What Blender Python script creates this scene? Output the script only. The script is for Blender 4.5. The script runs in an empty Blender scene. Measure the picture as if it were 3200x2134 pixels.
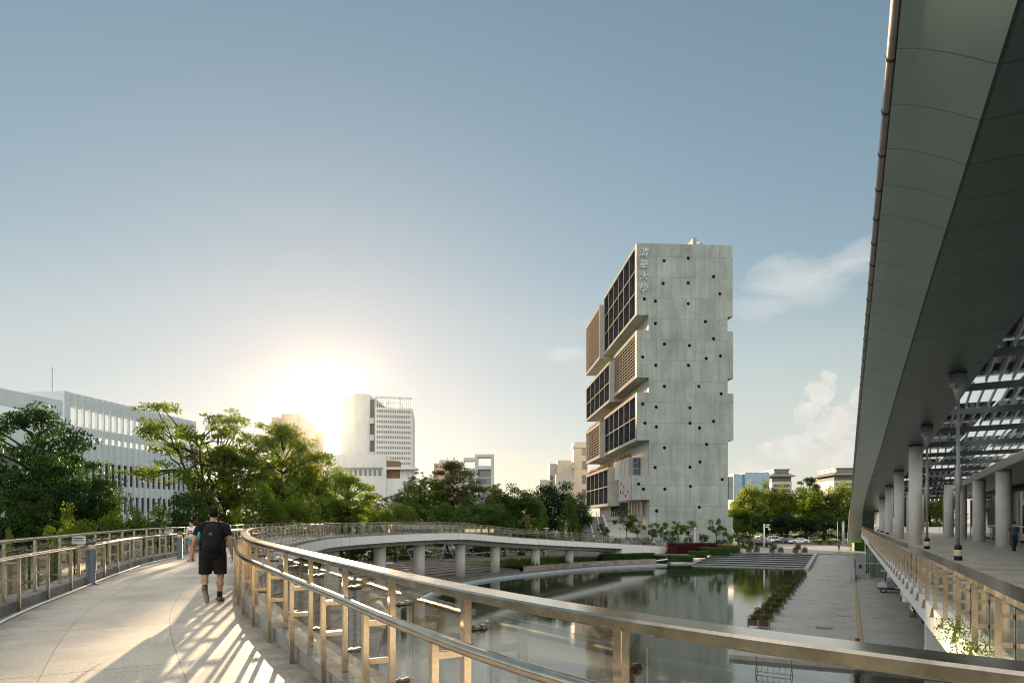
import bpy, bmesh, math, random
from mathutils import Vector, Matrix, Euler
from mathutils.geometry import tessellate_polygon
random.seed(7)
RAD = math.radians
scene = bpy.context.scene
col = scene.collection
E = 1.55            # eye height over the deck at the camera
F = 3200 * 24 / 36  # focal length in photo pixels
HY = 1628           # horizon row of the photo
Z_PL, Z_PR, Z_W = -3.85, -4.75, -4.95     # plaza, promenade, pool levels
SUN_AZ, SUN_EL = RAD(-14.95), RAD(8.74)

def P(px, py, D): return Vector(((px - 1600) / F * D, D, E + (HY - py) / F * D))
def GX(px, D, z=0): return Vector(((px - 1600) / F * D, D, z))

# ------------------------------------------------------------------ mesh builder
class MB:
    def __init__(s): s.v = []; s.f = []; s.uv = {}
    def face(s, pts, uvs=None):
        n = len(s.v); s.v += [Vector(p) for p in pts]; s.f.append(tuple(range(n, n + len(pts))))
        if uvs: s.uv[len(s.f) - 1] = uvs
    def hexa(s, b, t):      # bottom 4 pts (ccw from above), top 4
        n = len(s.v); s.v += [Vector(p) for p in list(b) + list(t)]
        s.f += [(n+3, n+2, n+1, n), (n+4, n+5, n+6, n+7)]
        for i in range(4):
            j = (i + 1) % 4; s.f.append((n+i, n+j, n+4+j, n+4+i))
    def box(s, x0, x1, y0, y1, z0, z1):
        b = [(x0,y0,z0),(x1,y0,z0),(x1,y1,z0),(x0,y1,z0)]
        s.hexa(b, [(x,y,z1) for x,y,_ in b]); return s
    def cbox(s, c, sx, sy, sz, rz=0):
        ca, sa = math.cos(rz), math.sin(rz); q = []
        for x, y in ((-1,-1),(1,-1),(1,1),(-1,1)):
            x *= sx/2; y *= sy/2; q.append((c[0]+x*ca-y*sa, c[1]+x*sa+y*ca))
        s.hexa([(x,y,c[2]-sz/2) for x,y in q], [(x,y,c[2]+sz/2) for x,y in q]); return s
    def prism(s, poly, z0, z1):
        n = len(s.v); k = len(poly)
        zz0 = z0 if isinstance(z0, (list, tuple)) else [z0]*k
        zz1 = z1 if isinstance(z1, (list, tuple)) else [z1]*k
        s.v += [Vector((p[0],p[1],z)) for p, z in zip(poly, zz0)] + [Vector((p[0],p[1],z)) for p, z in zip(poly, zz1)]
        for i in range(k):
            j = (i+1) % k; s.f.append((n+i, n+j, n+k+j, n+k+i))
        for tri in tessellate_polygon([[Vector((p[0],p[1],0)) for p in poly]]):
            a, b, c = tri
            nz = (Vector(poly[b][:2])-Vector(poly[a][:2])).cross(Vector(poly[c][:2])-Vector(poly[a][:2]))
            if nz < 0: a, b, c = a, c, b
            s.f += [(n+k+a, n+k+b, n+k+c), (n+c, n+b, n+a)]
        return s
    def bar(s, p0, p1, w, h):       # rectangular bar; w sideways, h along the other axis
        p0 = Vector(p0); p1 = Vector(p1); d = (p1-p0).normalized()
        a = d.cross(Vector((0,0,1)))
        if a.length < 1e-3: a = Vector((1,0,0))
        a.normalize(); u = a.cross(d)
        q = [a*(w/2*i) + u*(h/2*j) for i, j in ((-1,-1),(1,-1),(1,1),(-1,1))]
        s.hexa([p0+x for x in q], [p1+x for x in q]); return s
    def tube(s, pts, r, n=8, cap=True):
        pts = [Vector(p) for p in pts]; rs = r if isinstance(r, (list, tuple)) else [r]*len(pts)
        base = len(s.v); ref = None
        for i, p in enumerate(pts):
            d = (pts[min(i+1,len(pts)-1)] - pts[max(i-1,0)]).normalized()
            if ref is None: ref = Vector((0,0,1)) if abs(d.z) < .9 else Vector((1,0,0))
            a = d.cross(ref).normalized(); ref = a.cross(d).normalized()
            for k in range(n):
                t = 2*math.pi*k/n; s.v.append(p + (a*math.cos(t) + ref*math.sin(t))*rs[i])
        for i in range(len(pts)-1):
            for k in range(n):
                j = (k+1) % n; s.f.append((base+i*n+k, base+i*n+j, base+(i+1)*n+j, base+(i+1)*n+k))
        if cap:
            s.f.append(tuple(base+k for k in range(n))[::-1]); e = base+(len(pts)-1)*n
            s.f.append(tuple(e+k for k in range(n)))
        return s
    def sweep(s, pts, prof, nrm=None, cap=True, uvlen=False):   # prof: (sideways, up) closed, sideways along nrm (horizontal)
        base = len(s.v); k = len(prof); pts = [Vector(p) for p in pts]
        for i, p in enumerate(pts):
            if nrm: a = nrm[i]
            else:
                d = pts[min(i+1,len(pts)-1)] - pts[max(i-1,0)]; a = Vector((d.y,-d.x,0)).normalized()
            for x, z in prof: s.v.append(p + a*x + Vector((0,0,z)))
        for i in range(len(pts)-1):
            for q in range(k):
                j = (q+1) % k; s.f.append((base+i*k+q, base+i*k+j, base+(i+1)*k+j, base+(i+1)*k+q))
        if cap:
            s.f.append(tuple(base+q for q in range(k))[::-1]); e = base+(len(pts)-1)*k
            s.f.append(tuple(e+q for q in range(k)))
        return s
    def strip(s, A, B, u=None):      # quads between two polylines
        for i in range(len(A)-1):
            s.face([A[i], A[i+1], B[i+1], B[i]], [(u[i],0),(u[i+1],0),(u[i+1],1),(u[i],1)] if u else None)
        return s
    def lathe(s, prof, c=(0,0,0), n=16):
        base = len(s.v); c = Vector(c)
        for r, z in prof:
            for k in range(n):
                t = 2*math.pi*k/n; s.v.append(c + Vector((r*math.cos(t), r*math.sin(t), z)))
        for i in range(len(prof)-1):
            for k in range(n):
                j = (k+1) % n; s.f.append((base+i*n+k, base+i*n+j, base+(i+1)*n+j, base+(i+1)*n+k))
        s.f.append(tuple(base+k for k in range(n))[::-1]); e = base+(len(prof)-1)*n
        s.f.append(tuple(e+k for k in range(n))); return s
    def ell(s, c, r, n=10, m=7, R=None):
        base = len(s.v); c = Vector(c)
        if not isinstance(r, (tuple, list)): r = (r, r, r)
        for i in range(m+1):
            ph = math.pi*i/m
            for k in range(n):
                t = 2*math.pi*k/n
                q = Vector((r[0]*math.sin(ph)*math.cos(t), r[1]*math.sin(ph)*math.sin(t), -r[2]*math.cos(ph)))
                s.v.append(c + (R @ q if R else q))
        for i in range(m):
            for k in range(n):
                j = (k+1) % n; s.f.append((base+i*n+k, base+i*n+j, base+(i+1)*n+j, base+(i+1)*n+k))
        return s
    def cap(s, p0, p1, r0, r1, n=10):     # tapered capsule
        p0 = Vector(p0); p1 = Vector(p1)
        s.ell(p0, r0, n, 6); s.ell(p1, r1, n, 6); s.tube([p0, p1], [r0, r1], n); return s
    def chain(s, pts, rs, n=10):
        for i in range(len(pts)-1): s.cap(pts[i], pts[i+1], rs[i], rs[i+1], n)
        return s
    def mesh(s, name, mat=None, smooth=False, M=None):
        me = bpy.data.meshes.new(name)
        vs = [M @ v for v in s.v] if M else s.v
        me.from_pydata([tuple(v) for v in vs], [], s.f)
        if s.uv:
            l = me.uv_layers.new(name='UVMap')
            for p in me.polygons:
                q = s.uv.get(p.index)
                if q:
                    for li, c in zip(p.loop_indices, q): l.data[li].uv = c
        if smooth:
            me.polygons.foreach_set('use_smooth', [True]*len(me.polygons))
        if mat: me.materials.append(mat)
        me.update(); return me
    def build(s, name, mat=None, parent=None, smooth=False, world=False):
        M = None
        if world and parent: M = parent.matrix_basis.inverted()
        me = s.mesh(name, mat, smooth, M)
        return link(name, me, parent)

def link(name, data, parent=None, loc=None, rz=None):
    o = bpy.data.objects.new(name, data); col.objects.link(o)
    if parent: o.parent = parent
    if loc is not None: o.location = loc
    if rz is not None: o.rotation_euler.z = rz
    return o
def tag(o, label=None, cat=None, group=None, kind=None):
    for k, v in (('label',label),('category',cat),('group',group),('kind',kind)):
        if v: o[k] = v
    return o
def thing(name, label, cat, loc=(0,0,0), rz=0, group=None):
    o = bpy.data.objects.new(name, None); col.objects.link(o)
    o.empty_display_size = .3
    o.location = loc; o.rotation_euler = (0,0,rz); o.matrix_basis = Matrix.Translation(loc) @ Matrix.Rotation(rz,4,'Z')
    return tag(o, label, cat, group)
def kids(o): return [c for c in KIDS.get(o.name, [])] if False else [c for c in bpy.data.objects if c.parent == o]
def copy_tree(o, loc=None, rz=None, label=None, parent=None, scale=None, tree=None):
    c = o.copy(); col.objects.link(c)
    if parent: c.parent = parent
    if loc is not None: c.location = loc
    if rz is not None: c.rotation_euler.z = rz
    if scale: c.scale = scale
    if label: c['label'] = label
    for ch in o.children: copy_tree(ch, parent=c)
    return c
ORD = ['first','second','third','fourth','fifth','sixth','seventh','eighth','ninth','tenth','eleventh','twelfth','thirteenth','fourteenth','fifteenth','sixteenth','seventeenth','eighteenth','nineteenth','twentieth']

def evalmesh(ob, name, mat=None, smooth=True):
    dg = bpy.context.evaluated_depsgraph_get(); dg.update()
    me = bpy.data.meshes.new_from_object(ob.evaluated_get(dg)); me.name = name
    old = ob.data; bpy.data.objects.remove(ob); 
    if old.users == 0: bpy.data.meshes.remove(old)
    me.materials.clear()
    if mat: me.materials.append(mat)
    if smooth: me.polygons.foreach_set('use_smooth', [True]*len(me.polygons))
    return me
def remesh(mb, name, mat, voxel, smooth=3, cuts=()):
    ob = link('tmp', mb.mesh('tmp'))
    m = ob.modifiers.new('r', 'REMESH'); m.mode = 'VOXEL'; m.voxel_size = voxel
    if smooth:
        q = ob.modifiers.new('s', 'SMOOTH'); q.factor = .5; q.iterations = smooth
    me = evalmesh(ob, name, mat)
    if cuts:
        bm = bmesh.new(); bm.from_mesh(me)
        for co, no in cuts:     # keep the side the normal points away from
            r = bmesh.ops.bisect_plane(bm, geom=bm.verts[:]+bm.edges[:]+bm.faces[:], plane_co=co, plane_no=no, clear_outer=True)
            ed = [e for e in r['geom_cut'] if isinstance(e, bmesh.types.BMEdge)]
            bmesh.ops.holes_fill(bm, edges=ed, sides=0)
        bm.to_mesh(me); bm.free()
    return me

def lerp(a, b, t): return a + (b-a)*t
def interp(tab, x):
    if x <= tab[0][0]: return tab[0][1]
    for (x0,y0),(x1,y1) in zip(tab, tab[1:]):
        if x <= x1: return lerp(y0, y1, (x-x0)/(x1-x0))
    return tab[-1][1]
def crom(pts, step):
    """smooth curve through 2D points, resampled at equal arc length"""
    pts = [Vector(p) for p in pts]; out = []
    q = [pts[0]*2-pts[1]] + pts + [pts[-1]*2-pts[-2]]
    for i in range(1, len(q)-2):
        p0,p1,p2,p3 = q[i-1],q[i],q[i+1],q[i+2]
        t0 = 0; t1 = t0+(p1-p0).length**.5; t2 = t1+(p2-p1).length**.5; t3 = t2+(p3-p2).length**.5
        for k in range(40):
            t = t1+(t2-t1)*k/40
            a1 = p0*((t1-t)/(t1-t0))+p1*((t-t0)/(t1-t0)); a2 = p1*((t2-t)/(t2-t1))+p2*((t-t1)/(t2-t1)); a3 = p2*((t3-t)/(t3-t2))+p3*((t-t2)/(t3-t2))
            b1 = a1*((t2-t)/(t2-t0))+a2*((t-t0)/(t2-t0)); b2 = a2*((t3-t)/(t3-t1))+a3*((t-t1)/(t3-t1))
            out.append(b1*((t2-t)/(t2-t1))+b2*((t-t1)/(t2-t1)))
    out.append(pts[-1])
    res = [out[0]]; acc = 0
    for a, b in zip(out, out[1:]):
        L = (b-a).length
        while acc + L >= step:
            t = (step-acc)/L; a = a.lerp(b, t); res.append(a); L = (b-a).length; acc = 0
        acc += L
    return res
def normals2(pts, side=1):
    r = []
    for i in range(len(pts)):
        d = pts[min(i+1,len(pts)-1)] - pts[max(i-1,0)]; r.append(Vector((d.y,-d.x)).normalized()*side)
    return r

# ------------------------------------------------------------------ materials
def newmat(name):
    m = bpy.data.materials.new(name); m.use_nodes = True
    nt = m.node_tree; b = nt.nodes['Principled BSDF']
    return m, nt, b
def N(nt, t, **k):
    n = nt.nodes.new(t)
    for a, v in k.items():
        if a == 'inp':
            for i, x in v.items(): n.inputs[i].default_value = x
        else: setattr(n, a, v)
    return n
def mixc(nt, fac, a, b, mode='MIX'):
    n = N(nt, 'ShaderNodeMix', data_type='RGBA', blend_type=mode)
    for s, v in ((0,fac),(6,a),(7,b)):
        if hasattr(v, 'is_linked') or isinstance(v, bpy.types.NodeSocket): nt.links.new(v, n.inputs[s])
        elif s == 0: n.inputs[0].default_value = v
        else: n.inputs[s].default_value = (*v, 1) if len(v) == 3 else v
    return n.outputs[2]
def ramp(nt, src, p0, p1, c0=(0,0,0,1), c1=(1,1,1,1)):
    r = N(nt, 'ShaderNodeValToRGB'); e = r.color_ramp.elements
    e[0].position = p0; e[1].position = p1; e[0].color = c0; e[1].color = c1
    nt.links.new(src, r.inputs[0]); return r.outputs[0]
def coords(nt, kind='Object', scale=(1,1,1)):
    tc = N(nt, 'ShaderNodeTexCoord'); mp = N(nt, 'ShaderNodeMapping'); mp.inputs[3].default_value = scale
    nt.links.new(tc.outputs[kind], mp.inputs[0]); return mp.outputs[0]
def noise(nt, vec, scale, detail=4, rough=.55):
    n = N(nt, 'ShaderNodeTexNoise'); n.inputs['Scale'].default_value = scale; n.inputs['Detail'].default_value = detail; n.inputs['Roughness'].default_value = rough
    nt.links.new(vec, n.inputs['Vector']); return n.outputs['Fac']
def bump(nt, b, h, strength=.2, dist=.02):
    n = N(nt, 'ShaderNodeBump'); n.inputs['Strength'].default_value = strength; n.inputs['Distance'].default_value = dist
    nt.links.new(h, n.inputs['Height']); nt.links.new(n.outputs[0], b.inputs['Normal'])
def M(name, c, rough=.6, metal=0, var=.15, sc=3, spec=None, bmp=0, stain=None, stretch=(1,1,1)):
    """plain procedural surface: base colour broken up by two noises"""
    m, nt, b = newmat(name)
    b.inputs['Roughness'].default_value = rough; b.inputs['Metallic'].default_value = metal
    b.inputs['Specular IOR Level'].default_value = spec if spec is not None else (.18 if rough > .45 and not metal else .5)
    v = coords(nt, 'Object', stretch); n1 = noise(nt, v, sc); n2 = noise(nt, v, sc*7, 3)
    lo = tuple(x*(1-var) for x in c); hi = tuple(min(1,x*(1+var)) for x in c)
    cc = mixc(nt, ramp(nt, n1, .3, .7), lo, hi)
    cc = mixc(nt, var*.9, cc, ramp(nt, n2, .25, .75), 'OVERLAY')
    if stain:
        v2 = coords(nt, 'Object', (1,1,.15)); s = noise(nt, v2, stain[1], 5)
        cc = mixc(nt, ramp(nt, s, stain[2] if len(stain) > 2 else .55, .8), cc, stain[0])
    nt.links.new(cc, b.inputs['Base Color'])
    rr = N(nt, 'ShaderNodeMapRange'); rr.inputs[3].default_value = max(0,rough-.08); rr.inputs[4].default_value = min(1,rough+.1)
    nt.links.new(n1, rr.inputs[0]); nt.links.new(rr.outputs[0], b.inputs['Roughness'])
    if bmp: bump(nt, b, n2, bmp)
    return m
def brickmat(name, c1, c2, cm, w, h, mortar, rough=.6, coord='Object', scale=(1,1,1), rot=None, var=.2, stain=None, bias=0, spec=None, offset=.5):
    m, nt, b = newmat(name); v = coords(nt, coord, scale)
    if rot: v.node.inputs[2].default_value = rot
    t = N(nt, 'ShaderNodeTexBrick'); t.offset = offset
    t.inputs['Color1'].default_value = (*c1,1); t.inputs['Color2'].default_value = (*c2,1); t.inputs['Mortar'].default_value = (*cm,1)
    t.inputs['Scale'].default_value = 1; t.inputs['Mortar Size'].default_value = mortar; t.inputs['Brick Width'].default_value = w; t.inputs['Row Height'].default_value = h
    t.inputs['Bias'].default_value = bias; t.inputs['Mortar Smooth'].default_value = .1
    nt.links.new(v, t.inputs['Vector'])
    ov = coords(nt, 'Object'); n1 = noise(nt, ov, .7, 6, .65); n2 = noise(nt, ov, 14, 3)
    cc = mixc(nt, var*1.6, t.outputs[0], ramp(nt, n1, .3, .7), 'OVERLAY'); cc = mixc(nt, var, cc, ramp(nt, n2, .2, .8), 'OVERLAY')
    if stain: cc = mixc(nt, ramp(nt, n1, stain[1], stain[2]), cc, stain[0])
    nt.links.new(cc, b.inputs['Base Color']); b.inputs['Roughness'].default_value = rough
    b.inputs['Specular IOR Level'].default_value = spec if spec is not None else .15
    bump(nt, b, n2, .12, .01)
    return m
def leafmat(name, c, c2, trans=.45):
    m, nt, b = newmat(name); b.inputs['Roughness'].default_value = .55; b.inputs['Specular IOR Level'].default_value = .12
    v = coords(nt, 'Object'); n1 = noise(nt, v, .55, 3); g = N(nt, 'ShaderNodeObjectInfo')
    n2 = noise(nt, v, 5, 2)
    cc = mixc(nt, ramp(nt, n1, .35, .65), c, c2); cc = mixc(nt, .35, cc, ramp(nt, n2, .25, .75), 'OVERLAY')
    hs = N(nt, 'ShaderNodeHueSaturation'); mr = N(nt, 'ShaderNodeMapRange'); mr.inputs[3].default_value = .75; mr.inputs[4].default_value = 1.25
    nt.links.new(g.outputs['Random'], mr.inputs[0]); nt.links.new(mr.outputs[0], hs.inputs['Value']); nt.links.new(cc, hs.inputs['Color'])
    nt.links.new(hs.outputs[0], b.inputs['Base Color'])
    t = N(nt, 'ShaderNodeBsdfTranslucent'); h2 = N(nt, 'ShaderNodeHueSaturation'); h2.inputs['Hue'].default_value = .475; h2.inputs['Saturation'].default_value = 1.1; h2.inputs['Value'].default_value = 1.9
    nt.links.new(hs.outputs[0], h2.inputs['Color']); nt.links.new(h2.outputs[0], t.inputs[0])
    mx = N(nt, 'ShaderNodeMixShader'); mx.inputs[0].default_value = trans
    nt.links.new(b.outputs[0], mx.inputs[1]); nt.links.new(t.outputs[0], mx.inputs[2]); nt.links.new(mx.outputs[0], nt.nodes['Material Output'].inputs[0])
    return m
def glassmat(name, tint=(.86,.93,.9), refl=1.0, rough=.01):
    m, nt, b = newmat(name)
    tr = N(nt, 'ShaderNodeBsdfTransparent'); tr.inputs[0].default_value = (*tint,1)
    gl = N(nt, 'ShaderNodeBsdfGlossy'); gl.inputs['Roughness'].default_value = rough
    fr = N(nt, 'ShaderNodeFresnel'); fr.inputs[0].default_value = 1.5
    ml = N(nt, 'ShaderNodeMath', operation='MULTIPLY'); ml.inputs[1].default_value = refl; nt.links.new(fr.outputs[0], ml.inputs[0])
    mx = N(nt, 'ShaderNodeMixShader'); nt.links.new(ml.outputs[0], mx.inputs[0]); nt.links.new(tr.outputs[0], mx.inputs[1]); nt.links.new(gl.outputs[0], mx.inputs[2])
    nt.links.new(mx.outputs[0], nt.nodes['Material Output'].inputs[0]); return m

m_steel = M('brushed_steel', (.55,.48,.395), .17, 1, .16, 6, stretch=(1,1,1))
m_clamp = M('dark_fitting_steel', (.16,.13,.10), .3, 1, .1, 20)
m_glass = glassmat('rail_glass', (.965,.985,.975), .4)
m_kerb = brickmat('kerb_granite', (.30,.285,.26), (.25,.24,.22), (.09,.09,.085), 1.0, 3, .006, .85, 'UV', (1,1,1), spec=.0, var=.25, stain=((.16,.15,.13),.55,.8))
m_kerbplain = M('granite', (.34,.335,.32), .65, 0, .2, 4, bmp=.1)
m_white = M('white_paint', (.83,.82,.795), .55, 0, .06, 1.2, stain=((.42,.39,.34), 1.6, .6))
m_whitegirder = M('offwhite_paint', (.60,.585,.56), .6, 0, .1, 1.0, stain=((.3,.28,.25), 1.3, .55))
m_bollard = M('bollard_blue_grey', (.10,.115,.13), .45, .3, .1, 8)
m_lampglass = M('frosted_lens', (.75,.68,.45), .3, 0, .05, 9)
m_black = M('black_rubber', (.018,.018,.02), .6, 0, .2, 9)
m_dark = M('dark_metal', (.035,.04,.045), .4, .6, .2, 5)
m_polewhite = M('pole_white', (.62,.63,.63), .35, 0, .08, 6)
m_polegrey = M('pole_grey', (.30,.32,.34), .4, .3, .08, 6)
m_win = M('window_glass', (.03,.04,.05), .06, 0, .3, .6, spec=.9)
m_winpale = M('window_pale', (.18,.19,.19), .15, 0, .2, .6, spec=.7)  # paler pane tone, varies the windows
m_bark = M('bark', (.055,.045,.034), .85, 0, .3, 5, bmp=.5)
m_barkpale = M('bark_pale', (.26,.22,.17), .8, 0, .25, 6, bmp=.3)
L_dark = leafmat('leaf_dark', (.014,.042,.012), (.03,.075,.018), .25)
L_mid = leafmat('leaf_mid', (.052,.092,.012), (.098,.150,.020), .45)
L_yel = leafmat('leaf_yellow_green', (.075,.12,.022), (.13,.17,.035), .5)
L_deep = leafmat('leaf_deep', (.026,.062,.014), (.052,.10,.02), .35)
L_brown = leafmat('leaf_bronze', (.045,.06,.02), (.075,.085,.03), .4)
L_red = leafmat('leaf_purple', (.045,.012,.016), (.08,.02,.022), .25)
L_flower = leafmat('flower_red', (.42,.05,.02), (.5,.10,.03), .3)
L_hedge = leafmat('leaf_hedge', (.035,.085,.012), (.075,.14,.02), .3)
L_grass = leafmat('grass_blade', (.04,.075,.015), (.09,.12,.03), .35)
m_orangecrate = M('crate_wood', (.12,.072,.045), .6, 0, .25, 6)
def dense(pts, n):
    pts = [Vector(p) for p in pts]; q = [pts[0]*2-pts[1]] + pts + [pts[-1]*2-pts[-2]]; out = []
    for i in range(1, len(q)-2):
        p0,p1,p2,p3 = q[i-1],q[i],q[i+1],q[i+2]
        t0 = 0; t1 = (p1-p0).length**.5; t2 = t1+(p2-p1).length**.5; t3 = t2+(p3-p2).length**.5
        for k in range(n):
            t = t1+(t2-t1)*k/n
            a1 = p0*((t1-t)/(t1-t0))+p1*((t-t0)/(t1-t0)); a2 = p1*((t2-t)/(t2-t1))+p2*((t-t1)/(t2-t1)); a3 = p2*((t3-t)/(t3-t2))+p3*((t-t2)/(t3-t2))
            b1 = a1*((t2-t)/(t2-t0))+a2*((t-t0)/(t2-t0)); b2 = a2*((t3-t)/(t3-t1))+a3*((t-t1)/(t3-t1))
            out.append(b1*((t2-t)/(t2-t1))+b2*((t-t1)/(t2-t1)))
    out.append(pts[-1]); return out
def resample(poly, step):
    res = [poly[0]]; acc = 0
    for a, b in zip(poly, poly[1:]):
        L = (b-a).length
        while acc + L >= step:
            a = a.lerp(b, (step-acc)/L); res.append(a); L = (b-a).length; acc = 0
        acc += L
    return res
def arclen(poly):
    s = [0]
    for a, b in zip(poly, poly[1:]): s.append(s[-1] + (b-a).length)
    return s

# ================================================================== THE SETTING
# right-hand complex: local frame, y runs along the promenade
TH = RAD(-26.3); cT, sT = math.cos(TH), math.sin(TH)
def W(l, a, z=0): return Vector((l*cT - a*sT, l*sT + a*cT, z))
def rthing(name, label, cat, l, a, z, group=None): return thing(name, label, cat, W(l,a,z), TH, group)

# pool rim (walking away along the left side, then right along the far side)
RIM = resample(dense([(2,10),(-2,18),(-4.6,26),(-6.6,36),(-7.6,46),(-7.4,54),(-6.5,62),(-4.4,70),(-2.1,75),(3.2,83),(10.6,92),(17,97),(23.4,100.5)], 12), 1.5)
RN = normals2(RIM, -1)
isw = next(i for i, p in enumerate(RIM) if p.x > 3.0 and p.y > 80)      # steps end here, planted bank begins
def off(i, d, z): return Vector((*(RIM[i] + RN[i]*d), z))
stone_steps = M('stone_step', (.17,.155,.135), .9, 0, .25, 1.2, stain=((.075,.07,.055), .6, .5), bmp=.2)
stone_band = brickmat('stone_band', (.36,.33,.28), (.29,.26,.22), (.13,.12,.10), .9, .2, .012, .8, 'Object', rot=(RAD(90),0,0), var=.35, stain=((.12,.11,.085),.52,.8))
m_walk = M('walk_stone', (.15,.14,.125), .8, 0, .25, 1.5, stain=((.06,.055,.045), 1.0, .5))
rimpaint = M('rim_pale_blue', (.42,.50,.58), .45, 0, .12, 2)

mb = MB(); n = len(RIM); st_o = [3.6 + 1.9*k for k in range(8)]; st_z = [Z_PR + (Z_PL-Z_PR)*k/8 for k in range(9)]
R0 = range(0, isw+1)
walk = MB(); walk.strip([off(i,17.5 if i < isw-1 else 8.9,Z_PL-.9) if 0 else off(i,3.6,Z_PR) for i in R0], [off(i,.35,Z_PR) for i in R0])
walk.strip([off(i,2.6,Z_PR) for i in range(isw, n)], [off(i,.35,Z_PR) for i in range(isw, n)])
walk.strip([off(i,.35,Z_PR) for i in range(n)], [off(i,.35,Z_W-.3) for i in range(n)])
tag(walk.build('path', m_walk), kind='structure')
tr = MB(); ris = MB()
for k in range(8):
    z = st_z[k+1]; o0 = st_o[k]; o1 = st_o[k+1] if k < 7 else 19.0
    tr.strip([off(i,o1,z) for i in R0], [off(i,o0,z) for i in R0])
    tr.strip([off(i,o0,z) for i in R0], [off(i,o0,st_z[k]) for i in R0])
# closing cheek beside the planted bank
sp = [off(isw,3.6,Z_PR-.1)] + [off(isw,o,z+.12) for o, z in zip(st_o, st_z[1:])] + [off(isw,19,Z_PL+.12), off(isw,19,Z_PR-.1)]
tt = (RIM[isw]-RIM[isw-1]).normalized(); t3 = Vector((tt.x,tt.y,0))
for a, b in zip(sp[1:-1], sp[2:-1]):
    tr.hexa([a-Vector((0,0,.9)), b-Vector((0,0,.9)), b+t3*.35-Vector((0,0,.9)), a+t3*.35-Vector((0,0,.9))], [a, b, b+t3*.35, a+t3*.35])
tag(tr.build('terraced_steps', stone_steps), kind='structure')
kr = [i for i in range(n) if RIM[i].y > 56]
rim = MB(); rim.sweep([Vector((RIM[i].x,RIM[i].y,Z_W)) for i in kr], [(-.02,-.1),(.34,-.1),(.34,.23),(-.02,.23)], [Vector((RN[i].x,RN[i].y,0)) for i in kr])
tag(rim.build('pool_rim', rimpaint), kind='structure')
# low stone wall holding the planted bank
G0 = range(isw, n)
bw = MB(); bw.sweep([Vector((*(RIM[i]+RN[i]*2.6),Z_PR)) for i in G0], [(0,0),(.35,0),(.35,.62),(0,.62)], [Vector((RN[i].x,RN[i].y,0)) for i in G0])
bw.build('retaining_wall', stone_band)
tag(bpy.data.objects['retaining_wall'], 'low curved stone retaining wall below the grassy bank beside the pool', 'wall')
bank = MB(); bank.strip([off(i,9.5,Z_PL+.02) for i in G0], [off(i,2.9,Z_PR+.5) for i in G0])
tag(bank.build('soil', M('soil', (.05,.045,.03), .9, 0, .4, 3)), kind='structure')
gb = MB(); rg = random.Random(3)
for i in range(isw, n-8):
    for k in range(230):
        d = rg.uniform(2.95, 9.3); t = rg.random(); b = off(i,d,0).lerp(off(i+1,d,0), t); b.z = lerp(Z_PR+.5, Z_PL, (d-2.9)/6.6)
        an = rg.uniform(0, 6.28); hgt = rg.uniform(.25, .75); w = .05
        dx = Vector((math.cos(an),math.sin(an),0)); tip = b + Vector((rg.uniform(-.25,.25),rg.uniform(-.25,.25),hgt))
        gb.face([b-dx*w, b+dx*w, tip])
tag(gb.build('tall_grass', L_grass), kind='stuff')

# ground: one sheet with the sunken court cut out of it
hole = [Vector((*(RIM[i]+RN[i]*(19 if i <= isw else 9.5)),0)) for i in range(0, n, 2)] + [Vector((*(RIM[n-1]+RN[n-1]*9.5),0))]
stairL0, stairR0 = W(-20.5,101), W(-5.1,101); stairL1, stairR1 = W(-20.5,124), W(-5.1,124)
hole += [W(-20.5,110), stairL1, W(-5.1,124), W(1.2,124), W(1.2,130), W(30,130), W(34,-20), Vector((-8,-22,0)), Vector((-20,-4,0))]
big = [Vector((-1500,-300,0)), Vector((1500,-300,0)), Vector((1500,1700,0)), Vector((-1500,1700,0))]
g = MB(); allp = big + hole; g.v = [Vector((p.x,p.y,Z_PL)) for p in allp]
for t in tessellate_polygon([big, hole]):
    a, b, c = t
    if (allp[b]-allp[a]).cross(allp[c]-allp[a]).z < 0: a, c = c, a
    g.f.append((a,b,c))
m_ground = M('ground_earth', (.12,.125,.08), .9, 0, .3, .15)
tag(g.build('ground', m_ground), kind='structure')
wt, nt, b = newmat('pool_water')
b.inputs['Base Color'].default_value = (.022,.028,.016,1); b.inputs['Roughness'].default_value = .03; b.inputs['IOR'].default_value = 2.8; b.inputs['Specular IOR Level'].default_value = .75
v = coords(nt, 'Object', (1,.75,1)); n1 = noise(nt, v, 3.6, 5, .6); n2 = noise(nt, v, .12, 2)
mu = N(nt, 'ShaderNodeMath', operation='MULTIPLY'); nt.links.new(n1, mu.inputs[0]); nt.links.new(ramp(nt, n2, .35, .75, (.25,)*3+(1,), (1,)*3+(1,)), mu.inputs[1])
bump(nt, b, mu.outputs[0], .10, .05)
wp = MB(); wp.face([(-40,-25,Z_W),(72,-25,Z_W),(72,118,Z_W),(-40,118,Z_W)])
tag(wp.build('water', wt), kind='structure')

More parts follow.
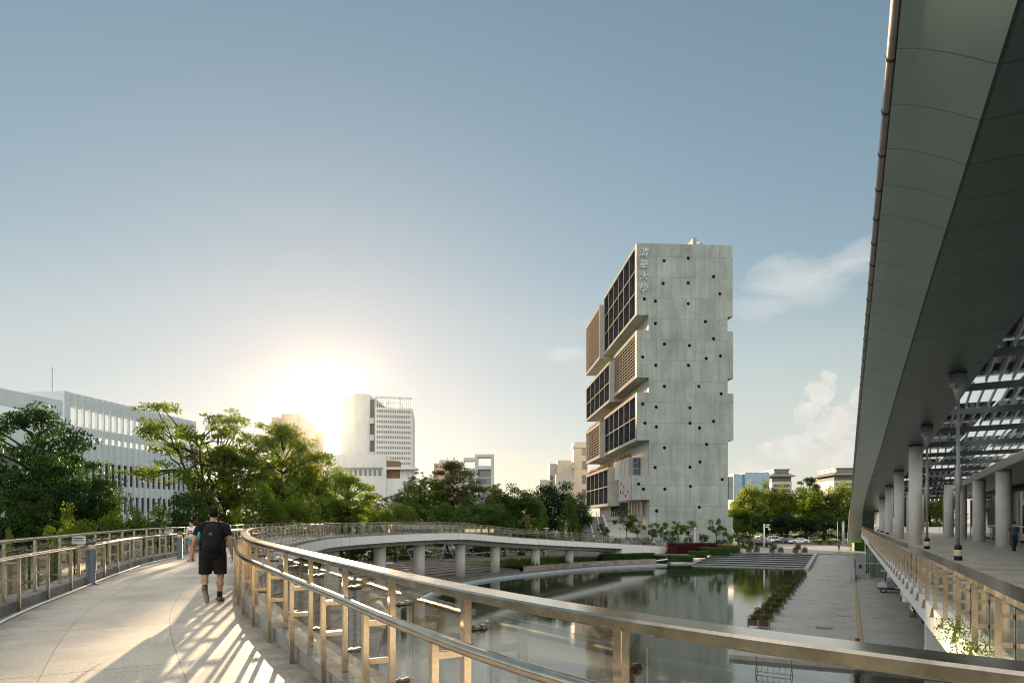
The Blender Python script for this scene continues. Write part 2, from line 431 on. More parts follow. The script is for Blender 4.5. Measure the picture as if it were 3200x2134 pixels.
# plaza, roads
m_plaza = brickmat('plaza_paving', (.36,.35,.33), (.31,.30,.285), (.17,.165,.16), 1.2, 1.2, .012, .55, 'Object', var=.22, stain=((.24,.235,.22),.5,.8))
m_road = M('asphalt', (.13,.128,.125), .9, 0, .15, .5, bmp=.1, spec=.05)
pz = MB(); pz.prism([(36.9,119.7),(50.2,113.1),(56.5,109.9),(59.5,115.6),(85,103),(130,150),(70,150),(36,134),(27,124),(24,118)], Z_PL-.02, Z_PL+.006)
o = pz.build('plaza', m_plaza); tag(o, kind='structure')
rd = MB(); rd.prism([(-60,92),(-25,84),(-12,92),(2,104),(14,110),(24,126),(38,140),(70,150.2),(140,150.2),(140,162),(60,172),(36,160),(20,138),(8,121),(-8,108),(-25,99),(-60,106)], Z_PL-.02, Z_PL+.003)
tag(rd.build('road', m_road), kind='structure')
pk = MB(); pk.prism([(60,172.1),(70,150.5),(112,168),(108,186),(64,186)], Z_PL-.02, Z_PL+.008)
tag(pk.build('parking_area', m_road), kind='structure')
lawnm = M('lawn', (.06,.11,.025), .9, 0, .3, .8)
lw = MB(); lw.prism([(-70,108),(-25,100.5),(-8,109.5),(8,122.5),(19,138),(12,150),(-20,150),(-70,150)], Z_PL-.02, Z_PL+.05)
lw.prism([(72,166),(112,162.5),(125,185),(105,200),(90,190)], Z_PL-.02, Z_PL+.08)
tag(lw.build('lawn', lawnm), kind='structure')

# promenade (flat along the pool, then ramping up beside the stairs)
m_prom = brickmat('promenade_paving', (.39,.38,.36), (.37,.36,.34), (.27,.265,.25), .9, 2.6, .010, .6, 'Object', rot=(0,0,-TH), var=.14, stain=((.32,.31,.29),.5,.85), offset=.37)
def rbox(mb, l0, l1, a0, a1, z0, z1):   # box in the local frame, given in world space
    mb.hexa([W(l0,a0,z0),W(l1,a0,z0),W(l1,a1,z0),W(l0,a1,z0)], [W(l0,a0,z1),W(l1,a0,z1),W(l1,a1,z1),W(l0,a1,z1)])
pr = MB()
pr.prism([W(-5.1,33.5),W(26,33.5),W(26,101),W(-5.1,101)], Z_PR-.5, Z_PR)
pr.hexa([W(-5.1,101,Z_PR-.5),W(26,101,Z_PR-.5),W(26,130,Z_PR-.5),W(-5.1,126,Z_PR-.5)], [W(-5.1,101,Z_PR),W(26,101,Z_PR),W(26,130,Z_PL+.004),W(-5.1,126,Z_PL+.004)])
tag(pr.build('promenade', m_prom), kind='structure')
yl = MB(); rbox(yl, .38, .62, 35, 78, Z_PR, Z_PR+.05); rbox(yl, -5.05, -4.8, 33.7, 36.5, Z_PR, Z_PR+.004)
tag(yl.build('kerb_strip', M('sandy_strip', (.38,.31,.17), .7, 0, .15, 3)), kind='structure')
stn = MB(); sto = MB()
for k in range(7):
    a0 = 101+3.3*k; z1 = Z_PR-.05 + (Z_PL-Z_PR+.05)*(k+1)/7; zp = Z_PR-.05 + (Z_PL-Z_PR+.05)*k/7
    cut = -20.5 + 1.3*k*.9
    rbox(stn, -20.5, -5.15, a0, a0+3.3, zp-.6, z1-.02)
    rbox(sto, -20.5, -5.15, a0+.02, a0+1.1, z1-.02, z1)
rbox(sto, -20.5, -5.15, 100.5, 101, Z_W-.3, Z_PR-.08)
tag(stn.build('stairs', M('black_granite', (.022,.023,.024), .35, 0, .3, 2)), kind='structure')
tag(sto.build('stair_nosing', M('pale_granite', (.30,.30,.285), .6, 0, .2, 2)), kind='structure')
def slopewall(name, l, w, a0, a1, z0a, z0b, h0, h1, label):
    t = MB(); t.hexa([W(l,a0,z0a-.4),W(l+w,a0,z0a-.4),W(l+w,a1,z0b-.4),W(l,a1,z0b-.4)], [W(l,a0,z0a+h0),W(l+w,a0,z0a+h0),W(l+w,a1,z0b+h1),W(l,a1,z0b+h1)])
    o = t.build(name, m_kerbplain); tag(o, label, 'wall', 'low granite walls flanking the ramp'); return o
slopewall('parapet_wall', -5.1, .5, 93, 124, Z_PR, Z_PL, .35, .35, 'sloping granite wall between the dark water stairs and the promenade')
slopewall('parapet_wall', .05, .5, 79, 118, Z_PR, Z_PL-.1, .45, .45, 'granite wall on the far side of the promenade beside the hedge cube')
# drain grates in the promenade
def grate(l, a, w, d, label):
    r = rthing('drain_grate', label, 'drain', l, a, Z_PR, 'drain grates in the promenade')
    f = MB()
    for x0,x1,y0,y1 in ((-w/2,w/2,-d/2,-d/2+.05),(-w/2,w/2,d/2-.05,d/2),(-w/2,-w/2+.05,-d/2+.05,d/2-.05),(w/2-.05,w/2,-d/2+.05,d/2-.05)): f.box(x0,x1,y0,y1,.001,.02)
    f.build('frame', m_polegrey, r)
    s = MB(); k = int(w/.11)
    for i in range(1, k):
        x = -w/2+.05+(w-.1)*i/k; s.box(x-.015, x+.015, -d/2+.05, d/2-.05, .004, .016)
    s.box(-w/2+.05, w/2-.05, -.03, .03, .0165, .019)
    s.build('bar', m_polegrey, r); q = MB(); q.box(-w/2+.05, w/2-.05, -d/2+.05, d/2-.05, .001, .003); q.build('pit', m_black, r)
gl = [(2575,1962,1.0,.9,'largest drain grate in the promenade paving, nearest the bridge'),(2637,1924,.9,.4,'narrow drain grate close to the yellow strip in the promenade'),(2628,1833,.8,.4,'small grate beside the low end of the granite wall'),(2592,1800,.8,.4,'small drain grate in the middle of the promenade by the stair wall'),(2614,1782,.8,.4,'farthest small drain grate in the promenade')]
def Gz(px, py, z): D = (E-z)*F/(py-HY); return Vector(((px-1600)/F*D, D, z))
def loc_la(p): return (p.x*cT + p.y*sT, -p.x*sT + p.y*cT)
for px, py, w, d, lb in gl:
    l, a = loc_la(Gz(px, py, Z_PR)); grate(l, a, w, d, lb)
for px, py, lb in ((2528,1882,'round manhole cover in the promenade paving near the crate planters'),):
    c = Gz(px, py, Z_PR); mh = MB(); mh.lathe([(.0,.001),(.42,.001),(.42,.014),(.36,.014),(.355,.009),(.02,.009),(.0,.010)], (0,0,0), 24)
    o = mh.build('manhole_cover', m_polegrey); o.location = c; tag(o, lb, 'manhole cover')
sl = MB(); sl.box(-1.6,1.6,-.05,.05,.001,.006); o = sl.build('slot_drain', m_black); o.location = Gz(2605,1814,Z_PR); o.rotation_euler.z = TH; tag(o, 'long thin slot drain across the promenade paving', 'drain')

# ================================================================== FOOTBRIDGE
PAIR = [((2.35,.8),(-.4,-1.9)),((.506,2.71),(-2.6,.65)),((-1.47,6.15),(-4.75,4.3)),((-4.08,10.9),(-7.45,9.25)),((-5.86,15),(-9.45,14.3)),
 ((-7.83,20),(-11.3,19.3)),((-9.3,24.2),(-12.7,23.6)),((-10.6,29.5),(-13.85,29)),((-11.6,35),(-15.1,36)),((-13,44),(-16.7,45.3)),((-13.6,52),(-17.3,53.5)),
 ((-11.3,62),(-14.6,64)),((-7.2,70),(-10.2,72.3)),((0,83),(-3.1,85.1)),((6.3,90),(3.4,92.6)),((16.2,102),(13.3,104.6)),((27.5,119),(24.2,121)),((37,135),(33.6,136.8))]
HT = [(6,0),(7.3,.03),(8.5,.05),(9.6,.064),(10.9,.077),(17,.1),(30,.15),(40,.18),(60,.23),(69,.29),(74,.22),(83,-.48),(90,-1.08),(102,-1.93),(120,-3.05),(136,-3.8)]
def hh(D): return sum(interp(HT, D+k*.7) for k in (-2,-1,0,1,2))/5
IN = dense([p[0] for p in PAIR], 10); OUT = dense([p[1] for p in PAIR], 10)
SI = arclen(IN)
def z3(p, dz=0): return Vector((p.x, p.y, hh(p.y)+dz))
bridge = thing('footbridge', 'curved white footbridge sweeping round the pool on round pillars', 'footbridge', (IN[0].x, IN[0].y, 0))
m_deck = None
def deckmat():
    m, nt, b = newmat('deck_stone'); uv = coords(nt, 'UV', (1,.4,1)); ob = coords(nt, 'Object')
    t = N(nt, 'ShaderNodeTexBrick'); t.offset = 0
    for k, c in (('Color1',(.45,.41,.355)),('Color2',(.42,.385,.335)),('Mortar',(.19,.175,.155))): t.inputs[k].default_value = (*c,1)
    t.inputs['Scale'].default_value = 1; t.inputs['Mortar Size'].default_value = .0045; t.inputs['Brick Width'].default_value = 1.24; t.inputs['Row Height'].default_value = 1.16
    nt.links.new(uv, t.inputs['Vector'])
    n1 = noise(nt, ob, .45, 6, .65); n2 = noise(nt, ob, 60, 2); n3 = noise(nt, ob, 2.2, 6, .7)
    c = mixc(nt, .3, t.outputs[0], ramp(nt, n2, .3, .7), 'OVERLAY'); c = mixc(nt, .28, c, ramp(nt, n1, .3, .7), 'OVERLAY')
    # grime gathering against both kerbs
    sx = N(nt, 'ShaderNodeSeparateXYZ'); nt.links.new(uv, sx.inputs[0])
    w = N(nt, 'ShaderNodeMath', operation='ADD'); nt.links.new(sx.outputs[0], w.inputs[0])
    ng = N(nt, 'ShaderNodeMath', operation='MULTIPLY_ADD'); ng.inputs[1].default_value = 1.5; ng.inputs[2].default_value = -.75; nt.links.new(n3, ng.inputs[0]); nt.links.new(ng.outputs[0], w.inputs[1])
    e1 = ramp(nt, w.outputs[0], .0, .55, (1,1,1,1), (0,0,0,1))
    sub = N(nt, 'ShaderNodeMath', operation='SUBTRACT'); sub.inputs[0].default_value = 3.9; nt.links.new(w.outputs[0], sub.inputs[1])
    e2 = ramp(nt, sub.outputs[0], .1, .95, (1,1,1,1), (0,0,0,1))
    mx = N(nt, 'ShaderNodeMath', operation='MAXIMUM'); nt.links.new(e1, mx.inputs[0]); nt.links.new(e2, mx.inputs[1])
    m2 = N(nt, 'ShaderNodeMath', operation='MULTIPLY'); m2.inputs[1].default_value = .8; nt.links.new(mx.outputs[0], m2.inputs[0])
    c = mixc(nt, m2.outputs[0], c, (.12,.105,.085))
    nt.links.new(c, b.inputs['Base Color']); b.inputs['Roughness'].default_value = .5; b.inputs['Specular IOR Level'].default_value = .08
    rr = N(nt, 'ShaderNodeMapRange'); rr.inputs[3].default_value = .42; rr.inputs[4].default_value = .65; nt.links.new(n3, rr.inputs[0]); nt.links.new(rr.outputs[0], b.inputs['Roughness'])
    bump(nt, b, n2, .08, .004); return m
dk = MB(); NA = 4
for i in range(len(IN)-1):
    for k in range(NA):
        q = []; uv = []
        for ii, kk in ((i,k),(i,k+1),(i+1,k+1),(i+1,k)):
            t = kk/NA; p = IN[ii].lerp(OUT[ii], t); z = lerp(hh(IN[ii].y), hh(OUT[ii].y), t); w_ = (OUT[ii]-IN[ii]).length
            q.append((p.x,p.y,z)); uv.append((t*w_, SI[ii]))
        dk.face(q[::-1], uv[::-1])
o = dk.build('deck', deckmat(), bridge, world=True)
ld = MB(); lp = [(2.35,.8),(-.4,-1.9),(-5,-9),(-5,-30),(22,-30),tuple(W(26,-8.02))[:2],tuple(W(1.45,-8.02))[:2],tuple(W(1.4,1.4))[:2]]
ld.prism(lp, -.5, -.003); ld.build('landing', m_kerbplain if False else o.data.materials[0], bridge, world=True)
NI = [Vector((v.x,v.y,0)) for v in normals2(IN)]; NO = [Vector((v.x,v.y,0)) for v in normals2(OUT, -1)]
def kerb(line, nr):
    t = MB(); S = arclen(line)
    pr_ = [(-.13,0.0),(-.13,.16),(.268,.16),(.268,.06)]
    for a, b in zip(pr_, pr_[1:]):
        A = [z3(p)+nv*a[0]+Vector((0,0,a[1])) for p, nv in zip(line, nr)]; B = [z3(p)+nv*b[0]+Vector((0,0,b[1])) for p, nv in zip(line, nr)]
        t.strip(A, B, S)
    return t
kerb(IN, NI).build('kerb', m_kerb, bridge, world=True); kerb(OUT, NO).build('kerb', m_kerb, bridge, world=True)
fs = MB(); iab = next(i for i, p in enumerate(IN) if p.y > 100)
def fbot(p): return lerp(-.62, -.62, 0)
for line, nr in ((IN,NI),(OUT,NO)):
    fs.sweep([z3(p) for p in line], [(-.1,-.62),(.26,-.62),(.26,.10),(.205,.155),(.205,-.03),(-.1,-.03)], nr)
fs.strip([z3(p,-.6) for p in IN], [z3(p,-.6) for p in OUT])
fs.build('edge_beam', m_white, bridge, world=True)
gd = MB(); gi = [i.lerp(o,.22) for i, o in zip(IN,OUT)]; go = [i.lerp(o,.78) for i, o in zip(IN,OUT)]
cut = [i for i in range(len(IN)) if IN[i].y < 103]
gd.strip([z3(gi[i],-1.05) for i in cut], [z3(go[i],-1.05) for i in cut])
gd.strip([z3(gi[i],-.61) for i in cut], [z3(gi[i],-1.05) for i in cut]); gd.strip([z3(go[i],-1.05) for i in cut], [z3(go[i],-.61) for i in cut])
gd.build('girder', m_whitegirder, bridge, world=True)
# abutment: solid wall under the low end of the ramp
ab = MB(); ai = [i for i in range(len(IN)) if IN[i].y >= 101.5]
for line, nr, s in ((IN,NI,1),(OUT,NO,-1)):
    ab.strip([z3(line[i],-.6)+nr[i]*.24 for i in ai], [Vector((line[i].x,line[i].y,Z_PR-.1))+nr[i]*.24 for i in ai])
i0 = ai[0]; ab.face([z3(IN[i0],-.6)+NI[i0]*.24, z3(OUT[i0],-.6)+NO[i0]*.24, Vector((*OUT[i0],Z_PR-.2))+NO[i0]*.24, Vector((*IN[i0],Z_PR-.2))+NI[i0]*.24])
ab.build('abutment', m_white, bridge, world=True)
# pillars, found by where they stand in the photo
def onbridge(px, t=.5):
    best = min((i for i in range(len(IN)) if IN[i].y > 48), key=lambda i: abs((1600 + F*(IN[i].lerp(OUT[i],t)).x/(IN[i].lerp(OUT[i],t)).y) - px))
    return IN[best].lerp(OUT[best], t)
pil = None
for px in (1040,1187,1311,1430,1550,1668,1787):
    p = onbridge(px, .42); zt = hh(p.y)-1.04
    t = MB(); t.lathe([(.58,Z_PR-.15),(.58,zt)], (0,0,0), 24); o = t.build('pillar', m_whitegirder, bridge, True)
    o.location = bridge.matrix_basis.inverted() @ Vector((p.x,p.y,0))
# a few more under the near part of the deck
for k in (22, 42, 62, 80):
    p = IN[k].lerp(OUT[k], .5); t = MB(); t.lathe([(.58,Z_W-.3),(.58,hh(p.y)-1.04)], (0,0,0), 24); o = t.build('pillar', m_whitegirder, bridge, True); o.location = bridge.matrix_basis.inverted() @ Vector((p.x,p.y,0))

# ------------------------------------------------------------------ bridge railings
def boxmesh(name, x0,x1,y0,y1,z0,z1, mat, bev=0):
    t = MB(); t.box(x0,x1,y0,y1,z0,z1); me = t.mesh(name, mat)
    if bev:
        bm = bmesh.new(); bm.from_mesh(me); bmesh.ops.bevel(bm, geom=bm.edges[:], offset=bev, segments=1, affect='EDGES'); bm.to_mesh(me); bm.free()
    return me
me_post = boxmesh('post', -.025,.025,-.025,.025, .16,1.122, m_steel, .003)
me_post2 = boxmesh('short_post', -.024,.024,-.024,.024, .001,.872, m_steel, .003)
me_rung = boxmesh('rung', -.18,-.02,-.016,.016, -.022,.022, m_steel, .002)     # local x = outward
t = MB(); t.tube([(.02,0,0),(.125,0,0)], .017, 10); t.tube([(.118,0,0),(.15,0,0)], .026, 10); t.tube([(.065,0,0),(.078,0,0)], .026, 10); me_clamp = t.mesh('clamp', m_clamp, False)
def railing(name, label, line, side, group=None, detail=True, posts=None):
    """posts every 1.33 m along the line; side +1: outward is to the right of travel"""
    pts = posts or resample(line, 1.33); nr = normals2(pts, side)
    r = thing(name, label, 'railing', z3(pts[0]), 0, group); L0 = r.location.copy()
    def put(nm, me, p, z, ang, cnt={}):
        o = link(nm, me, r, Vector((p.x,p.y,z))-L0, ang); return o
    fine = resample(line, .5); fn = [Vector((v.x,v.y,0)) for v in normals2(fine, side)]
    t = MB(); hw = .09
    t.sweep([z3(p) for p in fine], [(-hw,1.125),(-hw+.004,1.12),(hw-.004,1.12),(hw,1.125),(hw,1.162),(hw-.01,1.172),(-hw+.01,1.172),(-hw,1.162)], fn)
    t.build('top_rail', m_steel, r, world=True)
    t = MB(); t.tube([z3(p,.9)-nv*.2 for p, nv in zip(fine, fn)], .034, 12); t.build('handrail', m_steel, r, True, world=True)
    for i, (p, nv) in enumerate(zip(pts, nr)):
        ang = math.atan2(nv.y, nv.x); z = hh(p.y)
        put('post', me_post, p, z, ang)
        q = p - nv*.2; put('short_post', me_post2, q, z, ang)
        if detail:
            put('rung', me_rung, p, z+.52, ang); put('rung', me_rung, p, z+.80, ang)
            tg = (pts[min(i+1,len(pts)-1)]-pts[max(i-1,0)]).normalized()
            c = p + tg*.045
            put('clamp', me_clamp, c, z+.92, ang); put('clamp', me_clamp, c, z+.34, ang)
        else: put('rung', me_rung, p, z+.55, ang)
        if i < len(pts)-1:
            a = p.lerp(pts[i+1], .05) + nv*.09; b_ = p.lerp(pts[i+1], .95) + nv*.09
            d = (b_-a).normalized(); nn = Vector((d.y,-d.x))*.006
            za, zb = hh(a.y), hh(b_.y)
            t = MB(); t.hexa([(*(a-nn),za+.19),(*(a+nn),za+.19),(*(b_+nn),zb+.19),(*(b_-nn),zb+.19)], [(*(a-nn),za+1.03),(*(a+nn),za+1.03),(*(b_+nn),zb+1.03),(*(b_-nn),zb+1.03)])
            t.build('glass_panel', m_glass, r, world=True)
    return r
def cutline(line, d0, d1):
    return [p for p in line if d0 <= p.y <= d1]
INr = resample(IN, .1); OUTr = resample(OUT, .1)
i1 = min(range(len(INr)), key=lambda i: (INr[i]-Vector((.506,2.71))).length) % 13
INs = INr[i1:]
ksp = next(i for i, p in enumerate(INs) if p.y > 58); kram = next(i for i, p in enumerate(INs) if p.y > 133)
railing('bridge_railing', 'steel and glass railing on the pool side of the deck, curving away from the camera', INs[:ksp], 1, 'railings of the footbridge')
railing('bridge_railing', 'steel and glass railing on the pool side of the far ramp above the white beam', INs[ksp:kram], 1, 'railings of the footbridge', False)
kso = next(i for i, p in enumerate(OUTr) if p.y > 62); kro = next(i for i, p in enumerate(OUTr) if p.y > 132)
# outer railing passes the post seen at pixel (14,1699) of the photo
ph = min(range(len(OUTr)), key=lambda i: abs(1600+F*OUTr[i].x/max(OUTr[i].y,.1)-14) if 5 < OUTr[i].y < 20 else 1e9) % 17
OUTs = OUTr[ph:kso]
po = resample(OUTs, 1.7)
railing('bridge_railing', 'steel and glass railing on the tree side of the deck, behind the bollard lights', OUTs, -1, 'railings of the footbridge', True, po)
railing('bridge_railing', 'steel and glass railing on the road side of the far ramp', OUTr[kso:kro], -1, 'railings of the footbridge', False)
t = MB(); fine = resample(OUTs, .5); fn = [Vector((v.x,v.y,0)) for v in normals2(fine, -1)]
t.tube([z3(p,.022)-nv*.3 for p, nv in zip(fine, fn)], .02, 8); tag(t.build('cable_conduit', m_white, None, True), 'thin white conduit lying along the foot of the left kerb', 'conduit')
# notices stuck on the glass
def sticker(px, py, D, w, h, lab):
    c = P(px,py,D); t = MB(); t.cbox((0,0,0), w, .004, h); o = t.build('notice', m_polewhite); o.location = c; o.rotation_euler.z = .35; tag(o, lab, 'notice')
    t = MB(); t.cbox((0,-.004,-.01), w*.7, .002, h*.1); t.cbox((0,-.004,.04), w*.7, .002, h*.12); t.build('print', m_dark, o)
# dry leaves and grit swept against the kerbs
lit = MB(); rl = random.Random(8)
for line, nr, sg, kk in ((INr, normals2(INr), -1, 420), (OUTr, normals2(OUTr,-1), -1, 260)):
    idx = [i for i, p in enumerate(line) if 4 < p.y < 30]
    for q in range(kk):
        i = rl.choice(idx); d = .14+abs(rl.gauss(0,.16)); p = line[i]-nr[i]*d; z = hh(p.y)+rl.uniform(.003,.012); s = rl.uniform(.006,.022); an = rl.uniform(0,6.28)
        a_ = Vector((math.cos(an),math.sin(an),0))*s; b2 = Vector((-math.sin(an),math.cos(an),rl.uniform(-.3,.5)))*s*.5; c = Vector((p.x,p.y,z))
        lit.face([c-a_, c-b2*.8, c+a_, c+b2])
tag(lit.build('leaf_litter', M('dry_leaf', (.14,.085,.035), .8, 0, .4, 30)), kind='stuff')
# bollard lights
def bollard(px, py, D, lab, src=None):
    x = (px-1600)/F*D; base = Vector((x, D, hh(D)))
    if src: return copy_tree(src, base, 0, lab)
    r = thing('bollard_light', lab, 'bollard light', base, 0, 'bollard lights on the deck')
    MB().lathe([(.14,0),(.14,.02),(.1,.025),(.1,.80)], (0,0,0), 20).build('post', m_bollard, r, True)
    MB().lathe([(.085,.80),(.085,.93)], (0,0,0), 20).build('lens', m_lampglass, r, True)
    MB().lathe([(.1,.93),(.105,.97),(.09,1.0),(.0,1.005)], (0,0,0), 20).build('cap', m_bollard, r, True); return r
b1 = bollard(284, 1822, 15.7, 'blue grey bollard light by the left railing, nearer of the two')
bollard(562, 1742, 25.6, 'blue grey bollard light beside the boy in the white shirt', b1)
bollard(1215, 1680, 64.5, 'blue grey bollard light far off on the bend of the bridge', b1)
# ================================================================== CONCRETE TOWER
T0 = Vector((389.2/F*140, 140, 0)); TA = math.atan(.0624); e1 = Vector((math.cos(TA), math.sin(TA), 0)); e2 = Vector((-math.sin(TA), math.cos(TA), 0))
GB = -3.9
tower = thing('office_tower', 'tall grey concrete tower of stacked shifted blocks with round holes', 'tower', (T0.x, T0.y, GB), TA)
def ta(px, y=0):     # metres along the front for a photo column, at depth y behind the front
    o = (px-1600)/F; bx = T0 + e2*y
    return (o*bx.y - bx.x)/(e1.x - o*e1.y)
def tz(py, px=2100, y=0):
    D = (T0 + e2*y + e1*ta(px,y)).y; return E + (HY-py)/F*D - GB
m, nt, b = newmat('board_concrete'); m_conc = m
v = coords(nt, 'Object'); t = N(nt, 'ShaderNodeTexBrick'); t.offset = .5
mp = v.node; mp.inputs[2].default_value = (RAD(-90),0,0)
for k, c in (('Color1',(.295,.33,.308)),('Color2',(.255,.286,.266)),('Mortar',(.19,.215,.197))): t.inputs[k].default_value = (*c,1)
t.inputs['Scale'].default_value = 1; t.inputs['Mortar Size'].default_value = .065; t.inputs['Mortar Smooth'].default_value = .6; t.inputs['Brick Width'].default_value = 2.05; t.inputs['Row Height'].default_value = 4.27
nt.links.new(v, t.inputs['Vector'])
o1 = coords(nt, 'Object', (1,1,.12)); s1 = noise(nt, o1, .9, 6, .65); o2 = coords(nt, 'Object'); s2 = noise(nt, o2, .22, 5, .6); s3 = noise(nt, o2, 2.5, 6, .7)
c = mixc(nt, .16, t.outputs[0], ramp(nt, s1, .3, .75), 'OVERLAY'); c = mixc(nt, .18, c, ramp(nt, s2, .3, .7), 'OVERLAY'); c = mixc(nt, .10, c, ramp(nt, s3, .3, .7), 'OVERLAY')
c = mixc(nt, ramp(nt, s1, .66, .95, (0,0,0,1), (.5,.5,.5,1)), c, (.18,.195,.18))
nt.links.new(c, b.inputs['Base Color']); b.inputs['Roughness'].default_value = .8; bump(nt, b, s3, .25, .03)
m_conc_plain = M('pale_concrete', (.43,.415,.38), .9, 0, .1, .6, stain=((.32,.30,.27), .8, .58), spec=0)
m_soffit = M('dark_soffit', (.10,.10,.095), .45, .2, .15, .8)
m_fin = M('pale_frame', (.40,.345,.285), .9, 0, .08, 1, spec=0)
m_louv = M('louver_pale', (.42,.355,.28), .9, 0, .1, 1, spec=0)
m_towerglass = M('tower_glass', (.03,.034,.042), .9, 0, .4, .35, spec=0)
OL = [(2029.4,1697),(2030,1561),(1974.5,1561),(1974.5,1484.7),(2029.2,1484.7),(2029,1375),(1990,1375),(1990,1225.5),(2027.5,1225.5),(2027.5,1179.5),(1989.2,1179.5),(1989.2,1031.4),(2026.5,1031.4),(2026.5,984.3),(1989.2,984.3),(1989.2,759.5),
      (2289.6,767.4),(2289.6,989.8),(2273.5,989.8),(2273.5,1035.7),(2291,1035.7),(2291,1183.3),(2274,1183.3),(2274,1229),(2292,1229),(2292,1376),(2275,1376),(2275,1615),(2290,1615),(2290,1697)]
pl = [(ta(x), tz(y, x)) for x, y in OL]
pl[0] = (pl[0][0], 0); pl[-1] = (pl[-1][0], 0)
fw = MB(); k = len(pl); fw.v = [Vector((a,0,z)) for a, z in pl] + [Vector((a,1.0,z)) for a, z in pl]
for i in range(k):
    j = (i+1) % k; fw.f.append((i, k+i, k+j, j))
for tri in tessellate_polygon([[Vector((a,z,0)) for a, z in pl]]):
    a_, b_, c_ = tri
    if (Vector(pl[b_])-Vector(pl[a_])).cross(Vector(pl[c_])-Vector(pl[a_])) < 0: b_, c_ = c_, b_
    fw.f += [(a_,b_,c_), (k+c_,k+b_,k+a_)]
HOLES = [(851,300,4),(1048,280,4),(843,485,4),(1048,483,4),(1255,430,4),(690,612,4),(780,630,4),(1048,650,4),(1306,570,4),(780,812,4),(1188,797,4),(1255,937,4),(853,980,4),(1058,992,4),(676,1086,4),(1195,1098,4),(1312,1077,4),(783,1153,4),(1050,1154,4),(853,1326,4),(1135,1326,4),(1317,1386,4),(676,1469,4),(786,1494,4),(1062,1500,4),
 (695,318,5),(788,349,5),(1062,320,5),(1255,304,5),(1141,358,5),(854,520,5),(1199,492,5),(777,680,5),(1062,677,5),(1144,635,5),(1326,779,5),(682,856,5),(857,857,5),(1067,835,5),(790,1035,5),(1139,1005,5),(643,815,5)]
fo = link('front_wall', fw.mesh('front_wall', m_conc), tower)
cu = MB(); HP = []
for cx, cy, cr in HOLES:
    px, py = (1750+cx*.38265, (700 if cr == 4 else 1200)+cy*.38265); a, z = ta(px), tz(py, px); HP.append((a,z))
    base = len(cu.v); q = 20
    for y in (-.5, .75):
        for i in range(q): cu.v.append(Vector((a+.36*math.cos(6.2832*i/q), y, z+.36*math.sin(6.2832*i/q))))
    for i in range(q):
        j = (i+1) % q; cu.f.append((base+i, base+q+i, base+q+j, base+j)[::-1])
    cu.f.append(tuple(base+i for i in range(q))); cu.f.append(tuple(base+q+i for i in range(q))[::-1])
co = link('cutter', cu.mesh('cutter'), tower)
for ob_ in (fo, co):
    bm = bmesh.new(); bm.from_mesh(ob_.data); bmesh.ops.recalc_face_normals(bm, faces=bm.faces[:]); bm.to_mesh(ob_.data); bm.free()
bo = fo.modifiers.new('b', 'BOOLEAN'); bo.operation = 'DIFFERENCE'; bo.object = co; bo.solver = 'EXACT'
dg = bpy.context.evaluated_depsgraph_get(); me = bpy.data.meshes.new_from_object(fo.evaluated_get(dg)); fo.modifiers.clear(); fo.data = me; me.materials.clear(); me.materials.append(m_conc)
bpy.data.objects.remove(co)
t = MB(); t.lathe([(.0,-.01),(.36,-.01),(.36,.03),(.30,.03),(.29,0.0),(.0,0.0)], (0,0,0), 20)
me_ph = t.mesh('porthole', m_towerglass, False, Matrix.Rotation(RAD(90),4,'X'))
for i, (a, z) in enumerate(HP): link('porthole', me_ph, tower, (a,.62,z))
def sx(px, py, L, near=True): pass
# core behind the front wall
aL, aR = ta(2027.6)+.01, ta(2274)-.01; zt = tz(760,1989)
c = MB(); c.box(aL, aR, 1.0, 34, 0, zt-.3); c.build('core', m_conc_plain, tower)
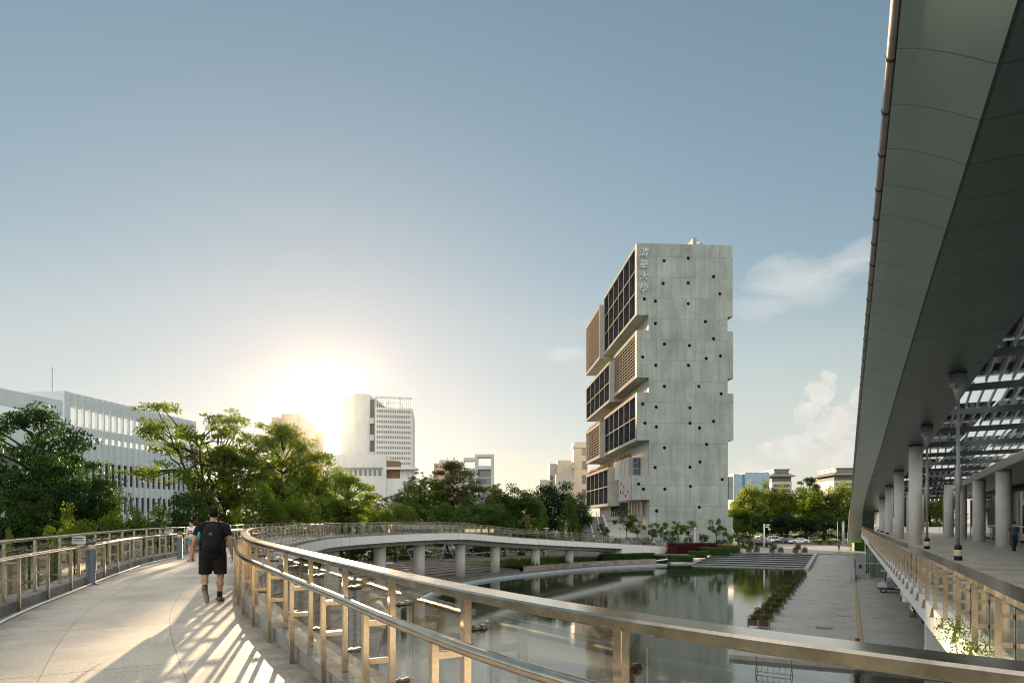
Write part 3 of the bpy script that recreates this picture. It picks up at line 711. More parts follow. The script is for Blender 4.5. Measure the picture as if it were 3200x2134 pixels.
# floors above: blocks with a screened left face.  (x offset of the face, y0, y1, z0, z1)
def block(nm, x, y0, y1, z0, z1, kind, bays, floors, x1=None, front=True):
    """hollow block whose left face carries a screen; x is its left face"""
    x1 = x1 if x1 is not None else aL-.012
    fr = MB(); sl = .62
    fr.box(x, x1, y0, y1, z0, z0+sl); fr.box(x, x1, y0, y1, z1-sl, z1)
    fr.box(x, x1, y0, y0+.45, z0+sl, z1-sl); fr.box(x, x1, y1-.45, y1, z0+sl, z1-sl)
    f = fr.build('block_frame', m_conc_plain, tower)
    Y0, Y1, Z0, Z1 = y0+.45, y1-.45, z0+sl, z1-sl
    if kind == 'glass':
        bw_, fh = (Y1-Y0)/bays, (Z1-Z0)/floors
        pane = MB(); pane.box(.0,.05, .04,bw_-.04, .06,fh-.06)
        for q in range(1,8): pane.box(-.05,-.001, bw_*q/8-.03+rg.uniform(-.1,.1), bw_*q/8+.03, .06, fh-.06)
        mp_ = pane.mesh('window', m_towerglass)
        for i in range(bays):
            for j in range(floors): link('window', mp_, tower, (x+.20, Y0+bw_*i, Z0+fh*j))
        mu = MB()
        for i in range(bays+1): mu.box(x+.08, x+.19, Y0+bw_*i-.09+(.09 if i == 0 else -.09 if i == bays else 0), Y0+bw_*i+.09+(.09 if i == 0 else -.09 if i == bays else 0), Z0, Z1)
        for j in range(1, floors):
            for i in range(bays): mu.box(x+.08, x+.19, Y0+bw_*i+.1, Y0+bw_*(i+1)-.1, Z0+fh*j-.12, Z0+fh*j+.12)
        mu.build('mullion', m_fin, tower)
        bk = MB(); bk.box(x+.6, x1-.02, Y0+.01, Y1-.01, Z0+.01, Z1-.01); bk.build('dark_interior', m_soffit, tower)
    else:
        lo = MB(); nz = int((Z1-Z0)/.62)
        for j in range(nz):
            z = Z0+.2+(Z1-Z0-.3)*j/(nz-1)
            lo.box(x+.02,x+.16,Y0,Y1,z-.08,z+.08)
        lo.build('louver_screen', m_louv, tower)
        ps = MB(); nb = bays*2
        for i in range(nb+1):
            y = lerp(Y0+.08, Y1-.08, i/nb); ps.box(x+.21, x+.3, y-.07, y+.07, Z0, Z1)
        ps.build('screen_post', m_louv, tower)
        bk = MB(); bk.box(x+.9, x1-.02, Y0+.01, Y1-.01, Z0+.01, Z1-.01); bk.build('dark_interior', m_towerglass, tower)
    return f
xb = 0.0
block('top', xb, 1.0, 34.5, tz(984.3,1990), tz(759.6,1989.5), 'glass', 6, 3)
block('mid', xb, 1.0, 22.3, tz(1179.5,1990), tz(1031.4,1990), 'louver', 4, 1)
block('low', xb+.05, 1.0, 34.2, tz(1375,1991), tz(1225.5,1991), 'glass', 6, 2)
def hz(H): return E+H-GB
xs = -1.0
block('b', xs, 34.6, 55, hz((HY-1121)*174.5/F), hz((HY-952.6)*174.5/F), 'louver', 4, 1, 12)
block('c', xs, 22.4, 55, hz((HY-1255)*162.4/F), hz((HY-1128.6)*162.4/F), 'glass', 5, 2, aL-.02)
block('d', xs, 34.6, 55, hz((HY-1429.6)*174.5/F), hz((HY-1318)*174.5/F), 'louver', 4, 1, 12)
block('e', xs, 24.0, 55, hz((HY-1580)*164/F), hz((HY-1458)*164/F), 'glass', 5, 2, aL-.02)
c = MB(); c.box(aL+.3, aL+14, 34.02, 54.5, 0, hz(52)); c.build('core', m_conc_plain, tower)
# side blocks of the right edge behind the front wall
for y0_, y1_ in ((767.4,989.8),(1035.7,1183.3),(1229,1376)):
    c = MB(); c.box(aR+.012, ta(2289.5)-.01, 1.0, 30, tz(y1_,2289), tz(y0_,2289)-.02); c.build('side_block', m_conc, tower)
c = MB(); c.box(ta(2277,3)-.0, ta(2291.5,3), 3.0, 14, tz(1561,2290,3), tz(1489,2290,3)); c.build('side_block', m_conc, tower)
# glazed box and concrete box near the foot
z0_, z1_ = tz(1490,1962,7), tz(1428.5,1962,7)
gbx = MB(); x0 = ta(1962.4,7); gbx.box(x0, aL-.02, 7, 21.5, z0_, z1_); o = gbx.build('glazed_box', M('pale_glass', (.30,.33,.33), .12, 0, .25, .5, spec=.8), tower)
fg = MB(); fg.box(x0+.1, ta(2004.5,7), 6.93, 6.99, z0_+.2, z1_-.15); fg.build('window', M('blue_glass', (.05,.085,.10), .08, 0, .3, .8, spec=.9), tower)
fm = MB()
for q in (0,.33,.72,1): xx = lerp(x0+.12, ta(2004.5,7)-.05, q); fm.box(xx-.04, xx+.04, 6.86, 6.925, z0_+.2, z1_-.15)
xa, xc = lerp(x0+.12, ta(2004.5,7), .36), lerp(x0+.12, ta(2004.5,7), .69)
for q in (.12,.42,.45,.72): fm.box(xa, xc, 6.87, 6.92, lerp(z0_,z1_,q)-.05, lerp(z0_,z1_,q)+.05)
for q in range(1,9): fm.box(x0-.05, x0-.002, 7+14.5*q/9-.03, 7+14.5*q/9+.03, z0_+.1, z1_-.1)
fm.build('mullion', m_fin, tower)
cb = MB(); x0 = ta(1974.5)+.02; cb.box(x0, aL-.02, 1.0, 12.5, tz(1561,1975), tz(1484.7,1975)); cb.build('concrete_box', m_conc_plain, tower)
for q, w_, r_ in ((.2,.35,.16),(.4,.2,.28),(.55,.6,.26),(.62,.35,.3),(.85,.4,.24),(.78,.75,.2)):
    link('porthole', me_ph, tower, (x0-.02, lerp(1.2,12.2,q), lerp(tz(1561,1975),tz(1484.7,1975),w_)), RAD(-90))
# entrance storey behind the box: pale strips of glazing, and dark undercroft
en = MB(); zq = tz(1561,2000)
for i in range(5): en.box(ta(1958,14)+.2, ta(1958,14)+.45, 2+2.6*i, 3.1+2.6*i, 6.7, zq)
for i in range(4): en.box(aL-.25, aL-.012, 2.2+1.6*i, 3.0+1.6*i, 6.8, zq-.4)
en.build('entrance_screen', m_fin, tower)
dk2 = MB(); dk2.box(ta(1958,14)+.6, aL-.3, 11, 34, 6.5, zq-.02); dk2.build('entrance_glazing', m_towerglass, tower)
# roof things
rf = MB(); zr = zt-.3
q = [(ta(2164)+.3, tz(764,2164)-.15), (ta(2164)+.3, tz(738.5,2164)), (ta(2174), tz(738.5,2174)), (ta(2211), tz(765,2211)-.15)]
nn = len(rf.v); rf.v += [Vector((a,.6,z)) for a, z in q] + [Vector((a,5,z)) for a, z in q]
rf.f += [(0,3,2,1),(4,5,6,7),(0,1,5,4),(1,2,6,5),(2,3,7,6),(3,0,4,7)]
rf.build('roof_hood', m_conc, tower)
rr_ = MB()
for i in range(9): x = lerp(ta(2098), ta(2160), i/8); rr_.tube([(x,.9,zt-.5),(x,.9,zt+.35)], .03, 6)
rr_.tube([(ta(2098),.9,zt+.35),(ta(2160),.9,zt+.35)], .03, 6); rr_.build('roof_rail', m_polegrey, tower)
eq = MB(); eq.box(ta(2178), ta(2189), .3, .55, tz(761,2180), tz(752,2180)); eq.build('roof_light', m_polewhite, tower)
# lettering down the left edge of the front wall
m_letter = M('letter_metal', (.52,.54,.53), .4, .1, .1, 6)
for ch, (px, py, s) in zip('清華大學', ((2011.5,790,2.05),(2011.5,826.5,1.95),(2011.5,863,1.75),(2011.5,901.5,2.0))):
    cv = bpy.data.curves.new('letter', 'FONT'); cv.body = ch; cv.size = s; cv.extrude = .09; cv.align_x = 'CENTER'; cv.align_y = 'CENTER'; cv.shear = .18
    tmp = bpy.data.objects.new('tmp', cv); col.objects.link(tmp)
    dg = bpy.context.evaluated_depsgraph_get(); dg.update(); me = bpy.data.meshes.new_from_object(tmp.evaluated_get(dg)); bpy.data.objects.remove(tmp)
    me.name = 'lettering'; me.materials.clear(); me.materials.append(m_letter)
    bbx = [v.co.x for v in me.vertices]; bby = [v.co.y for v in me.vertices]
    me.transform(Matrix.Rotation(RAD(90),4,'X') @ Matrix.Translation((-(max(bbx)+min(bbx))/2, -(max(bby)+min(bby))/2, 0)))
    link('lettering', me, tower, (ta(px), -.16, tz(py,px)))
# service door in the front wall
dr = MB(); dr.box(ta(2152)+.06, ta(2168)-.06, -.03, -.002, .0, 2.7); dr.build('door', M('grey_door', (.17,.16,.14), .5, 0, .1, 2), tower)
dr = MB(); dr.box(ta(2150), ta(2152)+.058, -.05, -.002, 0, 2.85); dr.box(ta(2168)-.058, ta(2170), -.05, -.002, 0, 2.85); dr.box(ta(2152)+.058, ta(2168)-.058, -.05, -.002, 2.702, 2.85); dr.build('door_frame', m_conc_plain, tower)
# plinth, stair and terrace at the left foot
pf = MB(); zp = 6.45
pf.box(ta(1832,30), aL-.03, 15, 56, zp-1.0, zp); pf.build('entrance_terrace', m_conc_plain, tower)
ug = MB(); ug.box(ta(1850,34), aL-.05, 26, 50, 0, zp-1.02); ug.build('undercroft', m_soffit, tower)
sp_ = MB(); X0, X1 = ta(1868,4), ta(1912,4); ns = 22
m_stepg = M('grey_step', (.20,.20,.195), .7, 0, .2, 2)
for i in range(ns):
    y0 = -9+24*i/ns; z = zp*(i+1)/ns; dx = -3.2*(1-i/ns)
    sp_.hexa([(X0+dx,y0,max(0,z-.8)),(X1+dx*.9,y0,max(0,z-.8)),(X1+dx*.9,15,max(0,z-.8)),(X0+dx,15,max(0,z-.8))], [(X0+dx,y0,z),(X1+dx*.9,y0,z),(X1+dx*.9,15-.001*i,z),(X0+dx,15-.001*i,z)])
sp_.build('entrance_stair', m_stepg, tower)
ck = MB(); ck.hexa([(X1+.05-2.9,-11,0),(X1+.5-2.9,-11,0),(X1+.5,15,0),(X1+.05,15,0)], [(X1+.05-2.9,-11,.5),(X1+.5-2.9,-11,.5),(X1+.5,15,zp+.6),(X1+.05,15,zp+.6)])
ck.hexa([(X1+.6-2.4,-10,0),(X1+8,-3,0),(X1+8,15,0),(X1+.6,15,0)], [(X1+.6-2.4,-9.9,.3),(X1+8,-2.9,.3),(X1+8,14.9,zp-1.5),(X1+.6,14.9,zp-1)])
ck.build('stair_cheek', m_conc_plain, tower)
hr = MB()
for xo in (0, 1.7):
    A = Vector((X0-3.0+xo,-9,1.1)); B = Vector((X0+.1+xo,15,zp+1.05)); hr.tube([A,B], .045, 6); hr.tube([A-Vector((0,0,.5)),B-Vector((0,0,.5))], .025, 6)
    for i in range(9): p = A.lerp(B, i/8); hr.tube([p, p-Vector((0,0,1.05))], .035, 6)
hr.build('stair_rail', m_polewhite, tower)
bl = MB()
for i in range(14):
    x = lerp(ta(1834,15), X1+4, i/14); bl.tube([(x,14.9,zp),(x,14.9,zp+1.15)], .04, 6)
bl.tube([(ta(1834,15),14.9,zp+1.15),(X1+4,14.9,zp+1.15)], .04, 6); bl.build('terrace_rail', m_polewhite, tower)
bg = MB(); bg.box(ta(1834,15), X0-.2, 14.93, 14.96, zp+.1, zp+1.05); bg.build('terrace_glass', glassmat('frosted_glass', (.55,.55,.5), 2.0, .25), tower)
# roof planting on the setbacks: one mesh of leaves for each planted edge
def planting(nm, x, y0, y1, z, n, mats, hgt, lab):
    rr = random.Random(nm); r = thing('planter_bed', lab, 'plants', tower.matrix_basis @ Vector((x,y0,z)), TA, 'planted edges of the tower')
    for mt, share, part in mats:
        t = MB()
        for i in range(int(n*share)):
            c = Vector((rr.uniform(.05,.9), rr.uniform(0,y1-y0), 0)); h = hgt*rr.uniform(.25,1)*(1.2 if part == 'foliage' else .7)
            c.z = rr.uniform(0,h); s = rr.uniform(.12,.24); d1 = Vector((rr.gauss(0,1),rr.gauss(0,1),rr.gauss(.5,1))).normalized(); d2 = d1.orthogonal().normalized()
            t.face([c-d1*s, c+d2*s*.45, c+d1*s, c-d2*s*.45])
        t.build(part, mt, r)
mx1 = ((L_flower,.4,'blossom'),(L_hedge,.6,'foliage'))
planting('p1', xs+.1, 24.3, 54, hz((HY-1458)*164/F), 1500, mx1, 1.1, 'red flowers and greenery along the lowest planted edge of the tower')
planting('p2', ta(1962,7)+.1, 7.2, 21, tz(1428.5,1962,7), 700, mx1, 1.3, 'red flowers and tall greenery on top of the glazed box of the tower')
planting('p3', xb+.2, 2, 33, tz(1225.5,1991), 1300, mx1, .8, 'red flowers under the louvered block on the planted edge of the tower')
planting('p4', xb+.2, 3, 22, tz(1031.4,1990), 500, ((L_hedge,1,'foliage'),), .8, 'green creepers on the upper planted edge of the tower')
planting('p5', xs+.1, 23, 34, hz((HY-1128.6)*162.4/F), 400, ((L_hedge,1,'foliage'),), 1.5, 'green shrub on the setback left of the louvered block')
planting('p6', xs+.1, 35, 54, hz((HY-1318)*174.5/F), 600, mx1, .8, 'red flowers on the far planted edge of the tower')

# ================================================================== OTHER BUILDINGS
m_winblind = M('window_blind', (.17,.18,.175), .5, 0, .25, .8)
def wins(par, items, mat, nm='window'):
    """first hundred window panels as parts, the rest as one part"""
    rest = MB()
    for i, (x0,x1,y0,y1,z0,z1) in enumerate(items):
        if i < 100:
            t = MB(); t.box(x0,x1,y0,y1,z0,z1); t.build(nm, mat if (i*7919) % 10 < 7 else m_winblind, par)
        else: rest.box(x0,x1,y0,y1,z0,z1)
    if rest.f: tag(rest.build(nm+'_rest' if False else nm, mat, par), kind='stuff')
m_bwhite = M('render_white', (.60,.61,.60), .7, 0, .06, .2, stain=((.45,.45,.43), .3, .6))
m_bcool = M('tile_white', (.57,.63,.65), .6, 0, .06, .3)
m_bwarm = M('render_cream', (.55,.50,.42), .7, 0, .08, .2)
m_terra = M('terracotta_panel', (.22,.125,.075), .7, 0, .15, .5)
m_recess = M('recess_grey', (.16,.165,.165), .8, 0, .15, .4)
# --- white finned building on the left
FA = math.atan2(-.16, 1)     # its long side recedes a little to the right
c0 = Vector((-1387/F*90, 90, 0)); H0 = 405*90/F
fb = thing('campus_building', 'long white building with vertical fins behind the trees on the left', 'building', (c0.x, c0.y, Z_PL), FA)
# local: +y away along the facade, -x is the building body to its left
hgt = E + H0 - Z_PL; BL = 27; nb = 22; bwid = BL/nb
t = MB(); t.box(-16, -.9, .0, BL, 0, hgt-7.2); t.build('wall', m_bcool, fb)
t = MB(); t.box(-.9, -.25, 0, BL, hgt-1.9, hgt); t.box(-.9,-.25,0,BL,hgt-5.3,hgt-4.3); t.box(-.9,-.25,0,BL,hgt-8.9,hgt-6.2)
for k in range(4): t.box(-.899,-.25,.02,BL-.02, hgt-8.9-4.0*(k+1)-.6, hgt-8.9-4.0*(k+1)+.9)
t.box(-16,-.902,0,.4,hgt-7.2,hgt-.02); t.box(-.898,-.002,-.6,0,0,hgt); t.box(-16,-.9,-.5,-.01,hgt-3.0,hgt-.01)
t.build('spandrel', m_bcool, fb)
t = MB(); t.box(-.245,.12,-.12,.12,0,hgt-.05); me_f = t.mesh('fin', m_bcool)
for i in range(nb+1): link('fin', me_f, fb, (0, bwid*i+.13, 0))
it = []
for k in range(4):
    zt_ = hgt-8.9-4.0*k-.02; zb_ = hgt-8.9-4.0*(k+1)+.92
    for i in range(nb): it.append((-.895,-.72, bwid*i+.3, bwid*(i+1)-.04, max(.2,zb_ if k % 2 == 0 or i > 3 else zb_+.9), zt_))
wins(fb, it, m_win)
t = MB(); t.tube([(-8,6,hgt-.2),(-8,6,hgt+4.8)], .06, 6); t.build('mast', m_polegrey, fb)
# left wing, nearer, same direction
c1 = Vector((-1404/F*86, 86, 0)); fb2 = thing('campus_building', 'white wing with an open roof frame at the left edge, before the finned building', 'building', (c1.x, c1.y, Z_PL), math.atan2(-.21,1))
h2 = E + 376*86/F - Z_PL; L2 = 34
t = MB(); t.box(-14,-.3,-L2,0,0,h2-5.0); t.box(-.29,0,-L2,0,h2-1.9,h2); t.box(-.29,.0,-L2,0,h2-6.6,h2-3.9)
for k in range(1,4): t.box(-.29,0,-L2,0,h2-6.6-4.2*k,h2-6.6-4.2*k+1.6)
t.box(-14,-13.7,-L2,-.01,h2-5,h2)
t.build('wall', m_bcool, fb2)
t = MB()
for i in range(8): t.box(-.6,-.295,-L2*i/8-1.3,-L2*i/8-.1,h2-5,h2-.1)
t.build('roof_frame', m_bcool, fb2)
it = []
for k in range(3):
    for i in range(12): it.append((-.28,-.2,-L2*(i+1)/12+.25,-L2*i/12-.25,h2-6.6-4.2*(k+1)+1.62,h2-6.6-4.2*k-.02))
wins(fb2, it, m_win)

# --- the high white block in front of the sun
def bplace(px, D): return Vector(((px-1600)/F*D, D, 0))
DS = 480; s_ = DS/F
sb = thing('high_rise', 'tall white high-rise with a windowless slab and a grid of small windows', 'building', (bplace(1050,DS).x, DS, Z_PL), 0)
def sxl(px): return (px-1050)*s_
def szl(py): return E+(HY-py)*s_-Z_PL
w1, w2, w3 = sxl(1108), sxl(1151), sxl(1171)
t = MB(); n0 = len(t.v)      # slab: two faces meeting at the apex edge
ap = [(0,14,szl(1252)*1.02),(w1,0,szl(1228)),(w2,5,szl(1233)*1.01),(w2,50,szl(1233)*1.01),(0,50,szl(1252)*1.02)]
t.prism([(p[0],p[1]) for p in ap], 0, [p[2] for p in ap]); t.build('slab', m_bwhite, sb)
t = MB(); t.box(w2+.01,w3-.01,6,40,0,szl(1243)); t.build('service_core', m_recess, sb)
t = MB()
for k in range(4): t.box(w2+.2,w3-1.5,4.5,5.99,szl(1480)+12*k,szl(1480)+12*k+4)
t.build('balcony', m_bwhite, sb)
RB = [(w3,0),(sxl(1285),5.5),(sxl(1285)-6,60),(w3-6,55)]
zT = szl(1238); zR = szl(1262)
t = MB(); t.prism(RB, 0, szl(1272)); t.build('wall', m_bwhite, sb)
dv = Vector((RB[1][0]-RB[0][0], RB[1][1]-RB[0][1])); Lw = dv.length; dv.normalize(); nv_ = Vector((dv.y,-dv.x))
def rb(u, d, z): return (RB[0][0]+dv.x*u+nv_.x*d, RB[0][1]+dv.y*u+nv_.y*d, z)
def rbbox(t, u0,u1,d0,d1,z0,z1): t.hexa([rb(u0,d1,z0),rb(u1,d1,z0),rb(u1,d0,z0),rb(u0,d0,z0)], [rb(u0,d1,z1),rb(u1,d1,z1),rb(u1,d0,z1),rb(u0,d0,z1)])
t = MB()      # open roof frame
rbbox(t, 0,Lw,-.8,0,zT-1.2,zT); z1_ = szl(1271.9)
for i in range(20): u = Lw*i/19; rbbox(t, max(0,u-.22),min(Lw,u+.22),-.7,-.02,z1_,zT-1.21)
rbbox(t, .3,Lw-.3,-.6,-.1,zT-4.5,zT-4.1)
t.build('roof_frame', m_bwhite, sb)
t = MB(); rbbox(t, 0,.9,-52,-.81,z1_,zT-.02); rbbox(t, Lw*.3,Lw*.34,-52,-12,z1_,zT-.03); rbbox(t, 1,Lw,-52,-51,zT-1.2,zT-.03); rbbox(t, Lw*.62,Lw*.66,-51,-10,z1_,zT-.03); t.build('roof_wall', m_bwhite, sb)
wr = [[], ]
items = []
rest = MB(); cnt = 0
for r_ in range(12):
    zc = z1_-2.6-3.66*r_
    for i in range(19):
        u = 1.2+(Lw-2.2)*(i+.5)/19
        tt_ = rest if cnt >= 100 else MB()
        rbbox(tt_, u-.42,u+.42,.0,.12,zc-1.0,zc+.9)
        if cnt < 100: tt_.build('window', m_winpale if (cnt*7919) % 10 < 7 else m_winblind, sb)
        cnt += 1
tag(rest.build('window', m_winpale, sb), kind='stuff')
# podium in front of it
pd = thing('podium_building', 'low white podium with terracotta panels at the foot of the tall high-rise', 'building', (bplace(1020,400).x,400,Z_PL), 0)
s4 = 400/F
def qx(px): return (px-1020)*s4
def qz(py): return E+(HY-py)*s4-Z_PL
t = MB(); t.box(qx(1018), qx(1204), 2, 30, 0, qz(1450)); t.box(qx(1020), qx(1206), 0, 1.99, qz(1461), qz(1420)); t.box(qx(1020), qx(1206), 0, 1.99, qz(1600), qz(1490))
t.box(qx(1018),qx(1204),2,30,qz(1449),qz(1421))
t.box(qx(1196), qx(1206), 0, 1.989, qz(1489.9), qz(1461.1)); t.box(qx(1206.1), qx(1300), 0, 12, qz(1466), qz(1459)); t.box(qx(1206.1), qx(1285), 1, 12, qz(1600), qz(1494)); t.box(qx(1246),qx(1285),4,12,qz(1493.8),qz(1466.2))
t.build('wall', m_bwhite, pd)
t = MB(); t.box(qx(1206.2), qx(1244), 4, 11, qz(1493.8), qz(1467)); t.box(qx(1206.2), qx(1244), 2, 11, qz(1458.8), qz(1439)); t.build('terracotta_panel', m_terra, pd)
for i in range(8): t = MB(); t.box(qx(1075+15*i), qx(1084+15*i), 1.8, 1.995, qz(1486), qz(1467)); t.build('window', m_winpale, pd)
for i in range(3): t = MB(); t.box(qx(1115+15*i), qx(1128+15*i), -.2,-.01, qz(1532), qz(1525)); t.build('window', m_win, pd)
# --- hazy block far left of the sun
hb = thing('apartment_block', 'pale hazy apartment block with a stepped roof, left of the sun', 'building', (bplace(912,620).x,620,Z_PL), 0)
s6 = 620/F; m_hazy = M('render_tan', (.36,.31,.25), .8, 0, .08, .2, spec=0)
for i, (a, b_, top, y0) in enumerate(((844,862,1301,3),(862,879,1308,2),(879,930,1293,0),(930,957,1310,2),(957,983,1341,4))):
    t = MB(); t.box((a-912)*s6, (b_-912)*s6-.01, y0, 30, 0, E+(HY-top)*s6-Z_PL); t.build('wall', m_hazy, hb)
for i in range(9):
    for xx in (850,871,916):
        t = MB(); z = E+(HY-1325-9.5*i)*s6-Z_PL; t.box((xx-912)*s6,(xx+5-912)*s6,-.2+(3 if xx == 850 else 2 if xx == 871 else 0),-.02+(3 if xx == 850 else 2 if xx == 871 else 0),z,z+1.6); t.build('window', m_winpale, hb)
# --- white frame structure and the pink block behind the trees
fs_ = thing('frame_building', 'white building with an open square concrete frame on its roof above the trees', 'building', (bplace(1513,190).x,190,Z_PL), 0)
s9 = 190/F
def ux(px): return (px-1513)*s9
def uz(py): return E+(HY-py)*s9-Z_PL
t = MB(); t.box(ux(1484),ux(1493),0,4,0,uz(1428)); t.box(ux(1534),ux(1543),0,4,0,uz(1428)); t.box(ux(1484),ux(1543),0,4,uz(1427.9),uz(1419)); t.box(ux(1493.1),ux(1533.9),0,4,uz(1466),uz(1455))
t.box(ux(1448),ux(1483.9),.5,3.5,uz(1440),uz(1429)); t.box(ux(1448),ux(1483.9),.5,3.5,0,uz(1462)); t.box(ux(1493.1),ux(1533.9),1.2,4,0,uz(1466.2))
t.build('wall', m_bwhite, fs_)
for i in range(4): t = MB(); t.box(ux(1494.5),ux(1532.5),.9,1.19,uz(1487+24*i),uz(1469+24*i)); t.build('window', m_winpale, fs_)
pk_ = thing('apartment_block', 'far pinkish block with a flat stepped roof above the middle trees', 'building', (bplace(1396,420).x,420,Z_PL), 0)
s3_ = 420/F
t = MB(); t.box((1356-1396)*s3_,(1437-1396)*s3_,0,20,0,E+(HY-1447)*s3_-Z_PL); t.build('wall', M('pink_render', (.52,.36,.28), .7, 0, .1, .2), pk_)
t = MB(); t.box((1372-1396)*s3_,(1422-1396)*s3_,2,15,E+(HY-1446.9)*s3_-Z_PL,E+(HY-1436)*s3_-Z_PL); t.build('roof_room', m_bwarm, pk_)
for xx in (1395,1414,1418):
    t = MB(); t.tube([((xx-1396)*s3_,6,E+(HY-1436)*s3_-Z_PL),((xx-1396)*s3_,6,E+(HY-1426)*s3_-Z_PL)], .12, 6); t.tube([((xx-1398.5)*s3_,6,E+(HY-1429)*s3_-Z_PL),((xx-1393.5)*s3_,6,E+(HY-1429)*s3_-Z_PL)], .1, 6); t.build('antenna', m_dark, pk_)
t = MB(); 
for i in range(6):
    q = MB(); q.box((1362+12*i-1396)*s3_,(1368+12*i-1396)*s3_,-.2,-.01,E+(HY-1461)*s3_-Z_PL,E+(HY-1455)*s3_-Z_PL); q.build('window', m_win, pk_)
# --- cream building left of the tower
cbd = thing('campus_building', 'cream building with stepped stair towers between the trees and the concrete tower', 'building', (bplace(1760,215).x,215,Z_PL), 0)
s5 = 215/F
def vx(px): return (px-1760)*s5
def vz(py): return E+(HY-py)*s5-Z_PL
t = MB()
t.box(vx(1793),vx(1836),0,8,0,vz(1381)); t.box(vx(1790),vx(1836.5),-.3,8.3,vz(1399),vz(1392))
t.box(vx(1748),vx(1792.9),10,24,0,vz(1429)); t.box(vx(1724),vx(1747.9),14,24,0,vz(1436)); t.box(vx(1694),vx(1723.9),18,28,0,vz(1488))
t.hexa([(vx(1741),6,0),(vx(1792.9),1,0),(vx(1792.9),9.9,0),(vx(1741),9.9,0)], [(vx(1741),6,vz(1478)),(vx(1792.9),1,vz(1446)),(vx(1792.9),9.9,vz(1446)),(vx(1741),9.9,vz(1478))])
for k in range(3): t.box(vx(1786),vx(1792.8),-1,.9,vz(1463+46*k),vz(1455+46*k))
t.build('wall', m_bwarm, cbd)
for k in range(4):
    t = MB(); t.box(vx(1819),vx(1835),-.15,-.02,vz(1422+44*k),vz(1398+44*k) if k == 0 else vz(1396+44*k)); t.build('window', m_winpale, cbd)
for k in range(6):
    t = MB(); t.box(vx(1727+3.5*(k%3)),vx(1729+3.5*(k%3)),13.8,13.99,vz(1490+20*(k//3)),vz(1476+20*(k//3))); t.build('window', m_win, cbd)
# --- right-hand distant buildings
gl_ = thing('office_building', 'low blue glass office block above the trees right of the tower', 'building', (bplace(2350,340).x,340,Z_PL), 0)
s7 = 340/F
m_curt = brickmat('curtain_glass', (.15,.28,.36), (.19,.33,.41), (.30,.38,.42), 1.3, 40, .07, .15, 'Object', rot=(RAD(-90),0,0), var=.15, spec=.8)
for a, b_, top, y0 in ((2296,2328,1480,2),(2328.1,2385,1476,0),(2385.1,2412,1474,3)):
    t = MB(); t.box((a-2350)*s7,(b_-2350)*s7,y0,26,0,E+(HY-top)*s7-Z_PL); t.build('glazing', m_curt, gl_)
t = MB(); t.box((2294-2350)*s7,(2296-2350)*s7-.01,1,26,0,E+(HY-1479)*s7-Z_PL); t.build('wall', m_bwhite, gl_)
def hipbld(lab, x0, x1, top, D, grid):
    r = thing('civic_building', lab, 'building', (bplace((x0+x1)/2,D).x,D,Z_PL), -.06); s = D/F; w = (x1-x0)*s/2; h = E+(HY-top)*s-Z_PL
    t = MB(); t.box(-w,w,0,26,0,h-7); t.build('wall', m_bwarm, r)
    t = MB(); t.hexa([(-w-1.8,-2.5,h-4.2),(w+1.8,-2.5,h-4.2),(w+1.8,28,h-4.2),(-w-1.8,28,h-4.2)], [(-w+2,1,h-2.2),(w-2,1,h-2.2),(w-2,25,h-2.2),(-w+2,25,h-2.2)]); t.box(-w+1.5,w-1.5,.5,26,h-2.19,h-.6); t.box(-w+1,w-1,0,26.5,h-.59,h)
    t.build('roof', M('roof_grey', (.20,.19,.16), .6, 0, .15, .3), r)
    t = MB(); t.box(-w+.3,w-.3,.4,25.5,h-6.99,h-4.22); t.build('attic', m_recess, r)
    nx, nz = grid
    for i in range(nx):
        for j in range(nz):
            t = MB(); xx = -w+1.2+(2*w-2.4)*(i+.5)/nx; zz = h-8.5-2.6*j; t.box(xx-.75,xx+.75,-.12,-.01,zz-1.7,zz); t.build('window', m_win, r)
hipbld('cream civic building with an overhanging flat roof beside the blue glass block', 2412, 2474, 1465, 380, (9,3))
hipbld('distant civic building with a gridded facade and overhanging roof beside the canopy edge', 2607, 2690, 1461, 380, (12,6))
# ================================================================== TERRACE AND CANOPY ON THE RIGHT
HP_ = [(-20,7.5),(0,7.4),(10,7.2),(20,6.95),(30,6.55),(42,5.95),(49.6,5.5),(65.8,4.85),(82,4.25),(99,3.4),(110,2.65),(118,1.9),(122,.9),(124.5,-.6),(126,-2.4),(127,-5.7)]
def Hs(a): D = (a-1.0)/1.1155; return sum(interp(HP_, D+k) for k in (-2,-1,0,1,2))/5 if D < 116 else interp(HP_, D)
m_can, nt, b = newmat('canopy_panel')
v = coords(nt, 'Object'); sp0 = N(nt, 'ShaderNodeSeparateXYZ'); nt.links.new(v, sp0.inputs[0])
fr_ = N(nt, 'ShaderNodeMath', operation='MULTIPLY'); fr_.inputs[1].default_value = 1/1.62; nt.links.new(sp0.outputs[1], fr_.inputs[0])
f2 = N(nt, 'ShaderNodeMath', operation='FRACT'); nt.links.new(fr_.outputs[0], f2.inputs[0])
seam = ramp(nt, f2.outputs[0], .0, .022, (0,0,0,1), (1,1,1,1))
n1 = noise(nt, v, .5, 4); n2 = noise(nt, coords(nt,'Object',(1,.3,1)), 2, 3)
c = mixc(nt, ramp(nt, n1, .3, .7), (.36,.44,.40), (.44,.51,.46)); c = mixc(nt, seam, (.015,.02,.02), c)
nt.links.new(c, b.inputs['Base Color']); b.inputs['Metallic'].default_value = .75; b.inputs['Roughness'].default_value = .36
bump(nt, b, seam, .35, .03)
m_can_shaded = m_can.copy(); m_can_shaded.name = 'canopy_soffit'  # copy of the panel metal, soffit shade put into a darker colour
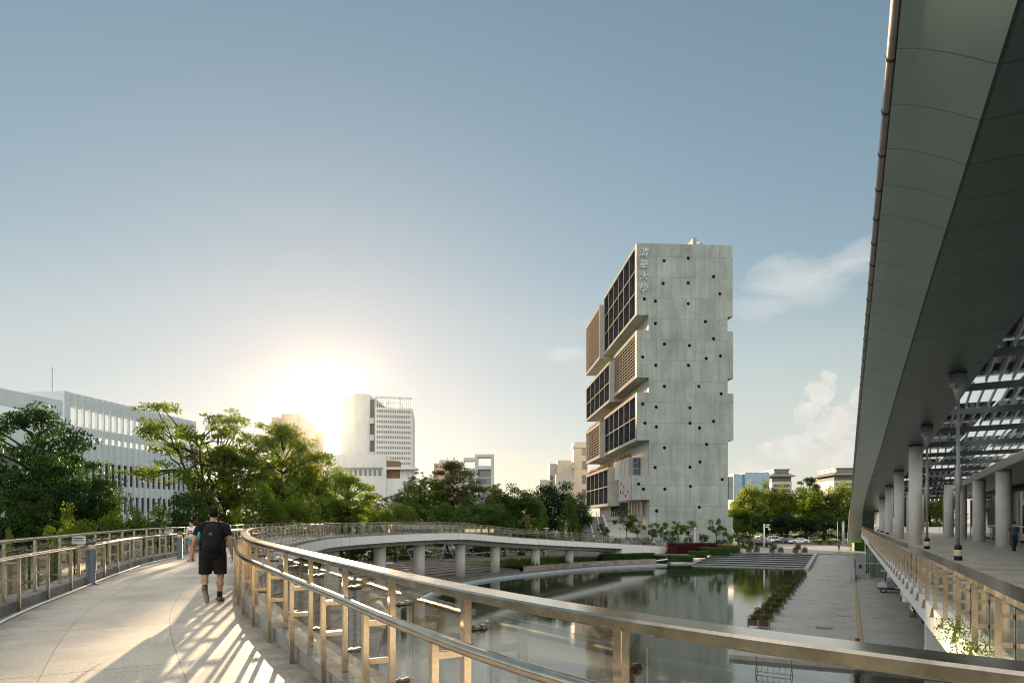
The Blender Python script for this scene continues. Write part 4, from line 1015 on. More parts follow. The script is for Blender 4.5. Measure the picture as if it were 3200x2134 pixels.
for nd in m_can_shaded.node_tree.nodes:
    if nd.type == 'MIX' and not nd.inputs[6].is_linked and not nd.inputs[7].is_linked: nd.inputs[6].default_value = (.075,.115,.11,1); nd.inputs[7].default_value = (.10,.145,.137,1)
m_cdark = M('canopy_soffit_edge', (.03,.036,.038), .5, .2, .2, 2)
m_gut = M('gutter_metal', (.36,.31,.29), .35, .5, .1, 3)
can = rthing('canopy', 'long dark metal canopy sweeping overhead and down to the ground at its far end', 'canopy', 1.0, 60, 0)
cl, ca = 1.0, 60
def cp(l, a, z): return Vector((l-cl, a-ca, z))
st = [2+1.62*i for i in range(90)]
st = [a for a in st if a < 136] + [136.2,137.4,138.4,139.4,140.3,141,141.6,142.1,142.5]
def edge(a):
    h = Hs(a); h0 = h/.914 if h > 0 else h*.93; return (.1*h0 if h > 0 else .06*h0)*.9, E+h0
A, B, C_, Tp, Ti = [], [], [], [], []
for a in st:
    le, ze = edge(a); h = E+Hs(a)
    A.append(cp(le,a,ze)); B.append(cp(2.15,a,h)); C_.append(cp(5.1,a,h+.02)); Tp.append(cp(le+.05,a,ze+.16)); Ti.append(cp(5.1,a,h+.95))
k1 = MB(); B2 = [p+Vector((-.06,0,.012)) for p in B]; NP = 6
for q in range(NP):       # gently dished section: flat by the gutter, steeper towards the fold
    f0, f1 = q/NP, (q+1)/NP
    k1.strip([Vector((lerp(a.x,b.x,f0), a.y, lerp(a.z,b.z,f0**1.35))) for a, b in zip(A,B2)], [Vector((lerp(a.x,b.x,f1), a.y, lerp(a.z,b.z,f1**1.35))) for a, b in zip(A,B2)])
bmx = bmesh.new(); me_ = k1.mesh('fascia', m_can, True); bmx.from_mesh(me_); bmesh.ops.remove_doubles(bmx, verts=bmx.verts[:], dist=.0005); bmx.to_mesh(me_); bmx.free()
link('fascia', me_, can)
k1 = MB(); k1.strip(B, C_); k1.build('soffit', m_can_shaded, can)
k1 = MB(); k1.strip([p+Vector((-.06,0,.012)) for p in B], B); k1.build('fold_strip', m_cdark, can)
k1 = MB(); k1.strip(C_, Ti); k1.build('inner_edge', m_cdark, can)
k1 = MB(); k1.strip(Ti, Tp); k1.build('roof_skin', m_gut, can)
k1 = MB(); k1.tube([p+Vector((-.06,0,.09)) for p in A], .085, 10); k1.build('edge_tube', m_gut, can, True)
k1 = MB(); k1.tube([(0,-.03,0),(0,.03,0)], .098, 10); me_ec = k1.mesh('edge_clip', m_dark)
for i in range(2, len(st)-12, 1): link('edge_clip', me_ec, can, A[i]+Vector((-.06,0,.09)))
k1 = MB(); k1.strip([p+Vector((.03,0,.0)) for p in A], [p+Vector((.01,0,.02)) for p in A]); k1.build('edge_shadow_gap', m_dark, can)
# pergola between the canopy and the building
pg = rthing('pergola', 'glass pergola of slanting slats and dark cross beams between canopy and building', 'pergola', 5.1, 60, 0)
def pp(l, a, z): return Vector((l-5.1, a-60, z))
m_beam = M('beam_dark_grey', (.10,.115,.12), .4, .4, .15, 3); m_slat = M('slat_grey', (.5,.5,.48), .45, .3, .12, 3)
bm_ = MB(); a = 8
while a < 128:
    z = E+Hs(a)+.25; bm_.bar(pp(5.12,a,z), pp(12.2,a,z+.1), .16, .34); a += 6.4
bm_.build('cross_beam', m_beam, pg)
sl_ = MB()
for i in range(13):
    l = 5.5+.53*i
    for j in range(18):
        a0 = 8+6.4*j+.3; a1 = a0+5.8
        sl_.bar(pp(l+.0,a0,E+Hs(a0)+.52), pp(l+.42,a1,E+Hs(a1)+.52), .09, .15)
sl_.build('slat', m_slat, pg)
gp = MB(); gm = glassmat('roof_glass', (.86,.92,.93), 1.0)
for j in range(18):
    a0 = 8+6.4*j; a1 = a0+6.3
    for l0, l1 in ((5.2,7.4),(7.5,9.8),(9.9,12.1)):
        if (j*3+int(l0)) % 4: gp.hexa([pp(l0,a0,E+Hs(a0)+.70),pp(l1,a0,E+Hs(a0)+.72),pp(l1,a1,E+Hs(a1)+.72),pp(l0,a1,E+Hs(a1)+.70)],[pp(l0,a0,E+Hs(a0)+.72),pp(l1,a0,E+Hs(a0)+.74),pp(l1,a1,E+Hs(a1)+.74),pp(l0,a1,E+Hs(a1)+.72)])
gp.build('roof_glass', gm, pg)
# terrace slab
ZT = -.17
terr = rthing('terrace', 'raised paved terrace with white edge beam and columns below on the right', 'terrace', 1.19, 40, ZT)
def tp(l, a, z): return (l-1.19, a-40, z-ZT)
m_tf = brickmat('terrace_paving', (.56,.50,.43), (.49,.44,.375), (.26,.23,.20), 1.4, .6, .008, .45, 'Object', var=.3, stain=((.36,.32,.27),.5,.85))
t = MB(); poly = [(1.45,-8),(26,-8),(26,132),(3.4,132),(3.4,84),(1.45,84)]
t.prism([(l-1.19,a-40) for l, a in poly], -.05, 0); t.build('floor', m_tf, terr)
t = MB()
ys = [-8+92*i/23 for i in range(24)]
t.sweep([Vector(tp(1.19,a,ZT)) for a in ys], [(-.03,.37),(.255,.37),(.255,-.06),(.02,-.06),(-.03,-.02)], [Vector((1,0,0))]*24)
t.box(.255,2.2,83.7-40,83.99-40,.001,.37)
t.build('edge_beam', m_white, terr)
t = MB(); t.box(2.2,26,-47,92,-.75,-.052); t.build('under_slab', m_whitegirder, terr)
me_uc = MB().lathe([(.42,Z_PR-ZT-.05),(.42,Z_PR-ZT+.02),(.40,.0-.352)], (0,0,0), 20)
for a in (14, 36.7, 61.7, 87): 
    q = MB(); q.box(-.36,.36,-.36,.36,Z_PR-ZT,-.755) if a == 36.7 else q.lathe([(.4,Z_PR-ZT),(.4,-.755)], (0,0,0), 20)
    if a == 36.7: q.hexa([(-.45,-.5,Z_PR-ZT),(.45,-.5,Z_PR-ZT),(.45,.5,Z_PR-ZT),(-.45,.5,Z_PR-ZT)], [(-.362,-.362,Z_PR-ZT+.5),(.362,-.362,Z_PR-ZT+.5),(.362,.362,Z_PR-ZT+.5),(-.362,.362,Z_PR-ZT+.5)])
    o = q.build('under_column', m_white, terr); o.location = ((3.5 if a < 40 else 4.1)-1.19, a-40, 0)
    q = MB(); q.hexa([(-2.0,-.2,-.2),(.4,-.2,-1.3),(.4,.2,-1.3),(-2.0,.2,-.2)], [(-2.0,-.2,-.07),(.4,-.2,-.07),(.4,.2,-.07),(-2.0,.2,-.07)]); o = q.build('bracket_beam', m_whitegirder, terr); o.location = (3.4-1.19, a-40, 0)
# undercroft back wall and corrugated screen
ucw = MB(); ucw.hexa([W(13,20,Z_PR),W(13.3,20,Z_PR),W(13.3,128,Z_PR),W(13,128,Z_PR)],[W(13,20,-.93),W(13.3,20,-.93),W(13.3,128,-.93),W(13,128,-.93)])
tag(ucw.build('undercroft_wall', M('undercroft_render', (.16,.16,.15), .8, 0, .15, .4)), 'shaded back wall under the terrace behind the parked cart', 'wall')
scn = rthing('corrugated_screen', 'pale green corrugated screen wall under the terrace behind the golf cart', 'screen', 1.7, 87, Z_PR)
t = MB(); k = 60
A_ = [Vector((4.2*i/k, .05*math.sin(i*1.9), 0)) for i in range(k+1)]; t.strip(A_, [p+Vector((0,0,3.3)) for p in A_]); t.build('sheet', M('pale_green_sheet', (.26,.33,.28), .45, .2, .15, 2), scn)
t = MB(); t.box(-.05,4.25,-.12,-.07,1.5,1.62); t.box(-.16,-.06,-.1,.1,0,4.0); t.build('frame', m_polewhite, scn)
# ---- terrace railing
m_cap = m_steel
trl = rthing('terrace_railing', 'steel railing with paired posts and glass along the edge of the right terrace', 'railing', 1.19, 40, ZT)
t = MB(); t.sweep([Vector(tp(1.19,a,ZT)) for a in [-4+88*i/30 for i in range(31)]], [(-.11,1.105),(.13,1.105),(.13,1.15),(-.11,1.15)], [Vector((1,0,0))]*31); t.build('top_rail', m_steel, trl)
t = MB(); t.tube([Vector(tp(1.52,-4,ZT+.86)), Vector(tp(1.52,83.5,ZT+.86))], .03, 10); t.build('handrail', m_steel, trl, True)
t = MB(); t.box(-.026,.026,-.024,.024,.372,1.103); me_tp = t.mesh('post', m_steel)
t = MB(); t.box(-.026,.026,-.024,.024,.003,1.103); me_tp2 = t.mesh('inner_post', m_steel)
t = MB(); t.box(.028,.222,-.016,.016,-.02,.02); me_tr = t.mesh('rung', m_steel)
t = MB(); t.hexa([(-.085,-.06,.24),(-.032,-.06,.24),(-.032,.06,.24),(-.085,.06,.24)],[(-.052,-.035,.385),(-.032,-.035,.385),(-.032,.035,.385),(-.052,.035,.385)]); me_tb = t.mesh('bracket', M('bracket_weathered', (.22,.18,.14), .5, .4, .3, 12))
t = MB(); t.box(.125,.136,.05,1.18,.40,1.03); me_tg = t.mesh('glass_panel', m_glass)
t = MB(); t.box(.117,.125,1.185,1.2,.375,1.09); me_sl = t.mesh('seal', m_black)
a = 1.2; i = 0
while a < 83:
    loc = Vector(tp(1.19-.0,a,ZT))
    link('post', me_tp, trl, loc + Vector((-.058 if False else 0,0,0)))
    link('inner_post', me_tp2, trl, loc + Vector((.25,0,0)))
    link('rung', me_tr, trl, loc+Vector((0,0,.62))); link('rung', me_tr, trl, loc+Vector((0,0,.88)))
    if a < 50: link('bracket', me_tb, trl, loc)
    if a < 81: link('glass_panel', me_tg, trl, loc)
    if a < 40: link('seal', me_sl, trl, loc)
    a += 1.24; i += 1
# creepers on the beam
def shrub_mesh(name, mat, n, rx, ry, rz, s, seed, up=.3, z0=0):
    rr = random.Random(seed); t = MB()
    for i in range(n):
        d = Vector((rr.gauss(0,1),rr.gauss(0,1),rr.gauss(0,1))).normalized(); q = rr.random()**.4
        bm_n = 1+.22*math.sin(d.x*5+seed)*math.cos(d.y*4+seed*2)
        c = Vector((d.x*rx*q*bm_n, d.y*ry*q*bm_n, z0+rz+d.z*rz*q*bm_n))
        d1 = (Vector((rr.gauss(0,1),rr.gauss(0,1),rr.gauss(up,1)))).normalized(); d2 = (d1.cross(d)+Vector((rr.gauss(0,.3),)*3)).normalized(); k = s*rr.uniform(.6,1.3)
        t.face([c-d1*k, c+d2*k*.42, c+d1*k, c-d2*k*.42])
    return t.mesh(name, mat)
for a, s, sd in ((9.6,.22,1),(8.3,.2,2),(7.4,.15,3)):
    o = link('creeper', shrub_mesh('creeper', L_hedge if sd < 3 else L_yel, 420, s, s*1.5, s*.8, .02, sd)); p = W(1.12, a, ZT+.26); o.location = p
    tag(o, {1:'green creeper on the terrace edge beam, farther of the trailing plants',2:'green creeper at the foot of the terrace railing, between two smaller plants',3:'small yellow green creeper at the foot of the terrace railing, nearest the camera'}[sd], 'plant')
# ---- columns
def column(lab, l, a, z0, z1, r, grp, src=None):
    t = rthing('column', lab, 'column', l, a, z0, grp)
    q = MB(); q.lathe([(r,0),(r,z1-z0)], (0,0,0), 28); q.build('shaft', m_white, t, True)
    q = MB(); q.lathe([(r+.03,z1-z0-.06),(r+.035,z1-z0+.0)], (0,0,0), 28); q.build('collar', m_cdark, t)
    return t
for i, D in enumerate((49.6,65.8,82,99,118)):
    a = 1.1155*D+2.13; column(f"round white column under the dark canopy, {['nearest and tallest','second nearest','middle one','second farthest','farthest and shortest'][i]} of the outer row", 4.3, a, ZT, E+Hs(a)+.02, .43, 'columns under the canopy')
for i, (D, l) in enumerate(((46.4,9.4),(57,9.7),(66.7,9.8),(75,9.8))):
    a = 1.1155*D+.443*l/.8965; column(f"white column by the glass facade, {['just left of the man in blue','second from the man in blue','partly hidden behind the thin strut','leftmost before the open end'][i]}", l, a, ZT, E+4.1, .46, 'columns by the glass facade')
# ---- slim struts carrying the canopy
for i, (D, lb) in enumerate(((30.1,'slim steel strut with a cone head, nearer and taller one, carrying the canopy'),(42.2,'slim steel strut with a cone head, farther one beside the white column'))):
    a = 1.1155*D+2.13; h = E+Hs(a)-ZT
    t = rthing('canopy_strut', lb, 'strut', 4.3, a, ZT, 'canopy struts')
    MB().lathe([(.16,0),(.16,.18),(.075,.2)], (0,0,0), 20).build('base', m_black, t, True)
    MB().lathe([(.15,.19),(.17,.24),(.155,.32),(.175,.42),(.15,.47)], (0,0,0), 20).build('light_ring', m_lampglass, t, True)
    MB().lathe([(.15,.471),(.15,.66),(.09,.67)], (0,0,0), 20).build('collar', m_dark, t, True)
    MB().lathe([(.075,.67),(.07,2.9),(.13,3.15),(.145,3.3),(.145,3.7),(.11,4.0),(.075,4.15),(.065,h-1.2)], (0,0,0), 20).build('pole', m_polegrey, t, True)
    q = MB(); q.lathe([(.066,h-1.2),(.09,h-1.1),(.12,h-1.0),(.36,h-.02)], (0,0,0), 20); q.build('cone_head', m_polegrey, t, True)
    q = MB(); q.tube([(-.24,-.25,h-.55),(-.24,-.33,h-.55)], .13, 14); q.build('joint_disc', m_polegrey, t)
# foot lights along the outer columns
ftl = None
for i, D in enumerate((56,64,74,86,98)):
    a = 1.1155*D+2.0
    if ftl is None:
        ftl = rthing('foot_light', 'low round foot light behind the terrace railing, nearest of the five', 'lamp', 2.6, a, ZT, 'foot lights on the terrace')
        MB().lathe([(.16,0),(.16,.1)], (0,0,0), 16).build('base', m_black, ftl, True); MB().lathe([(.15,.101),(.17,.3)], (0,0,0), 16).build('lens', m_lampglass, ftl, True); MB().lathe([(.17,.301),(.17,.5)], (0,0,0), 16).build('cap', m_dark, ftl, True)
    else: copy_tree(ftl, W(2.6 if D < 73 else 3.7,a,ZT), TH, f"low round foot light behind the terrace railing, {['','second nearest','middle one','second farthest','farthest'][i]} of the five")
# ---- glass-fronted building behind the terrace
bld = rthing('glass_building', 'glass-walled building with pale curved roof rim at the back of the terrace', 'building', 12, 50, ZT)
def bp(l, a, z): return (l-12, a-50, z-ZT)
gfa = 106
t = MB(); y0, y1 = -30-50, gfa-50
m_fac = glassmat('facade_glass', (.42,.52,.50), 2.2, .02)
j = 0; a = -30
while a < gfa-.5:
    if not (88 < a < 104):
        q = MB(); q.box(0,.03,a-50+.05,a-50+2.95,.2,4.05); q.build('glass_panel', m_fac, bld)
    a += 3
q = MB(); a = -30
while a < gfa+.5: q.box(-.04,.07,a-50-.045,a-50+.045,0,4.1); a += 3
q.build('mullion', m_fin, bld)
q = MB(); q.box(-.035,.065,y0,38-.1,1.25,1.36); q.build('transom', m_polewhite, bld)
q = MB(); q.box(6,6.3,y0,38,0,9); q.box(.08,5.99,y0,38,-.002,.01); q.build('interior_wall', M('interior', (.15,.17,.14), .7, 0, .3, .3), bld)
# roof with a gently curved edge
rim_pts = [(9.2,-30),(8.6,10),(8.4,30),(8.7,50),(9.3,66),(10.0,80),(11.3,92),(13,99),(15.5,103)]
rp = dense([Vector(p) for p in rim_pts], 8)
zz = E+3.75
q = MB(); A_ = [Vector(bp(p.x,p.y,zz-.28)) for p in rp]; B_ = [Vector(bp(26,p.y,zz-.28)) for p in rp]; q.strip(A_, B_); q.build('soffit', M('soffit_metal', (.22,.215,.2), .4, .3, .1, 1), bld)
q = MB(); q.strip([p+Vector((14,0,.5)) if False else p+Vector((0,0,.62)) for p in B_], [p+Vector((.3,0,.56)) for p in A_]); q.build('roof', m_bwhite, bld)
q = MB(); q.tube([p+Vector((0,0,.17)) for p in A_], .26, 12); q.build('roof_rim', M('rim_pale_metal', (.52,.51,.48), .3, .4, .08, 2), bld, True)
q = MB(); q.box(2.5,14,y0,y1+10,4.9,6.5); q.build('upper_wall', m_recess, bld)
# thin posts at the open end, pink light put into the rose colour
for l, a, lb in ((11.2,106,'thin pinkish steel post at the open end of the terrace, right one'),(9.0,108.5,'thin pinkish steel post at the open end of the terrace, middle one'),(7.0,106,'thin pale steel post at the open end of the terrace, left one')):
    t = rthing('steel_post', lb, 'post', l, a, ZT, 'posts at the open end'); MB().lathe([(.14,0),(.14,5.3)], (0,0,0), 12).build('shaft', M('post_rose_lit', (.50,.40,.34), .3, .4, .08, 3) if 'pinkish' in lb else m_polewhite, t, True); MB().lathe([(.22,0),(.22,.3)], (0,0,0), 12).build('base', m_polewhite, t, True)
t = MB(); t.hexa([W(3.6,126,ZT),W(22,126,ZT),W(22,126.3,ZT),W(3.6,126.3,ZT)], [W(3.6,126,ZT+.8),W(22,126,ZT+.8),W(22,126.3,ZT+.8),W(3.6,126.3,ZT+.8)]); tag(t.build('parapet_wall', m_white), 'low white parapet at the open far end of the terrace', 'wall')

# ================================================================== SMALL THINGS ON THE PROMENADE
# crate planters
def shrubball(seed, mat, n=420, r=.36, s=.05): return shrub_mesh('shrub', mat, n, r, r, r*.72, s, seed)
me_sh = [shrubball(11, L_mid), shrubball(12, L_deep), shrubball(13, L_hedge), shrubball(14, L_brown)]
t = MB()
for s in (-1,1):
    for k in range(3): t.box(-.27,.27,s*.27-.012,s*.27+.012,.16+.12*k,.27+.12*k); t.box(s*.285-.012,s*.285+.012,-.255,.255,.16+.12*k,.27+.12*k)
t.box(-.26,.26,-.25,.25,.15,.47); me_crate = t.mesh('crate', m_orangecrate)
t = MB()
for x in (-1,1):
    for y in (-1,1): t.box(x*.3-.022,x*.3+.022,y*.29-.022,y*.29+.022,0,.53)
for y in (-1,1): t.box(-.277,.277,y*.29-.02,y*.29+.02,.06,.1)
me_stand = t.mesh('stand', m_polegrey)
def planter(lab, loc, rz, k, grp, raised=0, sc=1.0):
    r = thing('crate_planter', lab, 'planter', loc, rz, grp)
    o = link('stand', me_stand, r); o2 = link('crate', me_crate, r, (0,0,raised)); o3 = link('shrub', me_sh[k % 4], r, (0,0,.36+raised), k*1.3)
    if raised: o.scale.z = (.53+raised)/.53
    r.scale = (sc,)*3
a0 = 42.6
for i in range(13):
    a = a0+3.35*i; j_ = random.Random(i).uniform(-.05,.05)
    planter(f'wooden crate planter, {ORD[i]} from the bridge in the promenade-side row', W(-4.55+j_,a,Z_PR), TH, i, 'crate planters along the pool', 0, 1.0)
    planter(f'raised crate planter, {ORD[i]} from the bridge in the water-side row', W(-4.98+j_,a-1.3,Z_PR), TH, i+2, 'crate planters along the pool', .2, .95)
for g_, pxs in enumerate(((2340,2352,2364.5),(2413,2426,2440),(2486,2501,2514.5))):
    for i, px in enumerate(pxs):
        c = P(px, 1731, 112.2-.012*(px-2340)); 
        planter(f"crate planter on the plaza above the stairs, {['left','raised middle','right'][i]} one of the {['left','middle','right'][g_]} trio", (c.x,c.y+(.8 if i == 1 else 0),Z_PL), TH, i+g_, 'crate planters above the stairs', .45 if i == 1 else .1, 1.35)
# metal frame standing in the water at the promenade corner
fr = thing('metal_frame', 'low ladder-like metal frame standing in the water at the near corner', 'frame', Gz(2418,2106,Z_W), TH-.15); fr.scale = (.72,.72,.72)
m_rust = M('frame_rust', (.20,.13,.07), .6, .3, .3, 9)
t = MB()
for x in (-1.0,1.0):
    t.tube([(x,-.3,-.1),(x,.0,.55)], .022, 6); t.tube([(x,.3,-.1),(x,0,.55)], .022, 6); t.tube([(x,-.01,.5),(x,0,1.0)], .02, 6)
t.build('leg', m_rust, fr)
t = MB(); t.tube([(-1.0,.05,.52),(1.0,.05,.52)], .02, 6); t.tube([(-1.0,-.22,.12),(1.0,-.22,.12)], .02, 6); t.build('rail', m_rust, fr)
t = MB()
for i in range(1,6): x = -1+2*i/6; t.tube([(x,.05,.52),(x,-.22,.12)], .014, 6)
t.build('rung', m_rust, fr)
# red pipe post under the rail
t = thing('pipe_post', 'short red pipe post standing on the promenade just beyond the near rail', 'post', Gz(2679,2080,Z_PR), 0)
MB().lathe([(.09,0),(.09,1.2)], (0,0,0), 14).build('pipe', M('red_paint', (.22,.035,.03), .5, 0, .2, 4), t, True); MB().lathe([(.14,0),(.14,.06)], (0,0,0), 14).build('flange', m_rust, t)
# golf cart
l, a = loc_la(Gz(2760,1850,Z_PR))
gc = rthing('golf_cart', 'white and blue golf cart parked half under the terrace', 'golf cart', l+.75, a, Z_PR)
m_cartw = M('cart_white', (.62,.63,.62), .3, 0, .05, 3); m_cartb = M('cart_blue', (.03,.05,.13), .35, 0, .1, 3); m_seat = M('seat_grey', (.16,.15,.14), .6, 0, .15, 6)
t = MB(); t.box(-.6,3.0,-.55,.55,.28,.40); t.build('floor', m_dark, gc)
q = MB(); pr_ = [(-1.15,.34),(-1.18,.62),(-1.05,.80),(-.72,.93),(-.52,.95),(-.5,.41),(-.45,.30)]
n0 = len(pr_); q.v = [Vector((x,-.58,z)) for x,z in pr_]+[Vector((x,.58,z)) for x,z in pr_]
q.f = [tuple(range(n0)), tuple(range(n0,2*n0))[::-1]]+[(i,n0+i,n0+(i+1)%n0,(i+1)%n0) for i in range(n0)]
q.build('front_cowl', m_cartw, gc)
t = MB(); t.box(-1.2,-.44,-.6,.6,.30,.48); t.build('bumper', m_cartb, gc)
t = MB(); t.box(-.95,2.4,-.62,.62,1.86,1.93); t.box(-.9,2.35,-.58,.58,1.931,1.96); t.build('roof', m_cartw, gc)
t = MB()
for y in (-.52,.52): t.tube([(-.62,y,.9),(-.5,y,1.86)], .03, 8); t.tube([(1.6,y,.4),(1.6,y,1.86)], .03, 8)
t.build('roof_post', m_cartb, gc)
t = MB(); t.box(.15,.75,-.5,.5,.55,.70); t.box(.66,.78,-.5,.5,.701,1.15); t.box(1.3,1.9,-.5,.5,.55,.7); t.box(1.82,1.94,-.5,.5,.701,1.1); t.build('seat', m_seat, gc)
t = MB(); t.box(.15,.75,-.52,.52,.402,.548); t.box(1.25,1.95,-.54,.54,.402,.548); t.build('seat_box', m_cartw, gc)
t = MB(); t.tube([(-.45,-.2,.7),(-.2,-.2,.95)], .02, 6); t.tube([(-.2+.14*math.sin(k*.7),-.2+.18*math.cos(k*.7),.95+.1*math.sin(k*.7)) for k in range(10)], .015, 6); t.build('steering_wheel', m_black, gc)
def wheel(par, x, y, r, w, rimmat=None):
    t = MB(); 
    for s0 in (0,): t.tube([(0,-w/2,0),(0,-w/2+.02,0),(0,w/2-.02,0),(0,w/2,0)], [r*.93,r,r,r*.93], 20)
    ty = t.build('tyre', m_black, par, False); ty.location = (x,y,r)
    t = MB(); t.tube([(0,-w/2-.006,0),(0,-w/2+.004,0)], [r*.62,r*.66], 16); t.tube([(0,w/2-.004,0),(0,w/2+.006,0)], [r*.66,r*.62], 16)
    for k in range(5):
        for sgn in (-1,1):
            an = 6.2832*k/5; t.cbox((r*.36*math.cos(an), sgn*(w/2+.010), r*.36*math.sin(an)), .05, .012, .05)
    rm = t.build('rim', rimmat or m_polegrey, ty); return ty
for x in (-.75,1.75):
    for y in (-.5,.5): wheel(gc, x, y, .26, .18)
for y in (-.4,.4): t = MB(); t.ell((-1.13,y,.70), (.05,.1,.07), 10, 6); t.build('headlight', m_lampglass, gc)
# bicycles
def bicycle(lab, l, a, z, rz):
    r = thing('bicycle', lab, 'bicycle', W(l,a,z), rz, 'bicycles under the terrace')
    for x in (-.52,.52):
        t = MB(); k = 24; t.tube([(x+.32*math.cos(6.2832*i/k),0,.34+.32*math.sin(6.2832*i/k)) for i in range(k+1)], .02, 6, False); wv = t.build('wheel', m_black, r)
        t = MB()
        for i in range(8): an = 3.1416*i/8; t.tube([(x+.3*math.cos(an),0,.34+.3*math.sin(an)),(x-.3*math.cos(an),0,.34-.3*math.sin(an))], .003, 4)
        t.tube([(x,-.05,.34),(x,.05,.34)], .025, 8); t.build('spoke', m_polegrey, wv)
    t = MB(); f_ = [(-.52,0,.34),(-.12,0,.32),(-.22,0,.82),(.34,0,.86),(-.12,0,.32)]; t.tube(f_[:3], .016, 6); t.tube(f_[2:], .018, 6); t.tube([(-.52,0,.34),(-.2,0,.72)], .012, 6); t.tube([(.52,0,.34),(.32,0,1.0)], .016, 6); t.build('frame', m_dark, r)
    t = MB(); t.tube([(.25,-.28,1.04),(.33,-.1,1.02),(.33,.1,1.02),(.25,.28,1.04)], .014, 6); t.build('handlebar', m_polegrey, r)
    t = MB(); t.ell((-.25,0,.9), (.13,.07,.04), 10, 6); t.build('saddle', m_black, r)
    t = MB(); t.box(.45,.75,-.16,.16,.7,.9); t.build('basket', m_dark, r)
bicycle('dark bicycle leaning behind the litter bin under the terrace edge', *loc_la(Gz(2883,1930,Z_PR)), Z_PR, 1.0)
l_, a_ = loc_la(Gz(2790,1826,Z_PR)); bicycle('dark bicycle parked beside the golf cart', l_+1.2, a_+1.5, Z_PR, .8)
l_, a_ = loc_la(Gz(2860,1880,Z_PR)); bicycle('dark bicycle half hidden behind the white undercroft column', l_+.4, a_+.5, Z_PR, 1.0)
# blue cargo tricycle
l_, a_ = loc_la(Gz(2900,1972,Z_PR)); ct = rthing('cargo_tricycle', 'blue cargo tricycle parked under the terrace near the bridge', 'tricycle', l_+.2, a_, Z_PR)
t = MB(); t.hexa([(-.5,-.4,.45),(.7,-.4,.45),(.7,.4,.45),(-.5,.4,.45)],[(-.6,-.5,.85),(.8,-.5,.85),(.8,.5,.85),(-.6,.5,.85)]); t.build('cargo_box', M('cargo_blue', (.025,.05,.16), .4, 0, .15, 3), ct)
for y in (-.45,.45): wheel(ct, .45, y, .28, .1)
wheel(ct, 1.5, 0, .28, .1)
t = MB(); t.tube([(.6,0,.4),(1.5,0,.3)], .03, 6); t.tube([(1.5,0,.28),(1.35,0,1.0)], .025, 6); t.tube([(1.35,-.3,1.0),(1.35,.3,1.0)], .02, 6); t.build('frame', m_dark, ct)
# bins
bn = None
for (px, py), lb in zip(((2822,1878),(2853,1927)), ('steel litter bin beside the white undercroft column','steel litter bin in front of the bicycle wheel')):
    p = Gz(px,py,Z_PR)
    if bn is None:
        bn = thing('litter_bin', lb, 'litter bin', p, TH, 'litter bins under the terrace')
        MB().lathe([(.2,0),(.2,.85)], (0,0,0), 18).build('drum', m_steel, bn, True); MB().lathe([(.21,.851),(.21,.93),(.16,.97),(.0,.98)], (0,0,0), 18).build('lid', m_polegrey, bn, True)
        t = MB(); t.box(-.1,.1,-.215,-.19,.55,.7); t.build('slot', m_black, bn)
    else: copy_tree(bn, p, TH, lb)
# air conditioner cabinet and extinguisher at the screen
p = Gz(2690,1806,Z_PR); ac = thing('cabinet', 'grey utility cabinet on a plinth beside the corrugated screen', 'cabinet', p, TH)
t = MB(); t.box(-.7,.9,-.4,.4,0,.55); t.build('plinth', m_kerbplain, ac); t = MB(); t.box(-.5,.45,-.3,.3,.551,2.7); t.build('cabinet', m_polegrey, ac); t = MB(); t.box(-.2,.1,-.32,-.302,1.1,1.5); t.build('grille', m_dark, ac)
p = Gz(2694,1800,Z_PR); ex = thing('fire_extinguisher', 'small dark red extinguisher standing before the utility cabinet', 'extinguisher', p-Vector((0,.9,0)), 0)
MB().lathe([(.1,0),(.1,.5),(.04,.58),(.04,.65)], (0,0,0), 12).build('cylinder', M('red_ext', (.16,.02,.015), .35, 0, .1, 5), ex, True); t = MB(); t.box(-.05,.08,-.02,.02,.651,.70); t.build('handle', m_black, ex)
# ================================================================== TREES AND PLANTS
def clump(t, rr, c, r, n, s, flat=1.0, up=.25):
    """n leaves around c; r=(rx,ry,rz)"""
    for i in range(n):
        d = Vector((rr.gauss(0,1),rr.gauss(0,1),rr.gauss(0,1))).normalized(); q = rr.random()**.45
        p = c + Vector((d.x*r[0]*q, d.y*r[1]*q, d.z*r[2]*q))
        d1 = Vector((rr.gauss(0,1),rr.gauss(0,1),rr.gauss(0,.55)+up*rr.choice((-1,1)))).normalized()
        nn = Vector((rr.gauss(0,.7),rr.gauss(0,.7),1)).normalized(); d2 = d1.cross(nn).normalized(); k = s*rr.uniform(.55,1.3)
        t.face([p-d1*k, p+d2*k*.45, p+d1*k, p-d2*k*.45])
def limb(t, a, b, r0, r1, rr, wob=.03, n=5):
    pts = []; 
    for i in range(n+1):
        q = i/n; p = a.lerp(b, q); 
        if 0 < i < n: p += Vector((rr.gauss(0,wob),rr.gauss(0,wob),rr.gauss(0,wob*.5)))
        p.z += math.sin(q*math.pi)*wob*.6; pts.append(p)
    t.tube(pts, [lerp(r0,r1,i/n) for i in range(n+1)], 6); return pts
